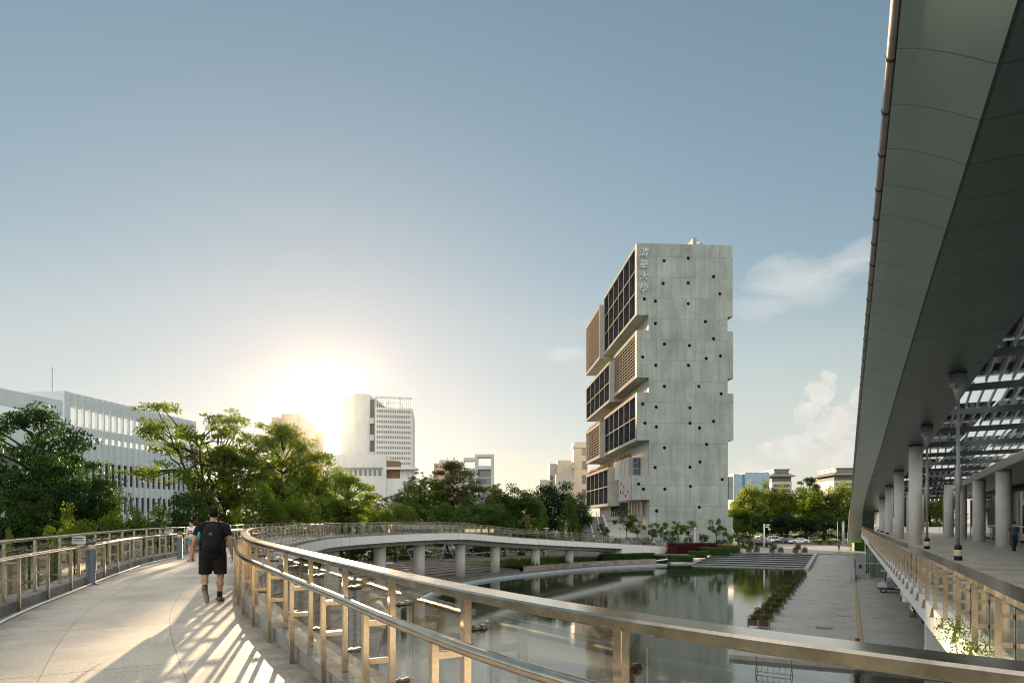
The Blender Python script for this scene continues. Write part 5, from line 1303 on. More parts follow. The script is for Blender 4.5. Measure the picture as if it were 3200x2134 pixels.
def treemesh(kind, seed):
    rr = random.Random(seed); T, C = MB(), MB()
    if kind == 'R':       # dense, lumpy broadleaf
        top = Vector((rr.gauss(0,.03),rr.gauss(0,.03),.5)); limb(T, Vector((0,0,0)), top, .028, .016, rr, .01)
        for i in range(58):
            d = Vector((rr.gauss(0,1),rr.gauss(0,1),rr.gauss(.15,.9))).normalized(); q = rr.uniform(.55,.95)*(1+.18*math.sin(3*math.atan2(d.y,d.x)+seed))
            c = Vector((d.x*.42*q, d.y*.42*q, .54+d.z*.42*q)); r = rr.uniform(.08,.14)
            if i % 4 == 0: limb(T, Vector((0,0,rr.uniform(.25,.5))), c, .012, .004, rr, .02, 3)
            clump(C, rr, c, (r*1.15,r*1.15,r*.75), 150, .019)
        clump(C, rr, Vector((0,0,.52)), (.34,.34,.34), 1500, .026)
    elif kind == 'L':     # flat layered sprays, rosy or flame tree habit
        limb(T, Vector((0,0,0)), Vector((rr.gauss(0,.03),rr.gauss(0,.03),.6)), .026, .012, rr, .015)
        for k in range(9):
            z = .34+.62*k/8; R = .5*math.sin(math.pi*(.18+.74*(1-((k)/8)**1.6)))*rr.uniform(.85,1.1) if k < 8 else .16
            m_ = 7 if k < 6 else 5
            for i in range(m_):
                an = 6.2832*(i+rr.random()*.8)/m_; q = R*rr.uniform(.55,1); c = Vector((q*math.cos(an), q*math.sin(an), z+rr.gauss(0,.02)))
                limb(T, Vector((0,0,max(.25,z-.12))), c, .009, .003, rr, .012, 3)
                r = rr.uniform(.09,.15); clump(C, rr, c, (r*1.2,r*1.2,r*.34), 190, .017, .3, 0)
                clump(C, rr, c*.75+Vector((0,0,z*.25)), (r,r,r*.45), 110, .018, .3, 0)
    elif kind == 'F':     # tall feathery umbrella, sky showing through, forked trunk
        f = Vector((rr.gauss(0,.02),rr.gauss(0,.02),.34)); limb(T, Vector((.06,0,0)), f, .022, .017, rr, .01)
        tips = []
        for i in range(7):
            an = 6.2832*(i+rr.random()*.6)/7; m_ = f+Vector((.16*math.cos(an),.16*math.sin(an),.30+rr.uniform(-.06,.08))); limb(T, f, m_, .012, .007, rr, .015)
            for k in range(5):
                a2 = an+rr.gauss(0,.75); q = rr.uniform(.12,.34); e = m_+Vector((q*math.cos(a2),q*math.sin(a2),rr.uniform(-.10,.34-.5*q))); e.z = min(e.z,1.0-.5*(e.x**2+e.y**2)); limb(T, m_, e, .006, .002, rr, .015, 4); tips.append(e)
        for e in tips:
            for k in range(4):
                c = e+Vector((rr.gauss(0,.05),rr.gauss(0,.05),rr.gauss(0,.018))); clump(C, rr, c, (.07,.07,.018), 60, .0115, .2, 0)
    elif kind == 'C':     # upright, conical, dense
        limb(T, Vector((0,0,0)), Vector((0,0,.7)), .03, .01, rr, .01)
        for i in range(50):
            z = rr.uniform(.16,.94); R = .46*(1-((z-.16)/.8)**1.7)**.7*rr.uniform(.6,1.0); an = rr.uniform(0,6.2832)
            r = rr.uniform(.08,.14); clump(C, rr, Vector((R*math.cos(an),R*math.sin(an),z)), (r,r,r*.8), 120, .019)
        clump(C, rr, Vector((0,0,.5)), (.22,.22,.32), 500, .022)
    elif kind == 'S':     # young street tree: thin trunk, small open crown
        limb(T, Vector((0,0,0)), Vector((.02,0,.55)), .022, .014, rr, .012)
        for i in range(13):
            an = rr.uniform(0,6.2832); q = rr.uniform(.15,.46); c = Vector((q*math.cos(an),q*math.sin(an),rr.uniform(.55,.95)-.2*q)); limb(T, Vector((.02,0,rr.uniform(.38,.55))), c, .010, .003, rr, .015, 3)
            r = rr.uniform(.10,.17); clump(C, rr, c, (r,r,r*.5), 105, .032)
    elif kind == 'B':     # bush to the ground
        for i in range(4): limb(T, Vector((rr.gauss(0,.05),rr.gauss(0,.05),0)), Vector((rr.gauss(0,.2),rr.gauss(0,.2),.6)), .014, .004, rr, .02, 3)
        for i in range(36):
            d = Vector((rr.gauss(0,1),rr.gauss(0,1),rr.gauss(0,.8))).normalized(); q = rr.uniform(.5,.95)
            r = rr.uniform(.10,.16); clump(C, rr, Vector((d.x*.40*q,d.y*.40*q,.5+d.z*.42*q)), (r,r,r*.75), 95, .026)
    elif kind == 'P':     # pinnate fronds, fern-like sprays of a young flame tree
        for i in range(26):
            an = rr.uniform(0,6.2832); q = rr.uniform(.2,.48); z0 = rr.uniform(.25,.75); b0 = Vector((.1*math.cos(an),.1*math.sin(an),z0)); e = b0+Vector((q*math.cos(an),q*math.sin(an),rr.uniform(-.02,.22)))
            T.tube([Vector((0,0,max(0,z0-.3))), b0], [.012,.008], 5)
            sd = Vector((-math.sin(an),math.cos(an),0))
            for k in range(16):
                p = b0.lerp(e, k/15); p.z += math.sin(k/15*3.1)*.05; w = .085*math.sin(.3+k/15*2.6)
                for s in (-1,1):
                    tip = p+sd*(s*w)+Vector((0,0,-.02)); dd = (e-b0).normalized()*.014; C.face([p-dd, p+dd, tip+dd, tip-dd])
    return T, C
PROTO = {}
def crown(kind, seed, mat):
    k = (kind, seed, mat.name)
    if k not in PROTO:
        k0 = (kind, seed)
        if k0 not in PROTO:
            T, C = treemesh(kind, seed); PROTO[k0] = (T.mesh('trunk', m_bark, True), C.mesh('crown', L_mid))
        tm, cm = PROTO[k0]; c2 = cm.copy(); c2.materials.clear(); c2.materials.append(mat); c2.name = 'crown'; PROTO[k] = (tm, c2)
    return PROTO[k]
def tree(lab, kind, seed, mat, px, D, top, wpx, zb=Z_PL, grp='trees', nm='tree', cat='tree', squash=1.0):
    x = (px-1600)/F*D; h = E+(HY-top)/F*D-zb; w = wpx/F*D
    r = thing(nm, lab, cat, (x,D,zb), (seed*2.3+px*.37) % 6.28, grp)
    tm, cm = crown(kind, seed, mat); s = (w,w,h)
    o = link('trunk' if nm == 'tree' else 'stem', tm, r); o.scale = s; o = link('crown' if nm == 'tree' else 'foliage', cm, r); o.scale = s
    return r
GL, GM, GR, GT = 'trees on the left behind the bridge', 'trees in the middle behind the ramp', 'trees right of the tower', 'young trees before the tower'
ZL = -4.4
tree('very dark layered tree at the left edge in front of the white building','L',1,L_dark,110,47,1283,330,ZL,GL)  # dark leaf colour carries the shade this tree stands in
tree('dark spreading tree low at the left edge below the darkest tree','R',2,L_deep,40,43,1490,300,ZL,GL)
tree('dark green broad tree between the darkest tree and the finned facade','R',3,L_deep,270,58,1452,290,ZL,GL)
tree('dark tree leaning over the shrubs right of the darkest tree','L',4,L_dark,215,54,1420,200,ZL,GL)
tree('mid green bushy tree in front of the finned facade, left of a matching one','R',5,L_mid,235,38,1560,190,ZL,GL)
tree('mid green bushy tree in front of the finned facade, nearest the walking man','R',6,L_mid,385,37,1560,190,ZL,GL)
tree('dark tree behind the bushy pair at the foot of the white building','R',7,L_deep,490,60,1575,230,ZL,GL)
tree('tall feathery umbrella tree with forked trunk before the white building','F',8,L_mid,610,66,1234,410,ZL,GL)
tree('smaller feathery tree right of the tallest feathery one, lit from behind','F',9,L_yel,745,78,1288,240,ZL,GL)
tree('dense sunlit tree directly behind the walking man','L',10,L_mid,700,66,1400,240,ZL,GL)
tree('dense dark tree low behind the boy in the white shirt','R',11,L_deep,600,55,1500,220,ZL,GL)
tree('tall golden backlit tree left of the sun in front of the stepped block','L',12,L_mid,885,80,1338,260,ZL,GL)
tree('golden backlit tree under the sun in front of the podium','R',13,L_mid,1000,84,1412,210,ZL,GL)
tree('backlit tree with drooping sprays right of the sun, before the podium','L',14,L_mid,1085,80,1490,200,ZL,GL)
tree('low backlit tree between the two golden trees','R',15,L_mid,800,62,1500,230,ZL,GL)
tree('low golden tree behind the bend of the bridge','R',6,L_mid,930,66,1525,230,ZL,GL)
tree('low dark tree behind the far railing under the podium','R',3,L_deep,1065,82,1560,170,ZL,GL)
tree('bright fern-like sapling behind the railing right of the walking man','P',16,L_hedge,745,39,1598,120,ZL+1,GL)
tree('bright fern-like sapling behind the far railing left of the bridge bend','P',17,L_hedge,945,57,1597,120,ZL+1,GL)
tree('yellowish small shrub at the left edge just above the railing','R',2,L_yel,20,29,1638,80,ZL,GL)
tree('yellow green shrub above the left railing beside the bushy pair','R',5,L_yel,128,30,1630,110,ZL,GL)
tree('round green tree at the end of the podium, left of the dark ones','R',2,L_mid,1165,98,1545,140,Z_PL,GM)
tree('bushy tree in front of the podium behind the straight railing','R',7,L_mid,1235,90,1565,150,Z_PL,GM)
tree('dark thin-leaved tree rising beside the podium edge','F',18,L_brown,1215,100,1515,100,Z_PL,GM)
tree('broad green tree in the middle of the row, just left of the pink block','R',11,L_mid,1310,112,1478,190,Z_PL,GM)
tree('slender pale tree standing before the pink block','F',9,L_mid,1330,122,1455,110,Z_PL,GM)
tree('bronze layered tree in front of the pink block','L',19,L_brown,1420,116,1448,180,Z_PL,GM)
tree('low dark round tree behind the ramp crest','R',13,L_deep,1400,100,1565,170,Z_PL,GM)
tree('pale round tree behind the ramp left of the crest','R',15,L_mid,1270,96,1575,130,Z_PL,GM)
tree('dark tree with a wide crown right of the white frame building','R',5,L_deep,1570,124,1503,190,Z_PL,GM)
tree('sparse tree in front of the white frame building','F',18,L_mid,1520,118,1485,110,Z_PL,GM)
tree('dark glossy tree behind the ramp crest, below the frame building','R',3,L_deep,1500,108,1555,190,Z_PL,GM)
tree('big dark tree before the cream building','R',11,L_dark,1715,132,1490,200,Z_PL,GM)
tree('dark tree left of the big dark tree by the cream building','R',13,L_deep,1630,124,1525,190,Z_PL,GM)
tree('bright green upright tree left of the entrance stair','C',20,L_hedge,1780,116,1540,82,Z_PL,GM)
tree('dark tree between the upright green tree and the tower foot','R',7,L_dark,1812,134,1535,95,Z_PL,GM)
tree('small pale tree with a bare trunk behind the ramp railing','S',21,L_yel,1640,106,1600,62,Z_PL,GM)
tree('small bright conical tree behind the ramp railing','C',20,L_hedge,1698,108,1578,58,Z_PL,GM)
tree('small dark conical bush behind the ramp railing','C',22,L_mid,1675,104,1615,50,Z_PL,GM)
tree('low bushy tree behind the ramp, right of the crest','R',15,L_deep,1575,104,1590,120,Z_PL,GM)
tree('slim young tree before the stair of the tower','S',23,L_mid,1886,128,1620,42,Z_PL,GT)
tree('leafy full tree at the right side of the entrance stair','S',24,L_hedge,1957,130,1577,78,Z_PL,GT)
tree('shorter leafy tree beside the full tree by the entrance stair','S',25,L_hedge,1993,129,1604,56,Z_PL,GT)
tree('spreading young tree in front of the concrete, left of the lantern','S',26,L_mid,2040,129,1625,56,Z_PL,GT)
tree('young tree with drooping crown in front of the concrete, right of the lantern','S',21,L_hedge,2066,131,1623,52,Z_PL,GT)
tree('staked young tree left of the service door','S',27,L_mid,2119,129,1618,56,Z_PL,GT)
tree('tall young palm-like tree beside the service door','S',23,L_hedge,2150,128,1611,66,Z_PL,GT)
tree('young open-crowned tree near the right corner of the tower','S',26,L_mid,2240,128,1612,64,Z_PL,GT)
tree('bright small tree just right of the tower','S',24,L_hedge,2305,134,1612,38,Z_PL,GT)
tree('grey leaved young tree left of the camera mast','S',27,L_deep,2352,136,1618,40,Z_PL,GT)
for px, D, top, w, m_, lb in ((2198,131,1655,40,L_deep,'dark round bush right of the service door'),(2280,131,1656,26,L_mid,'grey small bush at the right corner of the tower'),(1930,127,1672,50,L_deep,'low bush right of the stair cheek'),(2010,128,1668,80,L_deep,'wide low bush under the leafy trees by the stair'),(2095,128,1662,70,L_deep,'low bush between the lantern and the service door'),(2255,127,1676,50,L_deep,'low bush behind the red flowers'),(2330,134,1680,60,L_deep,'low bush right of the tower behind the walkers'),(1975,130,1668,60,L_deep,'low dark bush at the foot of the full tree'),(2150,130,1668,36,L_deep,'small bush left of the service door')):
    tree(lb,'B',28,m_,px,D,top,w,Z_PL,'bushes before the tower','bush','bush')
RT = [(2300,190,1560,110,'R',2,L_mid,'sunlit tree at the right edge of the tower'),(2345,200,1502,130,'R',3,L_yel,'sunlit yellow green tree below the blue glass block, left one'),(2405,205,1492,130,'R',5,L_yel,'sunlit yellow green tree below the cream civic building'),(2460,196,1520,130,'R',6,L_mid,'tall tree in the middle of the right-hand row'),(2520,205,1518,130,'R',7,L_mid,'broad tree right of the middle in the right-hand row'),(2575,200,1520,130,'R',11,L_mid,'tree next to last in the right-hand row'),(2630,196,1497,120,'R',13,L_yel,'bright tree beside the canopy edge'),(2530,230,1492,80,'L',4,L_dark,'dark layered treetop rising behind the right-hand row'),
 (2330,188,1592,110,'R',15,L_deep,'lower dark tree behind the small trees right of the tower'),(2395,186,1600,120,'R',11,L_dark,'lower dark tree behind the camera mast'),(2455,184,1600,120,'R',3,L_dark,'lower dark tree behind the white cars'),(2515,184,1600,120,'R',5,L_dark,'lower dark tree behind the last white car'),(2575,186,1598,120,'R',7,L_deep,'lower dark tree left of the flagpoles'),(2632,186,1600,100,'R',2,L_deep,'lower dark tree behind the flagpoles')]
for px, D, top, w, k, sd, m_, lb in RT: tree(lb,k,sd,m_,px,D,top,w,Z_PL,GR)
for i, (px, D, top, w, lb) in enumerate(((2745,190,1500,120,'tree seen between the canopy columns, left one'),(2830,180,1520,130,'tree seen between the canopy columns behind the thick column'),(2905,175,1500,130,'sunlit tree seen past the open end of the terrace'),(2960,172,1510,110,'sunlit tree seen right of the pinkish posts'))): tree(lb,'R',(3,5,6,13)[i],L_yel if i > 1 else L_mid,px,D,top,w,Z_PL,'trees past the terrace end')
for px, w, lb in ((2600,60,'yellow green low shrub on the lawn before the flagpoles'),(2560,44,'low shrub at the front of the lawn beside the white car')): tree(lb,'B',28,L_yel,px,158,1683,w,Z_PL,'shrubs on the lawn','bush','bush')
for i, (px, D, top, w) in enumerate(((2310,176,1660,90),(2360,180,1668,90),(2415,181,1664,90),(2470,181,1666,90),(2525,181,1662,90),(2580,183,1664,80),(2630,184,1666,80),(2668,184,1660,70))):
    tree(f"dense dark undergrowth bush below the right-hand trees, {ORD[i]} from the tower",'B',28,L_dark,px,D,top,w,Z_PL,'undergrowth below the right-hand trees','bush','bush')
for i, (px, D, top, w) in enumerate(((1120,104,1668,150),(1195,112,1672,150),(1290,122,1670,150),(1390,128,1672,150),(1490,132,1668,150),(1590,136,1664,150),(1690,140,1668,140))):
    tree(f"shrub on the lawn behind the parked cars under the ramp, {ORD[i]} from the left",'B',28,L_deep,px,D,top,w,Z_PL,'shrubs behind the cars under the ramp','bush','bush')
for i, (px, D, top, w) in enumerate(((900,76,1655,150),(965,80,1650,150),(1030,84,1650,150),(1095,88,1650,150),(1150,94,1655,130),(840,72,1655,150))):
    tree(f"dense shrub below the backlit trees beyond the bridge bend, {['second','third','fourth','fifth','sixth','first'][i]} from the left",'B',28,L_deep,px,D,top,w,ZL,'shrubs beyond the bridge bend','bush','bush')
for i, (px, D, top, w) in enumerate(((890,100,1545,170),(955,104,1550,170),(1018,106,1540,170),(1080,108,1548,170),(1140,110,1552,160))):
    tree(f"tall dense thicket far behind the bridge bend, {ORD[i]} from the left",'B',28,L_mid,px,D,top,w,ZL,'thickets far behind the bridge bend','bush','bush')
# clipped hedges
def hedge(lab, pts, w, h, z, mat, leaves=160, nm='hedge', s=.07, top=None):
    """clipped hedge following a line of points; leaf faces cover its sides and top"""
    rr = random.Random(lab); r = thing(nm, lab, 'hedge', (*pts[0],z)); o0 = Vector((*pts[0],0))
    line = resample([Vector(p) for p in pts], .5); nr = normals2(line)
    t = MB(); t.sweep([Vector((p.x,p.y,0))-o0 for p in line], [(-w/2+.08,0),(w/2-.08,0),(w/2-.08,h-.08),(-w/2+.08,h-.08)], [Vector((v.x,v.y,0)) for v in nr]); t.build('core', L_dark if mat is not L_red else L_red, r)
    t = MB()
    for p, v in zip(line, nr):
        for i in range(leaves):
            q = rr.random(); u = rr.uniform(-.3,.3)
            if q < .38: x, z_ = -w/2, rr.uniform(.02,h)
            elif q < .62: x, z_ = w/2, rr.uniform(.02,h)
            else: x, z_ = rr.uniform(-w/2,w/2), h
            tg = Vector((-v.y,v.x)); c = Vector((p.x+v.x*x+tg.x*u, p.y+v.y*x+tg.y*u, z_+rr.gauss(0,.03)))-o0
            c.x += rr.gauss(0,.025); c.y += rr.gauss(0,.025)
            d1 = Vector((rr.gauss(0,1),rr.gauss(0,1),rr.gauss(0,1))).normalized(); d2 = d1.orthogonal().normalized(); k = s*rr.uniform(.6,1.3)
            t.face([c-d1*k, c+d2*k*.5, c+d1*k, c-d2*k*.5])
    t.build('foliage', mat, r)
    if top:
        t = MB()
        for p in line:
            for i in range(30):
                c = Vector((p.x+rr.uniform(-.4,.4),p.y+rr.uniform(-w/2,w/2),h+rr.uniform(-.05,.3)))-o0; d1 = Vector((rr.gauss(0,1),rr.gauss(0,1),rr.gauss(0,1))).normalized(); d2 = d1.orthogonal().normalized(); k = .08; t.face([c-d1*k, c+d2*k*.5, c+d1*k, c-d2*k*.5])
        t.build('blossom', top, r)
    return r
hedge('low clipped hedge nearest the water, left of the dark stairs', [(23.3,101.6),(26.6,100.4)], 1.6, .95, Z_PR+.3, L_hedge)
hedge('clipped hedge block one step above the one nearest the water', [(28.0,107.4),(30.6,106.0)], 1.6, 1.0, Z_PR+.6, L_hedge)
hedge('long clipped hedge block in the middle of the stepped hedges', [(31.3,113.2),(35.6,111.0)], 1.7, 1.3, Z_PR+.7, L_hedge)
hedge('clipped hedge block at the top of the stairs beside the plaza', [(36.2,117.8),(39.4,116.4)], 1.7, 1.25, Z_PR+.85, L_hedge)
hedge('dark purple-leaved hedge at the foot of the ramp', [(26.6,113.5),(34.5,117.5)], 2.4, 1.7, Z_PL-.1, L_red, 260, 'hedge', .13)
hedge('purple hedge with red flowers on top behind the clipped green blocks', [(33.8,121.5),(40.5,122.5)], 1.6, 1.0, Z_PL, L_red, 200, 'hedge', .12, L_flower)
hedge('dark green hedge on the stone wall under the ramp', [(RIM[i].x+RN[i].x*3.6,RIM[i].y+RN[i].y*3.6) for i in range(n-7,n)], 1.2, .85, Z_PR+.62, L_deep, 200, 'hedge', .09)
hedge('dark clipped hedge cube at the far end of the promenade by the canopy foot', [(62.2,124.5),(66.5,123.3)], 2.4, 1.6, Z_PL, L_hedge, 180, 'hedge', .1)
for (px,py,D,w),lb in zip(((1262,1757,95,2.4),(1412,1742,100,2.0),(1530,1737,103,1.6),(1632,1729,108,1.4)),('small clipped hedge block beside the leaning poles, first from the left under the ramp','small clipped hedge block before the silver car','small clipped hedge block beside the dark minivan','small clipped hedge block right of the dark minivan')):
    c = GX(px,D); hedge(lb, [(c.x-w/2,c.y),(c.x+w/2,c.y)], 1.2, .95, Z_PL, L_hedge, 90, 'hedge', .09)
tree('orange bamboo clump at the far left under the bridge','B',28,L_mid,1090,62,1700,90,Z_PL,GL,'bush','bush')

# stakes propping the young trees
def stakes(lab, px, D, h=2.2):
    c = GX(px,D); r = thing('tree_stake', lab, 'stakes', (c.x,c.y,Z_PL), 0, 'stakes propping young trees')
    for i in range(3):
        an = 2.1*i+.5; t = MB(); t.tube([(1.1*math.cos(an),1.1*math.sin(an),0),(0.04*math.cos(an),.04*math.sin(an),h)], .045, 6); t.build('pole', m_barkpale, r)
for px, D, lb in ((2032,126.5,'three pale stakes under the spreading young tree'),(2117,126.5,'three pale stakes under the young tree left of the service door'),(2150,126,'three pale stakes at the palm-like young tree'),(2352,133.5,'three pale stakes at the grey leaved young tree')): stakes(lb,px,D)
# leaning scaffold poles with striped tape by the parking bay
for px, D, lb in ((1258,94,'tripod of tall thin poles holding the red and white tape, left one'),(1393,97,'tripod of thin poles holding the red and white tape, before the silver car'),(1566,103,'tripod of thin poles holding the red and white tape, right of the minivan')):
    c = GX(px,D); r = thing('tape_stand', lb, 'stand', (c.x,c.y,Z_PL), 0, 'stands of the striped tape')
    for i in range(3): an = 2.1*i; t = MB(); t.tube([(1.3*math.cos(an),1.0*math.sin(an),0),(0,0,2.6)], .035, 6); t.build('pole', m_polegrey, r)
BANDS = []; pts = [GX(1165,93,Z_PL+.95),GX(1258,94,Z_PL+.8),GX(1393,97,Z_PL+.95),GX(1566,103,Z_PL+.95),GX(1760,108,Z_PL+1.0)]; k = 0
for a, b_ in zip(pts, pts[1:]):
    for i in range(24):
        q0 = a.lerp(b_, i/24); q1 = a.lerp(b_, (i+1)/24); q0.z -= .25*math.sin(3.14*i/24); q1.z -= .25*math.sin(3.14*(i+1)/24); t = MB(); t.bar(q0, q1, .012, .07); BANDS.append((t, i % 2))
r = thing('barrier_tape', 'red and white striped tape strung before the parked cars under the ramp', 'tape', pts[0])
m_tred = M('tape_red', (.5,.05,.03), .5, 0, .1, 5)
for t, k in BANDS: t.build('red_band' if k else 'white_band', m_tred if k else m_polewhite, r, world=True)
# ================================================================== LAMPS, MASTS
def pole_thing(nm, lab, cat, px, D, z, grp=None): c = GX(px,D); return thing(nm, lab, cat, (c.x,c.y,z), 0, grp)
def disc_lamp(lab, px, D, top, zb):
    h = E+(HY-top)/F*D-zb; r = pole_thing('street_lamp', lab, 'street lamp', px, D, zb, 'disc street lamps')
    MB().lathe([(.09,0),(.07,.3),(.05,.31),(.045,h-.5)], (0,0,0), 10).build('pole', m_polegrey, r, True)
    MB().lathe([(.16,h-.5),(.18,h-.15)], (0,0,0), 12).build('lens', m_lampglass, r, True); MB().lathe([(.55,h-.14),(.5,h-.06),(.1,h)], (0,0,0), 16).build('hood', m_polegrey, r, True)
disc_lamp('grey street lamp with a flat disc hood behind the sloping part of the ramp', 1938, 112, 1646, Z_PL)
disc_lamp('grey street lamp with a flat disc hood behind the ramp left of the entrance stair', 1708, 104, 1648, Z_PL)
def lantern(lab, px, D, top):
    h = E+(HY-top)/F*D-Z_PL; r = pole_thing('street_lamp', lab, 'street lamp', px, D, Z_PL, 'black lantern lamps')
    MB().lathe([(.12,0),(.1,.4),(.06,.45),(.05,h-.7)], (0,0,0), 10).build('pole', m_dark, r, True); MB().lathe([(.12,h-.69),(.24,h-.25)], (0,0,0), 10).build('lens', m_lampglass, r, True); MB().lathe([(.3,h-.24),(.08,h-.05),(.03,h)], (0,0,0), 10).build('hood', m_dark, r, True)
lantern('black lantern lamp in front of the concrete tower, left one', 2077, 127, 1650)
lantern('black lantern lamp in front of the concrete tower, near its right corner', 2260, 127, 1651)
lantern('black lantern lamp before the white parked cars', 2405, 150, 1647)
r = pole_thing('street_lamp', 'pale post lamp with a boxy head in front of the service door', 'street lamp', 2172, 122, Z_PL); h = E-18*122/F*-1 - Z_PL - 36*122/F
h = E+(HY-1645)/F*122-Z_PL
MB().lathe([(.09,0),(.07,h-.6)], (0,0,0), 10).build('pole', m_polewhite, r, True); t = MB(); t.box(-.25,.2,-.2,.2,h-.35,h-.2); t.box(-.3,.3,-.22,.22,h-.06,h); t.box(-.1,.16,-.12,.12,h-.6,h-.36); t.build('head', m_polewhite, r)
r = pole_thing('camera_mast', 'white mast with security cameras on top beside the black sedan', 'mast', 2388, 134, Z_PL); h = E+(HY-1636)/F*134-Z_PL
MB().lathe([(.16,0),(.13,h)], (0,0,0), 12).build('pole', m_polewhite, r, True)
for s in (0,1): t = MB(); t.tube([(.0,-.1,h-.3-.3*s),(.75-.2*s,-.1,h-.25-.3*s)], .04, 6); t.box(.45-.2*s,1.05-.2*s,-.22,.02,h-.35-.4*s,h-.12-.4*s); t.build('camera', m_polewhite, r)
for px, D, top, lb in ((2617,160,1631,'white flagpole on the lawn, left of the three'),(2632,164,1633,'white flagpole on the lawn, middle of the three'),(2637,156,1630,'white flagpole on the lawn, nearest the canopy of the three')):
    r = pole_thing('flagpole', lb, 'flagpole', px, D, Z_PL, 'flagpoles on the lawn'); h = E+(HY-top)/F*D-Z_PL; MB().lathe([(.1,0),(.07,h)], (0,0,0), 10).build('pole', m_polewhite, r, True); MB().lathe([(.2,0),(.2,.25)], (0,0,0), 10).build('base', m_kerbplain, r, True); MB().ell((0,0,h+.06), .1, 8, 6).build('finial', m_polewhite, r, True)
for px, D, lb in ((1478,105,'blue grey thin lamp post under the ramp, between the silver car and the minivan'),(1707.5,109,'blue grey thin post under the right part of the ramp')):
    r = pole_thing('sign_post', lb, 'post', px, D, Z_PL, 'thin posts under the ramp'); MB().lathe([(.07,0),(.06,3.6)], (0,0,0), 8).build('pole', M('post_blue', (.16,.21,.26), .4, .2, .1, 4), r, True); MB().lathe([(.12,0),(.12,.3)], (0,0,0), 8).build('base', m_kerbplain, r, True)
# white picket barrier on the ramp's end
r = thing('picket_barrier', 'white and dark picket barrier behind the low end of the ramp railing', 'barrier', GX(2020,124,Z_PL))
t = MB(); x0 = GX(2020,124).x
for i in range(14): t.box(i*.42-.03,i*.42+.03,-.03,.03,0,1.35)
t.build('picket', m_polewhite, r); t = MB(); t.box(-.05,5.6,-.05,-.031,1.0,1.08); t.box(-.05,5.6,-.05,-.031,.3,.38); t.build('rail', m_polegrey, r)
# yellow crowd barriers under the ramp
for px, D, w, lb in ((1222,95,2.2,'dark yellow crowd barrier beside the leaning poles under the ramp'),(1728,109,2.6,'yellow and red crowd barrier under the right part of the ramp')):
    c = GX(px,D); r = thing('crowd_barrier', lb, 'barrier', (c.x,c.y,Z_PL), .1, 'crowd barriers'); my = M('barrier_yellow', (.38,.25,.03), .5, 0, .15, 5)
    t = MB(); t.tube([(-w/2,0,.12),(-w/2,0,1.05),(w/2,0,1.05),(w/2,0,.12)], .025, 6); t.tube([(-w/2,0,.2),(w/2,0,.2)], .02, 6); t.build('frame', my, r); t = MB()
    for i in range(1,9): t.tube([(-w/2+w*i/9,0,.2),(-w/2+w*i/9,0,1.05)], .012, 5)
    t.build('bar', my, r); t = MB()
    for x in (-w/2+.1,w/2-.1): t.tube([(x,-.3,.0),(x,.3,.0)], .02, 5); t.tube([(x,0,.0),(x,0,.14)], .02, 5)
    t.build('foot', my, r)
# ================================================================== CARS
def paint(name, c, rough=.22, metal=.2): return M(name, c, rough, metal, .05, 2, spec=.7)
SED = [(-2.36,.42,.74,.78,.78,.66),(-2.25,.28,.92,.96,.86,.68),(-1.8,.24,.97,1.03,.89,.68),(-1.35,.22,.97,1.22,.90,.62),(-.85,.22,.97,1.40,.90,.58),(-.2,.22,.96,1.46,.90,.58),(.35,.22,.95,1.43,.90,.58),(.8,.22,.95,1.22,.90,.62),(1.2,.22,.93,1.0,.89,.70),(1.8,.24,.86,.90,.87,.70),(2.2,.28,.74,.78,.82,.64),(2.36,.40,.58,.60,.72,.58)]
SUV = [(-2.3,.45,.95,1.02,.82,.70),(-2.22,.34,1.02,1.45,.88,.64),(-1.9,.30,1.03,1.64,.90,.64),(-1.0,.28,1.02,1.70,.91,.65),(0,.28,1.01,1.70,.91,.65),(.45,.28,1.0,1.63,.91,.64),(.95,.28,1.0,1.30,.91,.68),(1.3,.28,1.0,1.08,.90,.74),(1.9,.30,.94,1.0,.88,.74),(2.2,.34,.82,.88,.84,.70),(2.33,.45,.65,.68,.74,.6)]
VAN = [(-2.35,.45,.95,1.2,.84,.72),(-2.25,.32,1.0,1.62,.9,.68),(-1.9,.28,1.02,1.72,.92,.68),(0,.28,1.0,1.75,.92,.68),(.7,.28,.98,1.62,.92,.67),(1.35,.28,.95,1.2,.91,.70),(1.7,.28,.9,.98,.9,.74),(2.2,.32,.76,.82,.84,.70),(2.4,.45,.6,.64,.74,.6)]
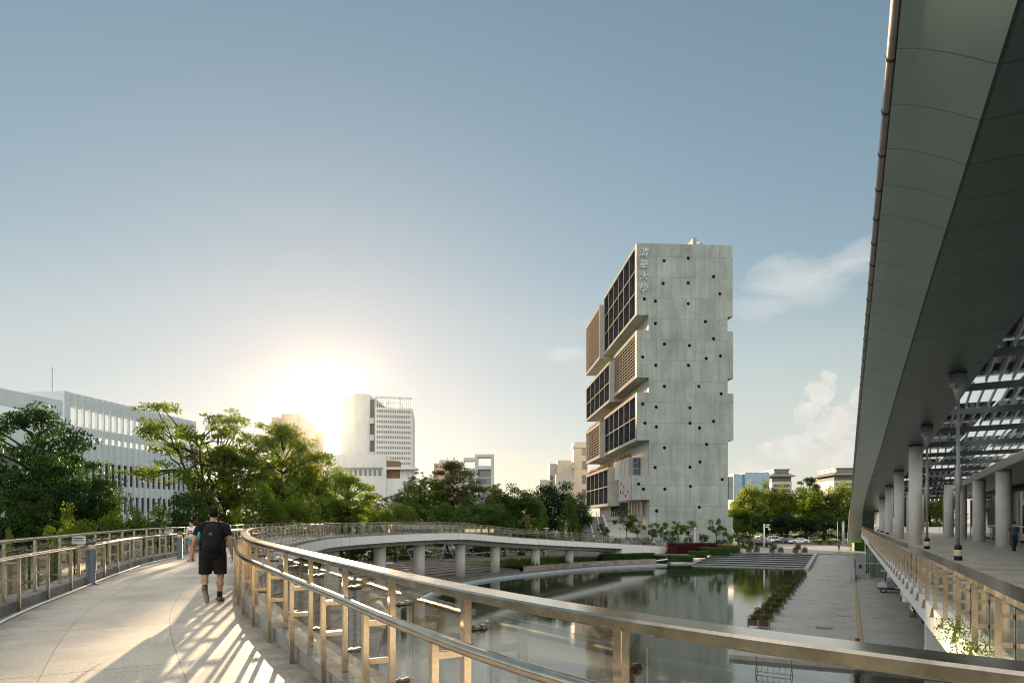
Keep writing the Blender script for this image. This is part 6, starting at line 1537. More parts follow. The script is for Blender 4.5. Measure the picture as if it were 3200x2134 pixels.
def carmesh(stn, paintm):
    bodyv = MB(); K = 10
    for x, zb, zl, zt, w, wt in stn:
        ring = [(-w*.88,zb),(-w,lerp(zb,zl,.45)),(-w*.98,zl),(-wt,zt-.03),(-wt*.8,zt),(wt*.8,zt),(wt,zt-.03),(w*.98,zl),(w,lerp(zb,zl,.45)),(w*.88,zb)]
        bodyv.v += [Vector((x,y,z)) for y, z in ring]
    for i in range(len(stn)-1):
        for k in range(K):
            j = (k+1) % K; bodyv.f.append((i*K+k, i*K+j, (i+1)*K+j, (i+1)*K+k)[::-1])
    bodyv.f.append(tuple(range(K))); e = (len(stn)-1)*K; bodyv.f.append(tuple(range(e,e+K))[::-1])
    def at(x):
        for a, b in zip(stn, stn[1:]):
            if a[0] <= x <= b[0]: t = (x-a[0])/(b[0]-a[0]); return [lerp(p,q,t) for p, q in zip(a,b)]
        return stn[-1]
    def side(x, v, s):
        _, zb, zl, zt, w, wt = at(x); return Vector((x, s*(lerp(w*.98,wt,v)+.012), lerp(zl,zt-.03,v)))
    x0 = next(s[0] for s in stn if s[3]-s[2] > .2); x1 = [s[0] for s in stn if s[3]-s[2] > .2][-1]
    sidew = []
    n = 3
    for s in (-1,1):
        for k in range(n):
            a = lerp(x0+.06,x1-.02,k/n)+.035; b = lerp(x0+.06,x1-.02,(k+1)/n)-.035; t = MB(); m_ = 4
            top = [side(lerp(a,b,i/m_),.88,s) for i in range(m_+1)]; bot = [side(lerp(a,b,i/m_),.10,s) for i in range(m_+1)]
            t.strip(top, bot); sidew.append(t.mesh('side_window', m_win))
    scr = []
    xs_ = [s[0] for s in stn]
    for a, b, nm in ((x1-.02, x1+.42,'windscreen'),(x0-.3, x0+.02,'rear_window')):
        if nm == 'windscreen': a, b = x1-.42, x1+.36
        else: a, b = x0-.32, x0+.45
        t = MB(); A_ = []; B_ = []
        for i in range(5):
            x = lerp(a,b,i/4); q = at(x); A_.append(Vector((x,-q[5]*.86,q[3]+.012))); B_.append(Vector((x,q[5]*.86,q[3]+.012)))
        t.strip(A_, B_); scr.append(t.mesh(nm, m_win))
    return bodyv.mesh('body', paintm, False), sidew, scr
m_tail = M('tail_lamp', (.35,.015,.01), .25, 0, .1, 8)
m_plate = M('number_plate', (.05,.12,.4), .4, 0, .05, 9)
def car(lab, stn, pm, loc, rz, grp):
    r = thing('parked_car', lab, 'car', loc, rz, grp)
    b, sw, sc = carmesh(stn, pm); bo = link('body', b, r)
    bo.modifiers.new('b','BEVEL').width = .03
    for s in sw: link('side_window', s, r)
    for s in sc: link(s.name.split('.')[0], s, r)
    for x in (stn[0][0]+.92, stn[-1][0]-.92):
        for y in (-.80,.80):
            t = MB(); t.tube([(x,y+math.copysign(.075,y),.34),(x,y+math.copysign(.125,y),.34)], .40, 20); t.build('wheel_arch', m_black, r); wheel(r, x, y+math.copysign(.06,y), .33, .22)
    xe = stn[-1][0]; q = stn[-2]
    for y in (-1,1):
        t = MB(); t.ell((q[0]+.02,y*q[4]*.78,q[2]-.06), (.14,.18,.075), 10, 6); t.build('headlight', m_lampglass, r)
        q2 = stn[1]; t = MB(); t.ell((q2[0]-.03,y*q2[4]*.80,q2[2]-.07), (.09,.2,.09), 10, 6); t.build('tail_light', m_tail, r)
        t = MB(); t.ell((.75 if stn is SED else .85,y*1.0,1.0), (.08,.1,.07), 8, 6); t.build('mirror', pm, r)
    t = MB(); t.box(stn[0][0]-.03,stn[0][0]-.005,-.22,.22,.55,.67); t.build('number_plate', m_plate, r)
    return r
p_black, p_white, p_silver, p_taupe, p_navy, p_beige, p_grey = paint('paint_black',(.018,.018,.022)), paint('paint_white',(.62,.62,.60),.25,0), paint('paint_silver',(.36,.38,.40),.25,.5), paint('paint_taupe',(.17,.145,.12),.25,.5), paint('paint_navy',(.025,.03,.05)), paint('paint_beige',(.33,.28,.20)), paint('paint_grey',(.10,.105,.11))
GC1, GC2 = 'cars parked beyond the plaza', 'cars parked under the ramp'
def cx(px, D): return GX(px, D, Z_PL+.012)
car('black sedan standing on the plaza beside the camera mast', SED, p_black, cx(2376,141), RAD(172), GC1)
car('white sedan, rightmost of the parked cars before the dark trees', SED, p_white, cx(2496,163), RAD(180), GC1)
car('dark sedan squeezed between the two white sedans', SED, p_grey, cx(2462,167), RAD(178), GC1)
car('white sedan in the middle of the row, left of the dark one', SED, p_white, cx(2438,169), RAD(182), GC1)
car('white car partly hidden behind the black sedan and the lantern', SUV, p_white, cx(2406,172), RAD(180), GC1)
car('beige van parked behind the walkers right of the tower', VAN, p_beige, cx(2372,170), RAD(95), GC1)
car('silver sedan in front of the service door behind the purple hedge', SED, p_silver, cx(2200,129), RAD(176), GC1)
car('white sedan behind the low end of the ramp railing', SED, p_white, cx(2062,127), RAD(178), GC1)
car('white car in the far row just right of the tower', SED, p_white, cx(2322,186), RAD(180), GC1)
car('black sedan under the ramp, leftmost beside the pillars', SED, p_black, cx(1205,100), RAD(-6), GC2)
car('taupe sedan with red tail lights under the ramp', SED, p_taupe, cx(1306,104), RAD(-14), GC2)
car('silver estate car under the ramp between two pillars', SUV, p_silver, cx(1413,110), RAD(-28), GC2)
car('dark blue minivan under the ramp', VAN, p_navy, cx(1508,115), RAD(176), GC2)
car('dark grey off-roader under the ramp, rightmost beside a pillar', SUV, p_grey, cx(1634,121), RAD(200), GC2)

# ================================================================== PEOPLE
m_skin = M('skin', (.46,.27,.18), .5, 0, .06, 14); m_skin2 = M('skin_fair', (.55,.35,.25), .5, 0, .06, 14)
m_hair = M('hair', (.016,.009,.005), .75, 0, .3, 30, spec=.15)
def cloth(name, c, rough=.85): return M(name, c, rough, 0, .12, 9, bmp=.15, spec=.2)
def person(name, lab, loc, rz, J, S, grp=None, vox=.011, fingers=True, scale=1.0, fat=1.0, skin=None, hairlen=0):
    """J: joints; S: clothing.  local +y is the way the person faces"""
    r = thing(name, lab, 'person', loc, rz, grp); r.scale = (scale,)*3; sk = skin or m_skin
    V = {k: Vector(v) for k, v in J.items()}
    pel, che, nek, hd = V['pelvis'], V['chest'], V['neck'], V['head']
    t = MB()
    # torso
    def torso(t, g=0, low=None):
        t.ell(pel+Vector((0,-.02,.0)), (.165*fat+g,.125*fat+g,.13+g), 14, 9)
        t.ell(pel.lerp(che,.45)+Vector((0,.0,0)), (.150*fat+g,.115*fat+g,.17+g), 14, 9)
        t.ell(che+Vector((0,0,.0)), (.172*fat+g,.120*fat+g,.19+g), 14, 9)
        t.cap(V['LS']+Vector((.02,0,0)), V['RS']-Vector((.02,0,0)), .066+g, .066+g, 12)
        t.cap(che+Vector((0,-.01,.08)), nek-Vector((0,0,.03)), .10*fat+g, .062+g*.6, 12)
        for s in ('LS','RS'): t.cap(nek+Vector((0,-.015,-.015)), V[s].lerp(nek,.25)+Vector((0,-.01,.005)), .052+g*.6, .058+g*.6, 10)
    torso(t)
    t.cap(nek-Vector((0,0,.04)), hd-Vector((0,.02,.06)), .060, .055, 12)
    f = (hd-nek).normalized()
    t.ell(hd+Vector((0,0,.015)), (.078,.096,.108), 16, 12)                 # skull
    t.ell(hd+Vector((0,.030,-.055)), (.058,.062,.062), 12, 8)              # jaw
    t.ell(hd+Vector((0,.098,-.022)), (.014,.020,.028), 8, 6)               # nose
    t.ell(hd+Vector((0,.082,-.066)), (.026,.012,.009), 8, 6)               # lips
    for s in (-1,1):
        t.ell(hd+Vector((s*.079,-.008,-.012)), (.011,.022,.032), 8, 6)     # ears
        t.ell(hd+Vector((s*.032,.083,.020)), (.024,.014,.009), 8, 6)       # brow
    for s in 'LR':
        sg = -1 if s == 'L' else 1
        t.chain([V[s+'S'], V[s+'E']], [.056*fat**.7,.043]); t.ell(V[s+'S'].lerp(V[s+'E'],.4), .050*fat**.6, 10, 7)
        t.chain([V[s+'E'], V[s+'W']], [.042,.028]); t.ell(V[s+'E'].lerp(V[s+'W'],.3), .043, 10, 7)
        w = V[s+'W']; d = (w-V[s+'E']).normalized(); ac = Vector((0,1,0)) if abs(d.y) < .8 else Vector((0,0,1)); ac = (ac - d*ac.dot(d)).normalized(); pn = d.cross(ac)*(-sg)   # pn: out of the palm (towards the body)
        if pn.x*sg > 0: pn = -pn
        if fingers:
            for i in range(4):
                o = ac*(.030-.020*i); L = (.072,.082,.077,.060)[i]
                k0 = w+d*.02+o*.7; k1 = w+d*.085+o*1.05; t.cap(k0, k1, .014, .0115, 8)
                k2 = k1+(d+pn*.25)*L*.5; k3 = k2+(d+pn*.8).normalized()*L*.5; t.chain([k1,k2,k3], [.0105,.0095,.008], 8)
            b0 = w+d*.03+ac*.020+pn*.006; b1 = b0+(d*.6+ac*.8+pn*.25).normalized()*.042; b2 = b1+(d*.95+ac*.25+pn*.3).normalized()*.036; t.chain([b0,b1,b2], [.014,.0115,.009], 8)
        else:
            t.cap(w, w+d*.10, .034, .026, 8); t.cap(w+d*.03+ac*.03, w+d*.08+ac*.055, .014, .011, 8)
        t.chain([V[s+'H'], V[s+'K']], [.098*fat**.6,.060*fat**.4]); t.ell(V[s+'H'].lerp(V[s+'K'],.35), .088*fat**.6, 10, 7)
        t.chain([V[s+'K'], V[s+'A']], [.056*fat**.35,.037]); t.ell(V[s+'K'].lerp(V[s+'A'],.34)+Vector((0,-.018,0)), (.058*fat**.6,.058*fat**.6,.11), 10, 7)
        t.chain([V[s+'A'], V[s+'T']], [.036,.03])
    body = link('body', remesh(t, 'body', sk, vox, 2), r)
    # eyes: whites and pupils set in the face
    if fingers:
        q = MB()
        for s in (-1,1): q.ell(hd+Vector((s*.031,.086,.004)), (.012,.008,.008), 8, 6)
        q.build('eye', m_black, r, True)
    # hair
    q = MB(); q.ell(hd+Vector((0,-.012,.032)), (.088,.104,.108), 16, 12); 
    if hairlen: q.cap(hd+Vector((0,-.07,.02)), hd+Vector((0,-.085,-hairlen)), .07, .05, 12)
    rr = random.Random(lab)
    for i in range(26):
        an = rr.uniform(0,6.28); e = rr.uniform(.15,1.4); q.ell(hd+Vector((.082*math.cos(an)*math.cos(e),-.012+.098*math.sin(an)*math.cos(e),.045+.098*math.sin(e))), rr.uniform(.012,.024), 6, 5)
    hm = remesh(q, 'hair', m_hair, max(vox,.010), 1, [(hd+Vector((0,.045,-.005)), Vector((0,.62,-.78))), (hd+Vector((0,0,-.058 if not hairlen else -.4)), Vector((0,0,-1)))])
    link('hair', hm, r)
    g = .016
    cv = max(vox*1.1,.013)
    if 'shirt' in S:
        q = MB(); torso(q, g)
        hem = S.get('hem', pel.z-.02)
        q.ell(pel+Vector((0,-.02,.03)), (.175*fat+g,.130*fat+g,.16), 14, 9)
        for s in 'LR':
            a, b = V[s+'S'], V[s+'E']; e = a.lerp(b, S.get('sleeve',.72)); q.tube([a, e], [.072*fat**.6+.004,.066*fat**.5+.006], 14); q.ell(a, .072*fat**.6+.004, 12, 8)
            if S.get('sleeve',.7) > 1: w = b.lerp(V[s+'W'], .95); q.cap(b, w, .055, .042, 12); q.ell(b, .058, 10, 7)
        link('shirt', remesh(q, 'shirt', S['shirt'], cv, 2, [(Vector((0,0,hem)), Vector((0,0,-1))), (nek+Vector((0,0,-.012)), Vector((0,.35,.94)))]), r)
    if 'shorts' in S:
        q = MB(); le = S.get('leg',.85); q.ell(pel+Vector((0,-.02,-.02)), (.172*fat+g,.134*fat+g,.15), 14, 9)
        for s in 'LR':
            a, b = V[s+'H'], V[s+'K']; q.ell(a, .112*fat**.6, 12, 8)
            if le <= 1: q.tube([a, a.lerp(b,le+.12)], [.115*fat**.6,.098*fat**.5], 14)
            else: q.tube([a, b], [.112*fat**.6,.080], 14); q.ell(b, .080, 12, 8); q.tube([b, b.lerp(V[s+'A'],.97)], [.078,.060], 14)
        hemz = min(V['LH'].lerp(V['LK'],le).z, V['RH'].lerp(V['RK'],le).z) if le <= 1 else -.5
        link('shorts' if le <= 1 else 'trousers', remesh(q, 'shorts' if le <= 1 else 'trousers', S['shorts'], cv, 2, [(Vector((0,0,hemz)), Vector((0,0,-1)))]), r)
    if 'skirt' in S:
        q = MB(); q.lathe([(.20,pel.z-S.get('skl',.45)),(.19,pel.z-.1),(.15,pel.z+.12)], (pel.x,pel.y,0), 16); q.build('skirt', S['skirt'], r, True)
    for s in 'LR':
        a, tt_ = V[s+'A'], V[s+'T']; d = (tt_-a); d2 = Vector((d.x,d.y,d.z)).normalized(); up = (Vector((0,0,1)) if abs(d2.z) < .85 else Vector((0,-1,0)))
        q = MB(); heel = a + (d*-.38 if abs(d2.z) < .85 else d*-.30); q.cap(heel+(Vector((0,0,-.045)) if abs(d2.z) < .85 else Vector((0,-.05,0)))*.6, tt_, .042, .040, 12); q.cap(a, tt_, .047, .042, 12); q.ell(a.lerp(tt_,.6), (.050,.05,.05), 10, 7)
        link('shoe', remesh(q, 'shoe', S['shoe'], max(vox,.010), 1), r)
        if 'sock' in S: q = MB(); k = V[s+'K']; q.tube([a, a.lerp(k,.30)], [.044,.047], 12); q.build('sock', S['sock'], r, True)
    return r, V
def stride(a=.16, lean=0, arm=.12, lift='L', wid=.19):
    return dict(pelvis=(0,0,.93), chest=(0,.02+lean,1.24), neck=(0,.025+lean,1.46), head=(0,.05+lean,1.60), LS=(-wid,.0+lean,1.365), RS=(wid,.0+lean,1.365),
        LE=(-wid-.07,-.03,1.12), RE=(wid+.07,-.05,1.12), LW=(-wid-.09,arm,.89), RW=(wid+.09,-arm+.04,.89),
        LH=(-.095,0,.90), RH=(.095,0,.90), LK=(-.10,-.02,.49), RK=(.10,.10,.49), LA=(-.10,-a*1.4,.13), RA=(.10,a,.075), LT=(-.10,-a*1.4+.13,.035), RT=(.10,a+.17,.03))
# --- the man walking away
J = stride(); J.update(LS=(-.205,.0,1.355), RS=(.205,0,1.355), LE=(-.295,-.05,1.12), RE=(.290,-.03,1.12), LW=(-.345,.06,.885), RW=(.315,.03,.87),
   LH=(-.105,0,.90), RH=(.105,0,.90), LK=(-.135,.03,.50), RK=(.125,.03,.49), LA=(-.095,-.20,.235), RA=(.115,-.02,.085), LT=(-.065,-.165,.055), RT=(.135,.16,.035), head=(.01,.05,1.585), neck=(0,.02,1.45))
m_tee, m_short = cloth('tee_black', (.012,.012,.013)), cloth('shorts_black', (.014,.014,.013))
mx, my_ = (665-1600)/F*12.25, 12.25
man, VV = person('person', 'man in black T-shirt and shorts with a black backpack, walking away on the deck', (mx,my_,hh(my_)+.004), RAD(14), J, dict(shirt=m_tee, shorts=m_short, leg=.93, sleeve=.66, shoe=M('sneaker', (.16,.13,.10), .7, 0, .2, 12), sock=cloth('sock_black', (.02,.02,.022)), hem=.80), None, .0085, True, 1.0, 1.22)
bp_ = cloth('backpack_black', (.010,.010,.011), .75)
q = MB(); q.ell((0.02,-.235,1.17), (.165,.105,.245), 16, 12); q.ell((.02,-.20,1.02), (.175,.12,.14), 16, 10); q.ell((.02,-.30,1.06), (.125,.055,.12), 14, 9); q.ell((.02,-.20,1.34), (.13,.085,.10), 14, 8)
bk = link('backpack', remesh(q, 'backpack', bp_, .012, 3), man); tag(bk)
q = MB()
for s in (-1,1): q.tube([(s*.10,-.17,1.40),(s*.11,-.06,1.455),(s*.11,.07,1.445),(s*.12,.15,1.35),(s*.17,.15,1.2),(s*.21,.0,1.02),(s*.17,-.16,.98)], .020, 8)
q.tube([(.185,-.2,1.0),(.21,-.2,.84)], .008, 6); q.build('strap', bp_, bk, True)
q = MB(); 
for dx, dz, w, h_ in ((-.03,0,.018,.03),(0,.008,.018,.036),(.028,0,.02,.03),(-.015,-.026,.024,.012),(.02,-.026,.02,.012)): q.cbox((.02+dx*.7,-.338,1.245+dz*.7), w*.7, .004, h_*.7)
q.build('emblem', M('emblem_pale', (.26,.25,.14), .5, 0, .1, 20), bk)
q = MB(); q.lathe([(.032,0),(.034,.09),(.030,.12),(.018,.14),(.018,.165)], (-.195,-.165,1.115), 14); q.build('bottle', M('bottle_teal', (.05,.22,.27), .2, 0, .15, 14), bk, True)
q = MB(); q.ell((-.16,-.19,1.08), (.05,.05,.06), 10, 7); q.build('side_pocket', bp_, bk, True)
# soles of his shoes: pale
q = MB(); a_, t_ = Vector(J['LA']), Vector(J['LT']); d_ = (t_-a_).normalized(); q.cap(a_-d_*.055+Vector((0,-.032,-.005)), t_+Vector((0,-.030,-.01)), .034, .036, 12); o = link('sole', remesh(q, 'sole', M('sole_tan', (.30,.25,.17), .75, 0, .2, 20), .010, 1), man)
q = MB(); q.box(.088,.168,-.075,.175,.0,.016); q.build('sole', M('sole_white', (.55,.52,.46), .6, 0, .1, 12), man)
# --- the boy
J = stride(.02, 0, .10); J.update(LW=(-.12,.22,1.02), RW=(.12,.22,1.02), LE=(-.25,.02,1.12), RE=(.25,.02,1.12), LK=(-.1,.03,.49), RK=(.1,.03,.49), LA=(-.1,0,.075), RA=(.1,.0,.075), LT=(-.11,.16,.03), RT=(.11,.16,.03))
bx, by = (601-1600)/F*24.2, 24.2
m_wt = cloth('tee_white', (.66,.66,.66)); m_den = cloth('denim_light', (.14,.27,.38))
boy, _ = person('person', 'boy in a white T-shirt with red patch and denim shorts by the left railing', (bx,by,hh(by)+.003), RAD(163), J, dict(shirt=m_wt, shorts=m_den, leg=.55, shoe=M('trainer_pink', (.45,.30,.27), .6, 0, .2, 14), hem=.92), None, .012, True, .84, .92, m_skin2)
q = MB()
for i in range(9):
    x = -.11+.22*i/9; x2 = x+.22/9; y = .158-.6*(x+.012)**2; q.hexa([(x,y-.02,1.17),(x2,y-.02,1.17),(x2,y+.004,1.17),(x,y+.004,1.17)],[(x,y-.02,1.30),(x2,y-.02,1.30),(x2,y+.002,1.30),(x,y+.002,1.30)])
q.build('shirt_patch', M('patch_red', (.42,.03,.06), .7, 0, .1, 14), boy)
q = MB()
for i in range(4):
    x = -.075+.05*i; y = .166-.6*(x)**2; q.cbox((x-.012,y,1.235), .007, .006, .06); q.cbox((x+.010,y,1.235), .007, .006, .06); q.cbox((x,y,1.25), .02, .006, .01)
q.build('patch_lettering', m_wt, boy)
q = MB(); q.cap((-.03,.25,1.02), (.03,.26,1.03), .03, .03, 10); q.build('phone', m_polewhite, boy, True)
# --- man on the terrace, walking towards the camera
J = stride(.12, 0, .08); p = W(*[0,0]); D = 39.4; pos = GX(3169, D, ZT+.003)
person('person', 'man in a grey blue T-shirt and jeans walking on the terrace', pos, RAD(170), J, dict(shirt=cloth('tee_slate', (.075,.10,.13)), shorts=cloth('jeans', (.035,.055,.10)), leg=2, sleeve=.75, shoe=m_black, hem=.86), None, .013, True, .97, 1.05)
# --- small far figures
lo = dict(vox=.022, fingers=False)
J = stride(.08,0,.05); J.update(LW=(-.05,.24,1.05), LE=(-.24,.05,1.12))
person('person', 'woman in a white blouse and black skirt on the low part of the ramp', GX(1857,103,hh(103)+.0)+Vector((0,.9,0)), RAD(60), J, dict(shirt=m_wt, skirt=cloth('skirt_black', (.015,.015,.017)), skl=.5, shoe=m_black, hem=.93), 'people far off', scale=.98, hairlen=.22, **lo)
pr_t = cloth('tee_red', (.33,.05,.03))
person('person', 'person in a red top on the ramp left of the disc lamp', GX(1681,94.3,hh(93)), RAD(200), stride(.1), dict(shirt=pr_t, shorts=cloth('pale_shorts', (.3,.28,.22)), leg=.8, shoe=m_black, hem=.88), 'people far off', scale=.98, **lo)
person('person', 'person in dark clothes on the ramp right of the disc lamp', GX(1726,96.5,hh(95.5)), RAD(190), stride(.12), dict(shirt=cloth('tee_char', (.05,.05,.055)), shorts=cloth('trousers_grey', (.12,.12,.13)), leg=2, shoe=m_black, hem=.88), 'people far off', scale=1.0, **lo)
person('person', 'person in white with dark trousers at the low end of the ramp', GX(2043,122,Z_PL+.55), RAD(20), stride(.14), dict(shirt=m_wt, shorts=cloth('trousers_navy', (.03,.035,.06)), leg=2, sleeve=1.2, shoe=m_black, hem=.86), 'people far off', scale=1.0, **lo)
person('person', 'person in a white shirt and dark trousers walking past the hedge onto the plaza', GX(2323,136,Z_PL+.01), RAD(-60), stride(.15), dict(shirt=m_wt, shorts=cloth('trousers_black', (.03,.03,.04)), leg=2, sleeve=1.2, shoe=m_black, hem=.86), 'people far off', scale=1.0, **lo)
person('person', 'person in dark blue in the shade left of the white-shirted walker', GX(2309,138,Z_PL+.01), RAD(-60), stride(.15), dict(shirt=cloth('tee_navy', (.03,.04,.08)), shorts=cloth('trousers_dark', (.04,.04,.05)), leg=2, shoe=m_black, hem=.86), 'people far off', scale=1.0, **lo)
J = stride(.12,0,.02); J.update(RW=(.12,.22,1.22), RE=(.24,.06,1.12))
uw, _ = person('person', 'woman in a dark top and shorts with bare legs crossing the plaza under an umbrella', GX(2622,119.5,Z_PL+.01), RAD(75), J, dict(shirt=cloth('top_dark', (.05,.035,.055)), shorts=cloth('shorts_dark', (.05,.04,.06)), leg=.5, shoe=m_black, hem=.9), 'people far off', scale=.95, **lo)
um = thing('umbrella', 'open black and silver umbrella held by the woman crossing the plaza', 'umbrella', GX(2620,119.5,Z_PL+1.22), RAD(75))
um.rotation_euler = (RAD(12),0,RAD(75))
q = MB(); q.lathe([(.62,.62),(.60,.66),(.45,.78),(.22,.86),(.02,.88)], (.1,.15,0), 16); q.build('canopy', M('umbrella_cloth', (.16,.16,.18), .5, 0, .2, 4), um, True)
q = MB(); q.tube([(.1,.15,-.1),(.1,.15,.95)], .012, 6); q.build('shaft', m_polegrey, um); q = MB(); q.tube([(.1,.15,-.2),(.1,.15,-.08)], .02, 6); q.build('handle', m_black, um)
# ================================================================== LIGHT, SKY, AIR, CAMERA
sticker(246,1687,14.9,.26,.17,'small white notice on the left railing, nearest the camera')
sticker(525,1660,26.0,.26,.17,'small white notice on the left railing, beside the boy')
w = bpy.data.worlds.new('World'); scene.world = w; w.use_nodes = True; nt = w.node_tree; bgn = nt.nodes['Background']
sky = N(nt, 'ShaderNodeTexSky', sky_type='NISHITA'); sky.sun_disc = False; sky.sun_elevation = SUN_EL; sky.sun_rotation = SUN_AZ
sky.air_density = 1.0; sky.dust_density = .2; sky.ozone_density = 2.5; sky.altitude = 0
tc = N(nt, 'ShaderNodeTexCoord'); sx_ = N(nt, 'ShaderNodeSeparateXYZ'); nt.links.new(tc.outputs['Generated'], sx_.inputs[0])
def mth(op, a, b=None):
    n = N(nt, 'ShaderNodeMath', operation=op)
    for i, v in enumerate((a,b)):
        if v is None: continue
        if isinstance(v, (int,float)): n.inputs[i].default_value = v
        else: nt.links.new(v, n.inputs[i])
    return n.outputs[0]
az = mth('ARCTAN2', sx_.outputs[0], sx_.outputs[1]); el = mth('ARCSINE', sx_.outputs[2])
cv_ = N(nt, 'ShaderNodeCombineXYZ'); nt.links.new(az, cv_.inputs[0]); nt.links.new(el, cv_.inputs[1])
def blob(a0, e0, ra, re):
    q = mth('POWER', mth('DIVIDE', mth('SUBTRACT', az, a0), ra), 2); q2 = mth('POWER', mth('DIVIDE', mth('SUBTRACT', el, e0), re), 2)
    n = N(nt, 'ShaderNodeMapRange'); n.inputs[1].default_value = 0; n.inputs[2].default_value = 1; n.inputs[3].default_value = 1; n.inputs[4].default_value = 0
    nt.links.new(mth('ADD', q, q2), n.inputs[0]); return n.outputs[0]
def AZ(px): return math.atan2(px-1600, F)
def EL(px, py): return math.atan2(HY-py, math.hypot(F, px-1600))
def nz(sc_, det=6, rough=.6, st=(1,1,1), dist=0):
    mp = N(nt, 'ShaderNodeMapping'); mp.inputs[3].default_value = st; nt.links.new(cv_.outputs[0], mp.inputs[0])
    n = N(nt, 'ShaderNodeTexNoise'); n.inputs['Scale'].default_value = sc_; n.inputs['Detail'].default_value = det; n.inputs['Roughness'].default_value = rough; n.inputs['Distortion'].default_value = dist; nt.links.new(mp.outputs[0], n.inputs['Vector']); return n.outputs['Fac']
cum = None
for px, py, rx, ry in ((2560,1215,75,75),(2530,1290,60,70),(2600,1330,130,90),(2690,1240,50,50),(2480,1420,170,75),(2640,1420,160,80),(2350,1455,130,50),(2720,1380,90,90)):
    b_ = blob(AZ(px), EL(px,py), rx/F*.8, ry/F*.85); cum = b_ if cum is None else mth('MAXIMUM', cum, b_)
puff = nz(30, 10, .66, (1,1,1), .15)
cmask = ramp(nt, mth('MULTIPLY', ramp(nt, cum, .0, .25), mth('ADD', cum, mth('MULTIPLY', mth('SUBTRACT', puff, .5), 3.4))), .30, .62)
wis = None
for px, py, rx, ry in ((2500,880,210,110),(2680,800,150,80),(2380,960,140,60),(1770,1110,110,35),(1650,1390,190,30),(1880,1010,90,25)):
    b_ = blob(AZ(px), EL(px,py), rx/F*.9, ry/F*.9); wis = b_ if wis is None else mth('MAXIMUM', wis, b_)
wsp = nz(9, 8, .62, (1,2.6,1), .6)
wmask = mth('MULTIPLY', ramp(nt, mth('MULTIPLY', ramp(nt, wis, 0, .3), mth('ADD', mth('MULTIPLY', wis,.8), mth('MULTIPLY', mth('SUBTRACT', wsp, .5), 2.0))), .25, 1.0), .55)
def vm(op, a, b):
    n = N(nt, 'ShaderNodeVectorMath', operation=op)
    for i, v in enumerate((a,b)):
        if isinstance(v, tuple): n.inputs[i].default_value = v
        else: nt.links.new(v, n.inputs[i])
    return n.outputs[0]
# long tonal range of the photograph: the bright part of the sky rolls off instead of clipping
roll = vm('DIVIDE', sky.outputs[0], vm('ADD', vm('MULTIPLY', sky.outputs[0], (.166,.178,.163)), (.95,1.08,1.41)))
K = 3.57
shade = ramp(nt, nz(40, 6, .6), .3, .7, (.74*K,.71*K,.65*K,1), (.90*K,.88*K,.82*K,1))
hz_ = N(nt, 'ShaderNodeMapRange', interpolation_type='SMOOTHSTEP'); hz_.inputs[1].default_value = .36; hz_.inputs[2].default_value = .06; hz_.inputs[3].default_value = 0; hz_.inputs[4].default_value = .8
nt.links.new(sx_.outputs[2], hz_.inputs[0])
roll = mixc(nt, hz_.outputs[0], roll, vm('MAXIMUM', roll, (.70*K,.72*K,.67*K)))
c1_ = mixc(nt, mth('MULTIPLY', cmask, .8), roll, shade)
c2_ = mixc(nt, wmask, c1_, (.82*K,.82*K,.79*K))
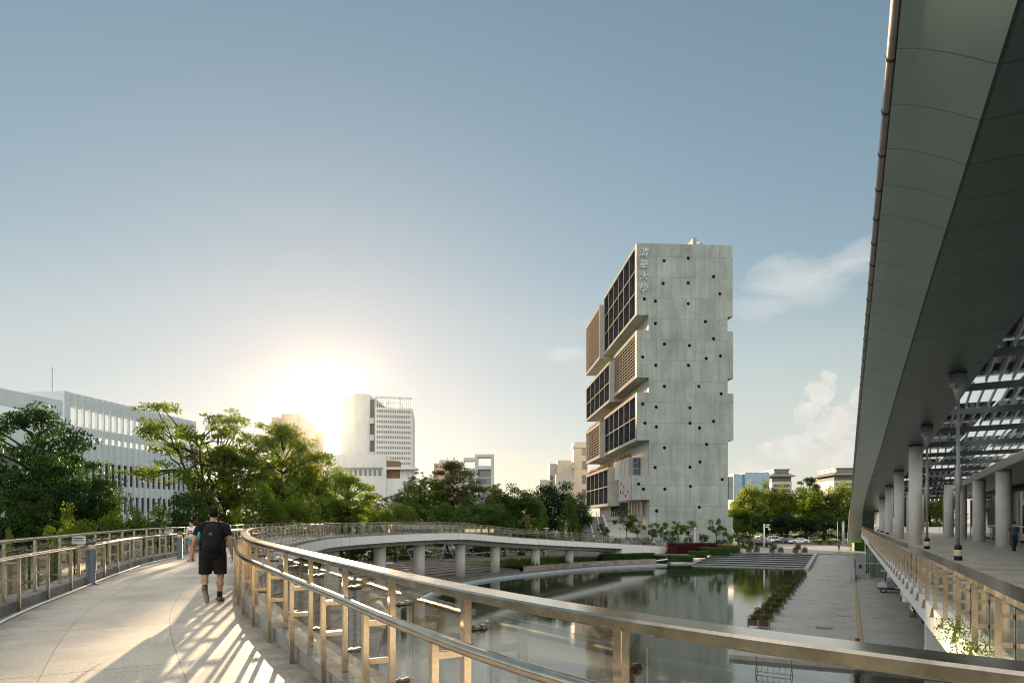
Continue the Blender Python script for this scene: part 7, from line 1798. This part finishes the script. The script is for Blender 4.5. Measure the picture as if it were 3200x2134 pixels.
# bright cloud added to unseen sky behind the camera and overhead, lifting the shade
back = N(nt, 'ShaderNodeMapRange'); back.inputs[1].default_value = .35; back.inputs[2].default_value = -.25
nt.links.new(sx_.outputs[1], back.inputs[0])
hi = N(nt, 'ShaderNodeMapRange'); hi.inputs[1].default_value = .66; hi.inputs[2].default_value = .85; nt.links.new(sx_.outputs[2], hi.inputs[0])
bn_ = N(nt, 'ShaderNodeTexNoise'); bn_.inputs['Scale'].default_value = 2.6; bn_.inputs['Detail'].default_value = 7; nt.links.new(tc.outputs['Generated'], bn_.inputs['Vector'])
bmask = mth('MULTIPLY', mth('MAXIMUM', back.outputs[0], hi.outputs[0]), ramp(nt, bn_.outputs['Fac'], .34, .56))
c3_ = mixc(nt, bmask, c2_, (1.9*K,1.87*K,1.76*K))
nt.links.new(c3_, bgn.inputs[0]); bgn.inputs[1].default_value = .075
sd = bpy.data.lights.new('sun', 'SUN'); sd.energy = 4.8; sd.angle = RAD(.5); sd.color = (1.0,.74,.45)
so = bpy.data.objects.new('sun', sd); col.objects.link(so)
dirv = Vector((math.sin(SUN_AZ)*math.cos(SUN_EL), math.cos(SUN_AZ)*math.cos(SUN_EL), math.sin(SUN_EL)))
so.rotation_euler = dirv.to_track_quat('Z','Y').to_euler(); so.location = (0,0,80)
HAZE = .0000035
if HAZE:
    hb_ = MB(); hb_.box(-1600,1600,-320,1750,-8,120); ho = hb_.build('haze'); tag(ho, kind='stuff'); ho.display_type = 'WIRE'
    hm = bpy.data.materials.new('haze_air'); hm.use_nodes = True; nt = hm.node_tree; nt.nodes.remove(nt.nodes['Principled BSDF'])
    pv = N(nt, 'ShaderNodeVolumePrincipled'); pv.inputs['Color'].default_value = (1,.98,.95,1); pv.inputs['Density'].default_value = HAZE; pv.inputs['Anisotropy'].default_value = .95
    nt.links.new(pv.outputs[0], nt.nodes['Material Output'].inputs['Volume']); ho.data.materials.append(hm)
cd = bpy.data.cameras.new('camera'); cd.lens = 24; cd.sensor_width = 36; cd.shift_y = (HY-1067)/3200; cd.clip_start = .05; cd.clip_end = 4000
cam = bpy.data.objects.new('camera', cd); col.objects.link(cam); cam.location = (0,0,E); cam.rotation_euler = (RAD(90),0,0); scene.camera = cam
scene.view_settings.view_transform = 'Standard'; scene.view_settings.look = 'None'; scene.view_settings.exposure = 1.9; scene.view_settings.gamma = 1
cy = scene.cycles; cy.filter_width = 1.1; cy.use_denoising = True; cy.max_bounces = 8; cy.diffuse_bounces = 3; cy.glossy_bounces = 4; cy.transparent_max_bounces = 24; cy.transmission_bounces = 4; cy.volume_bounces = 0
cy.caustics_reflective = False; cy.caustics_refractive = False; cy.sample_clamp_indirect = 6
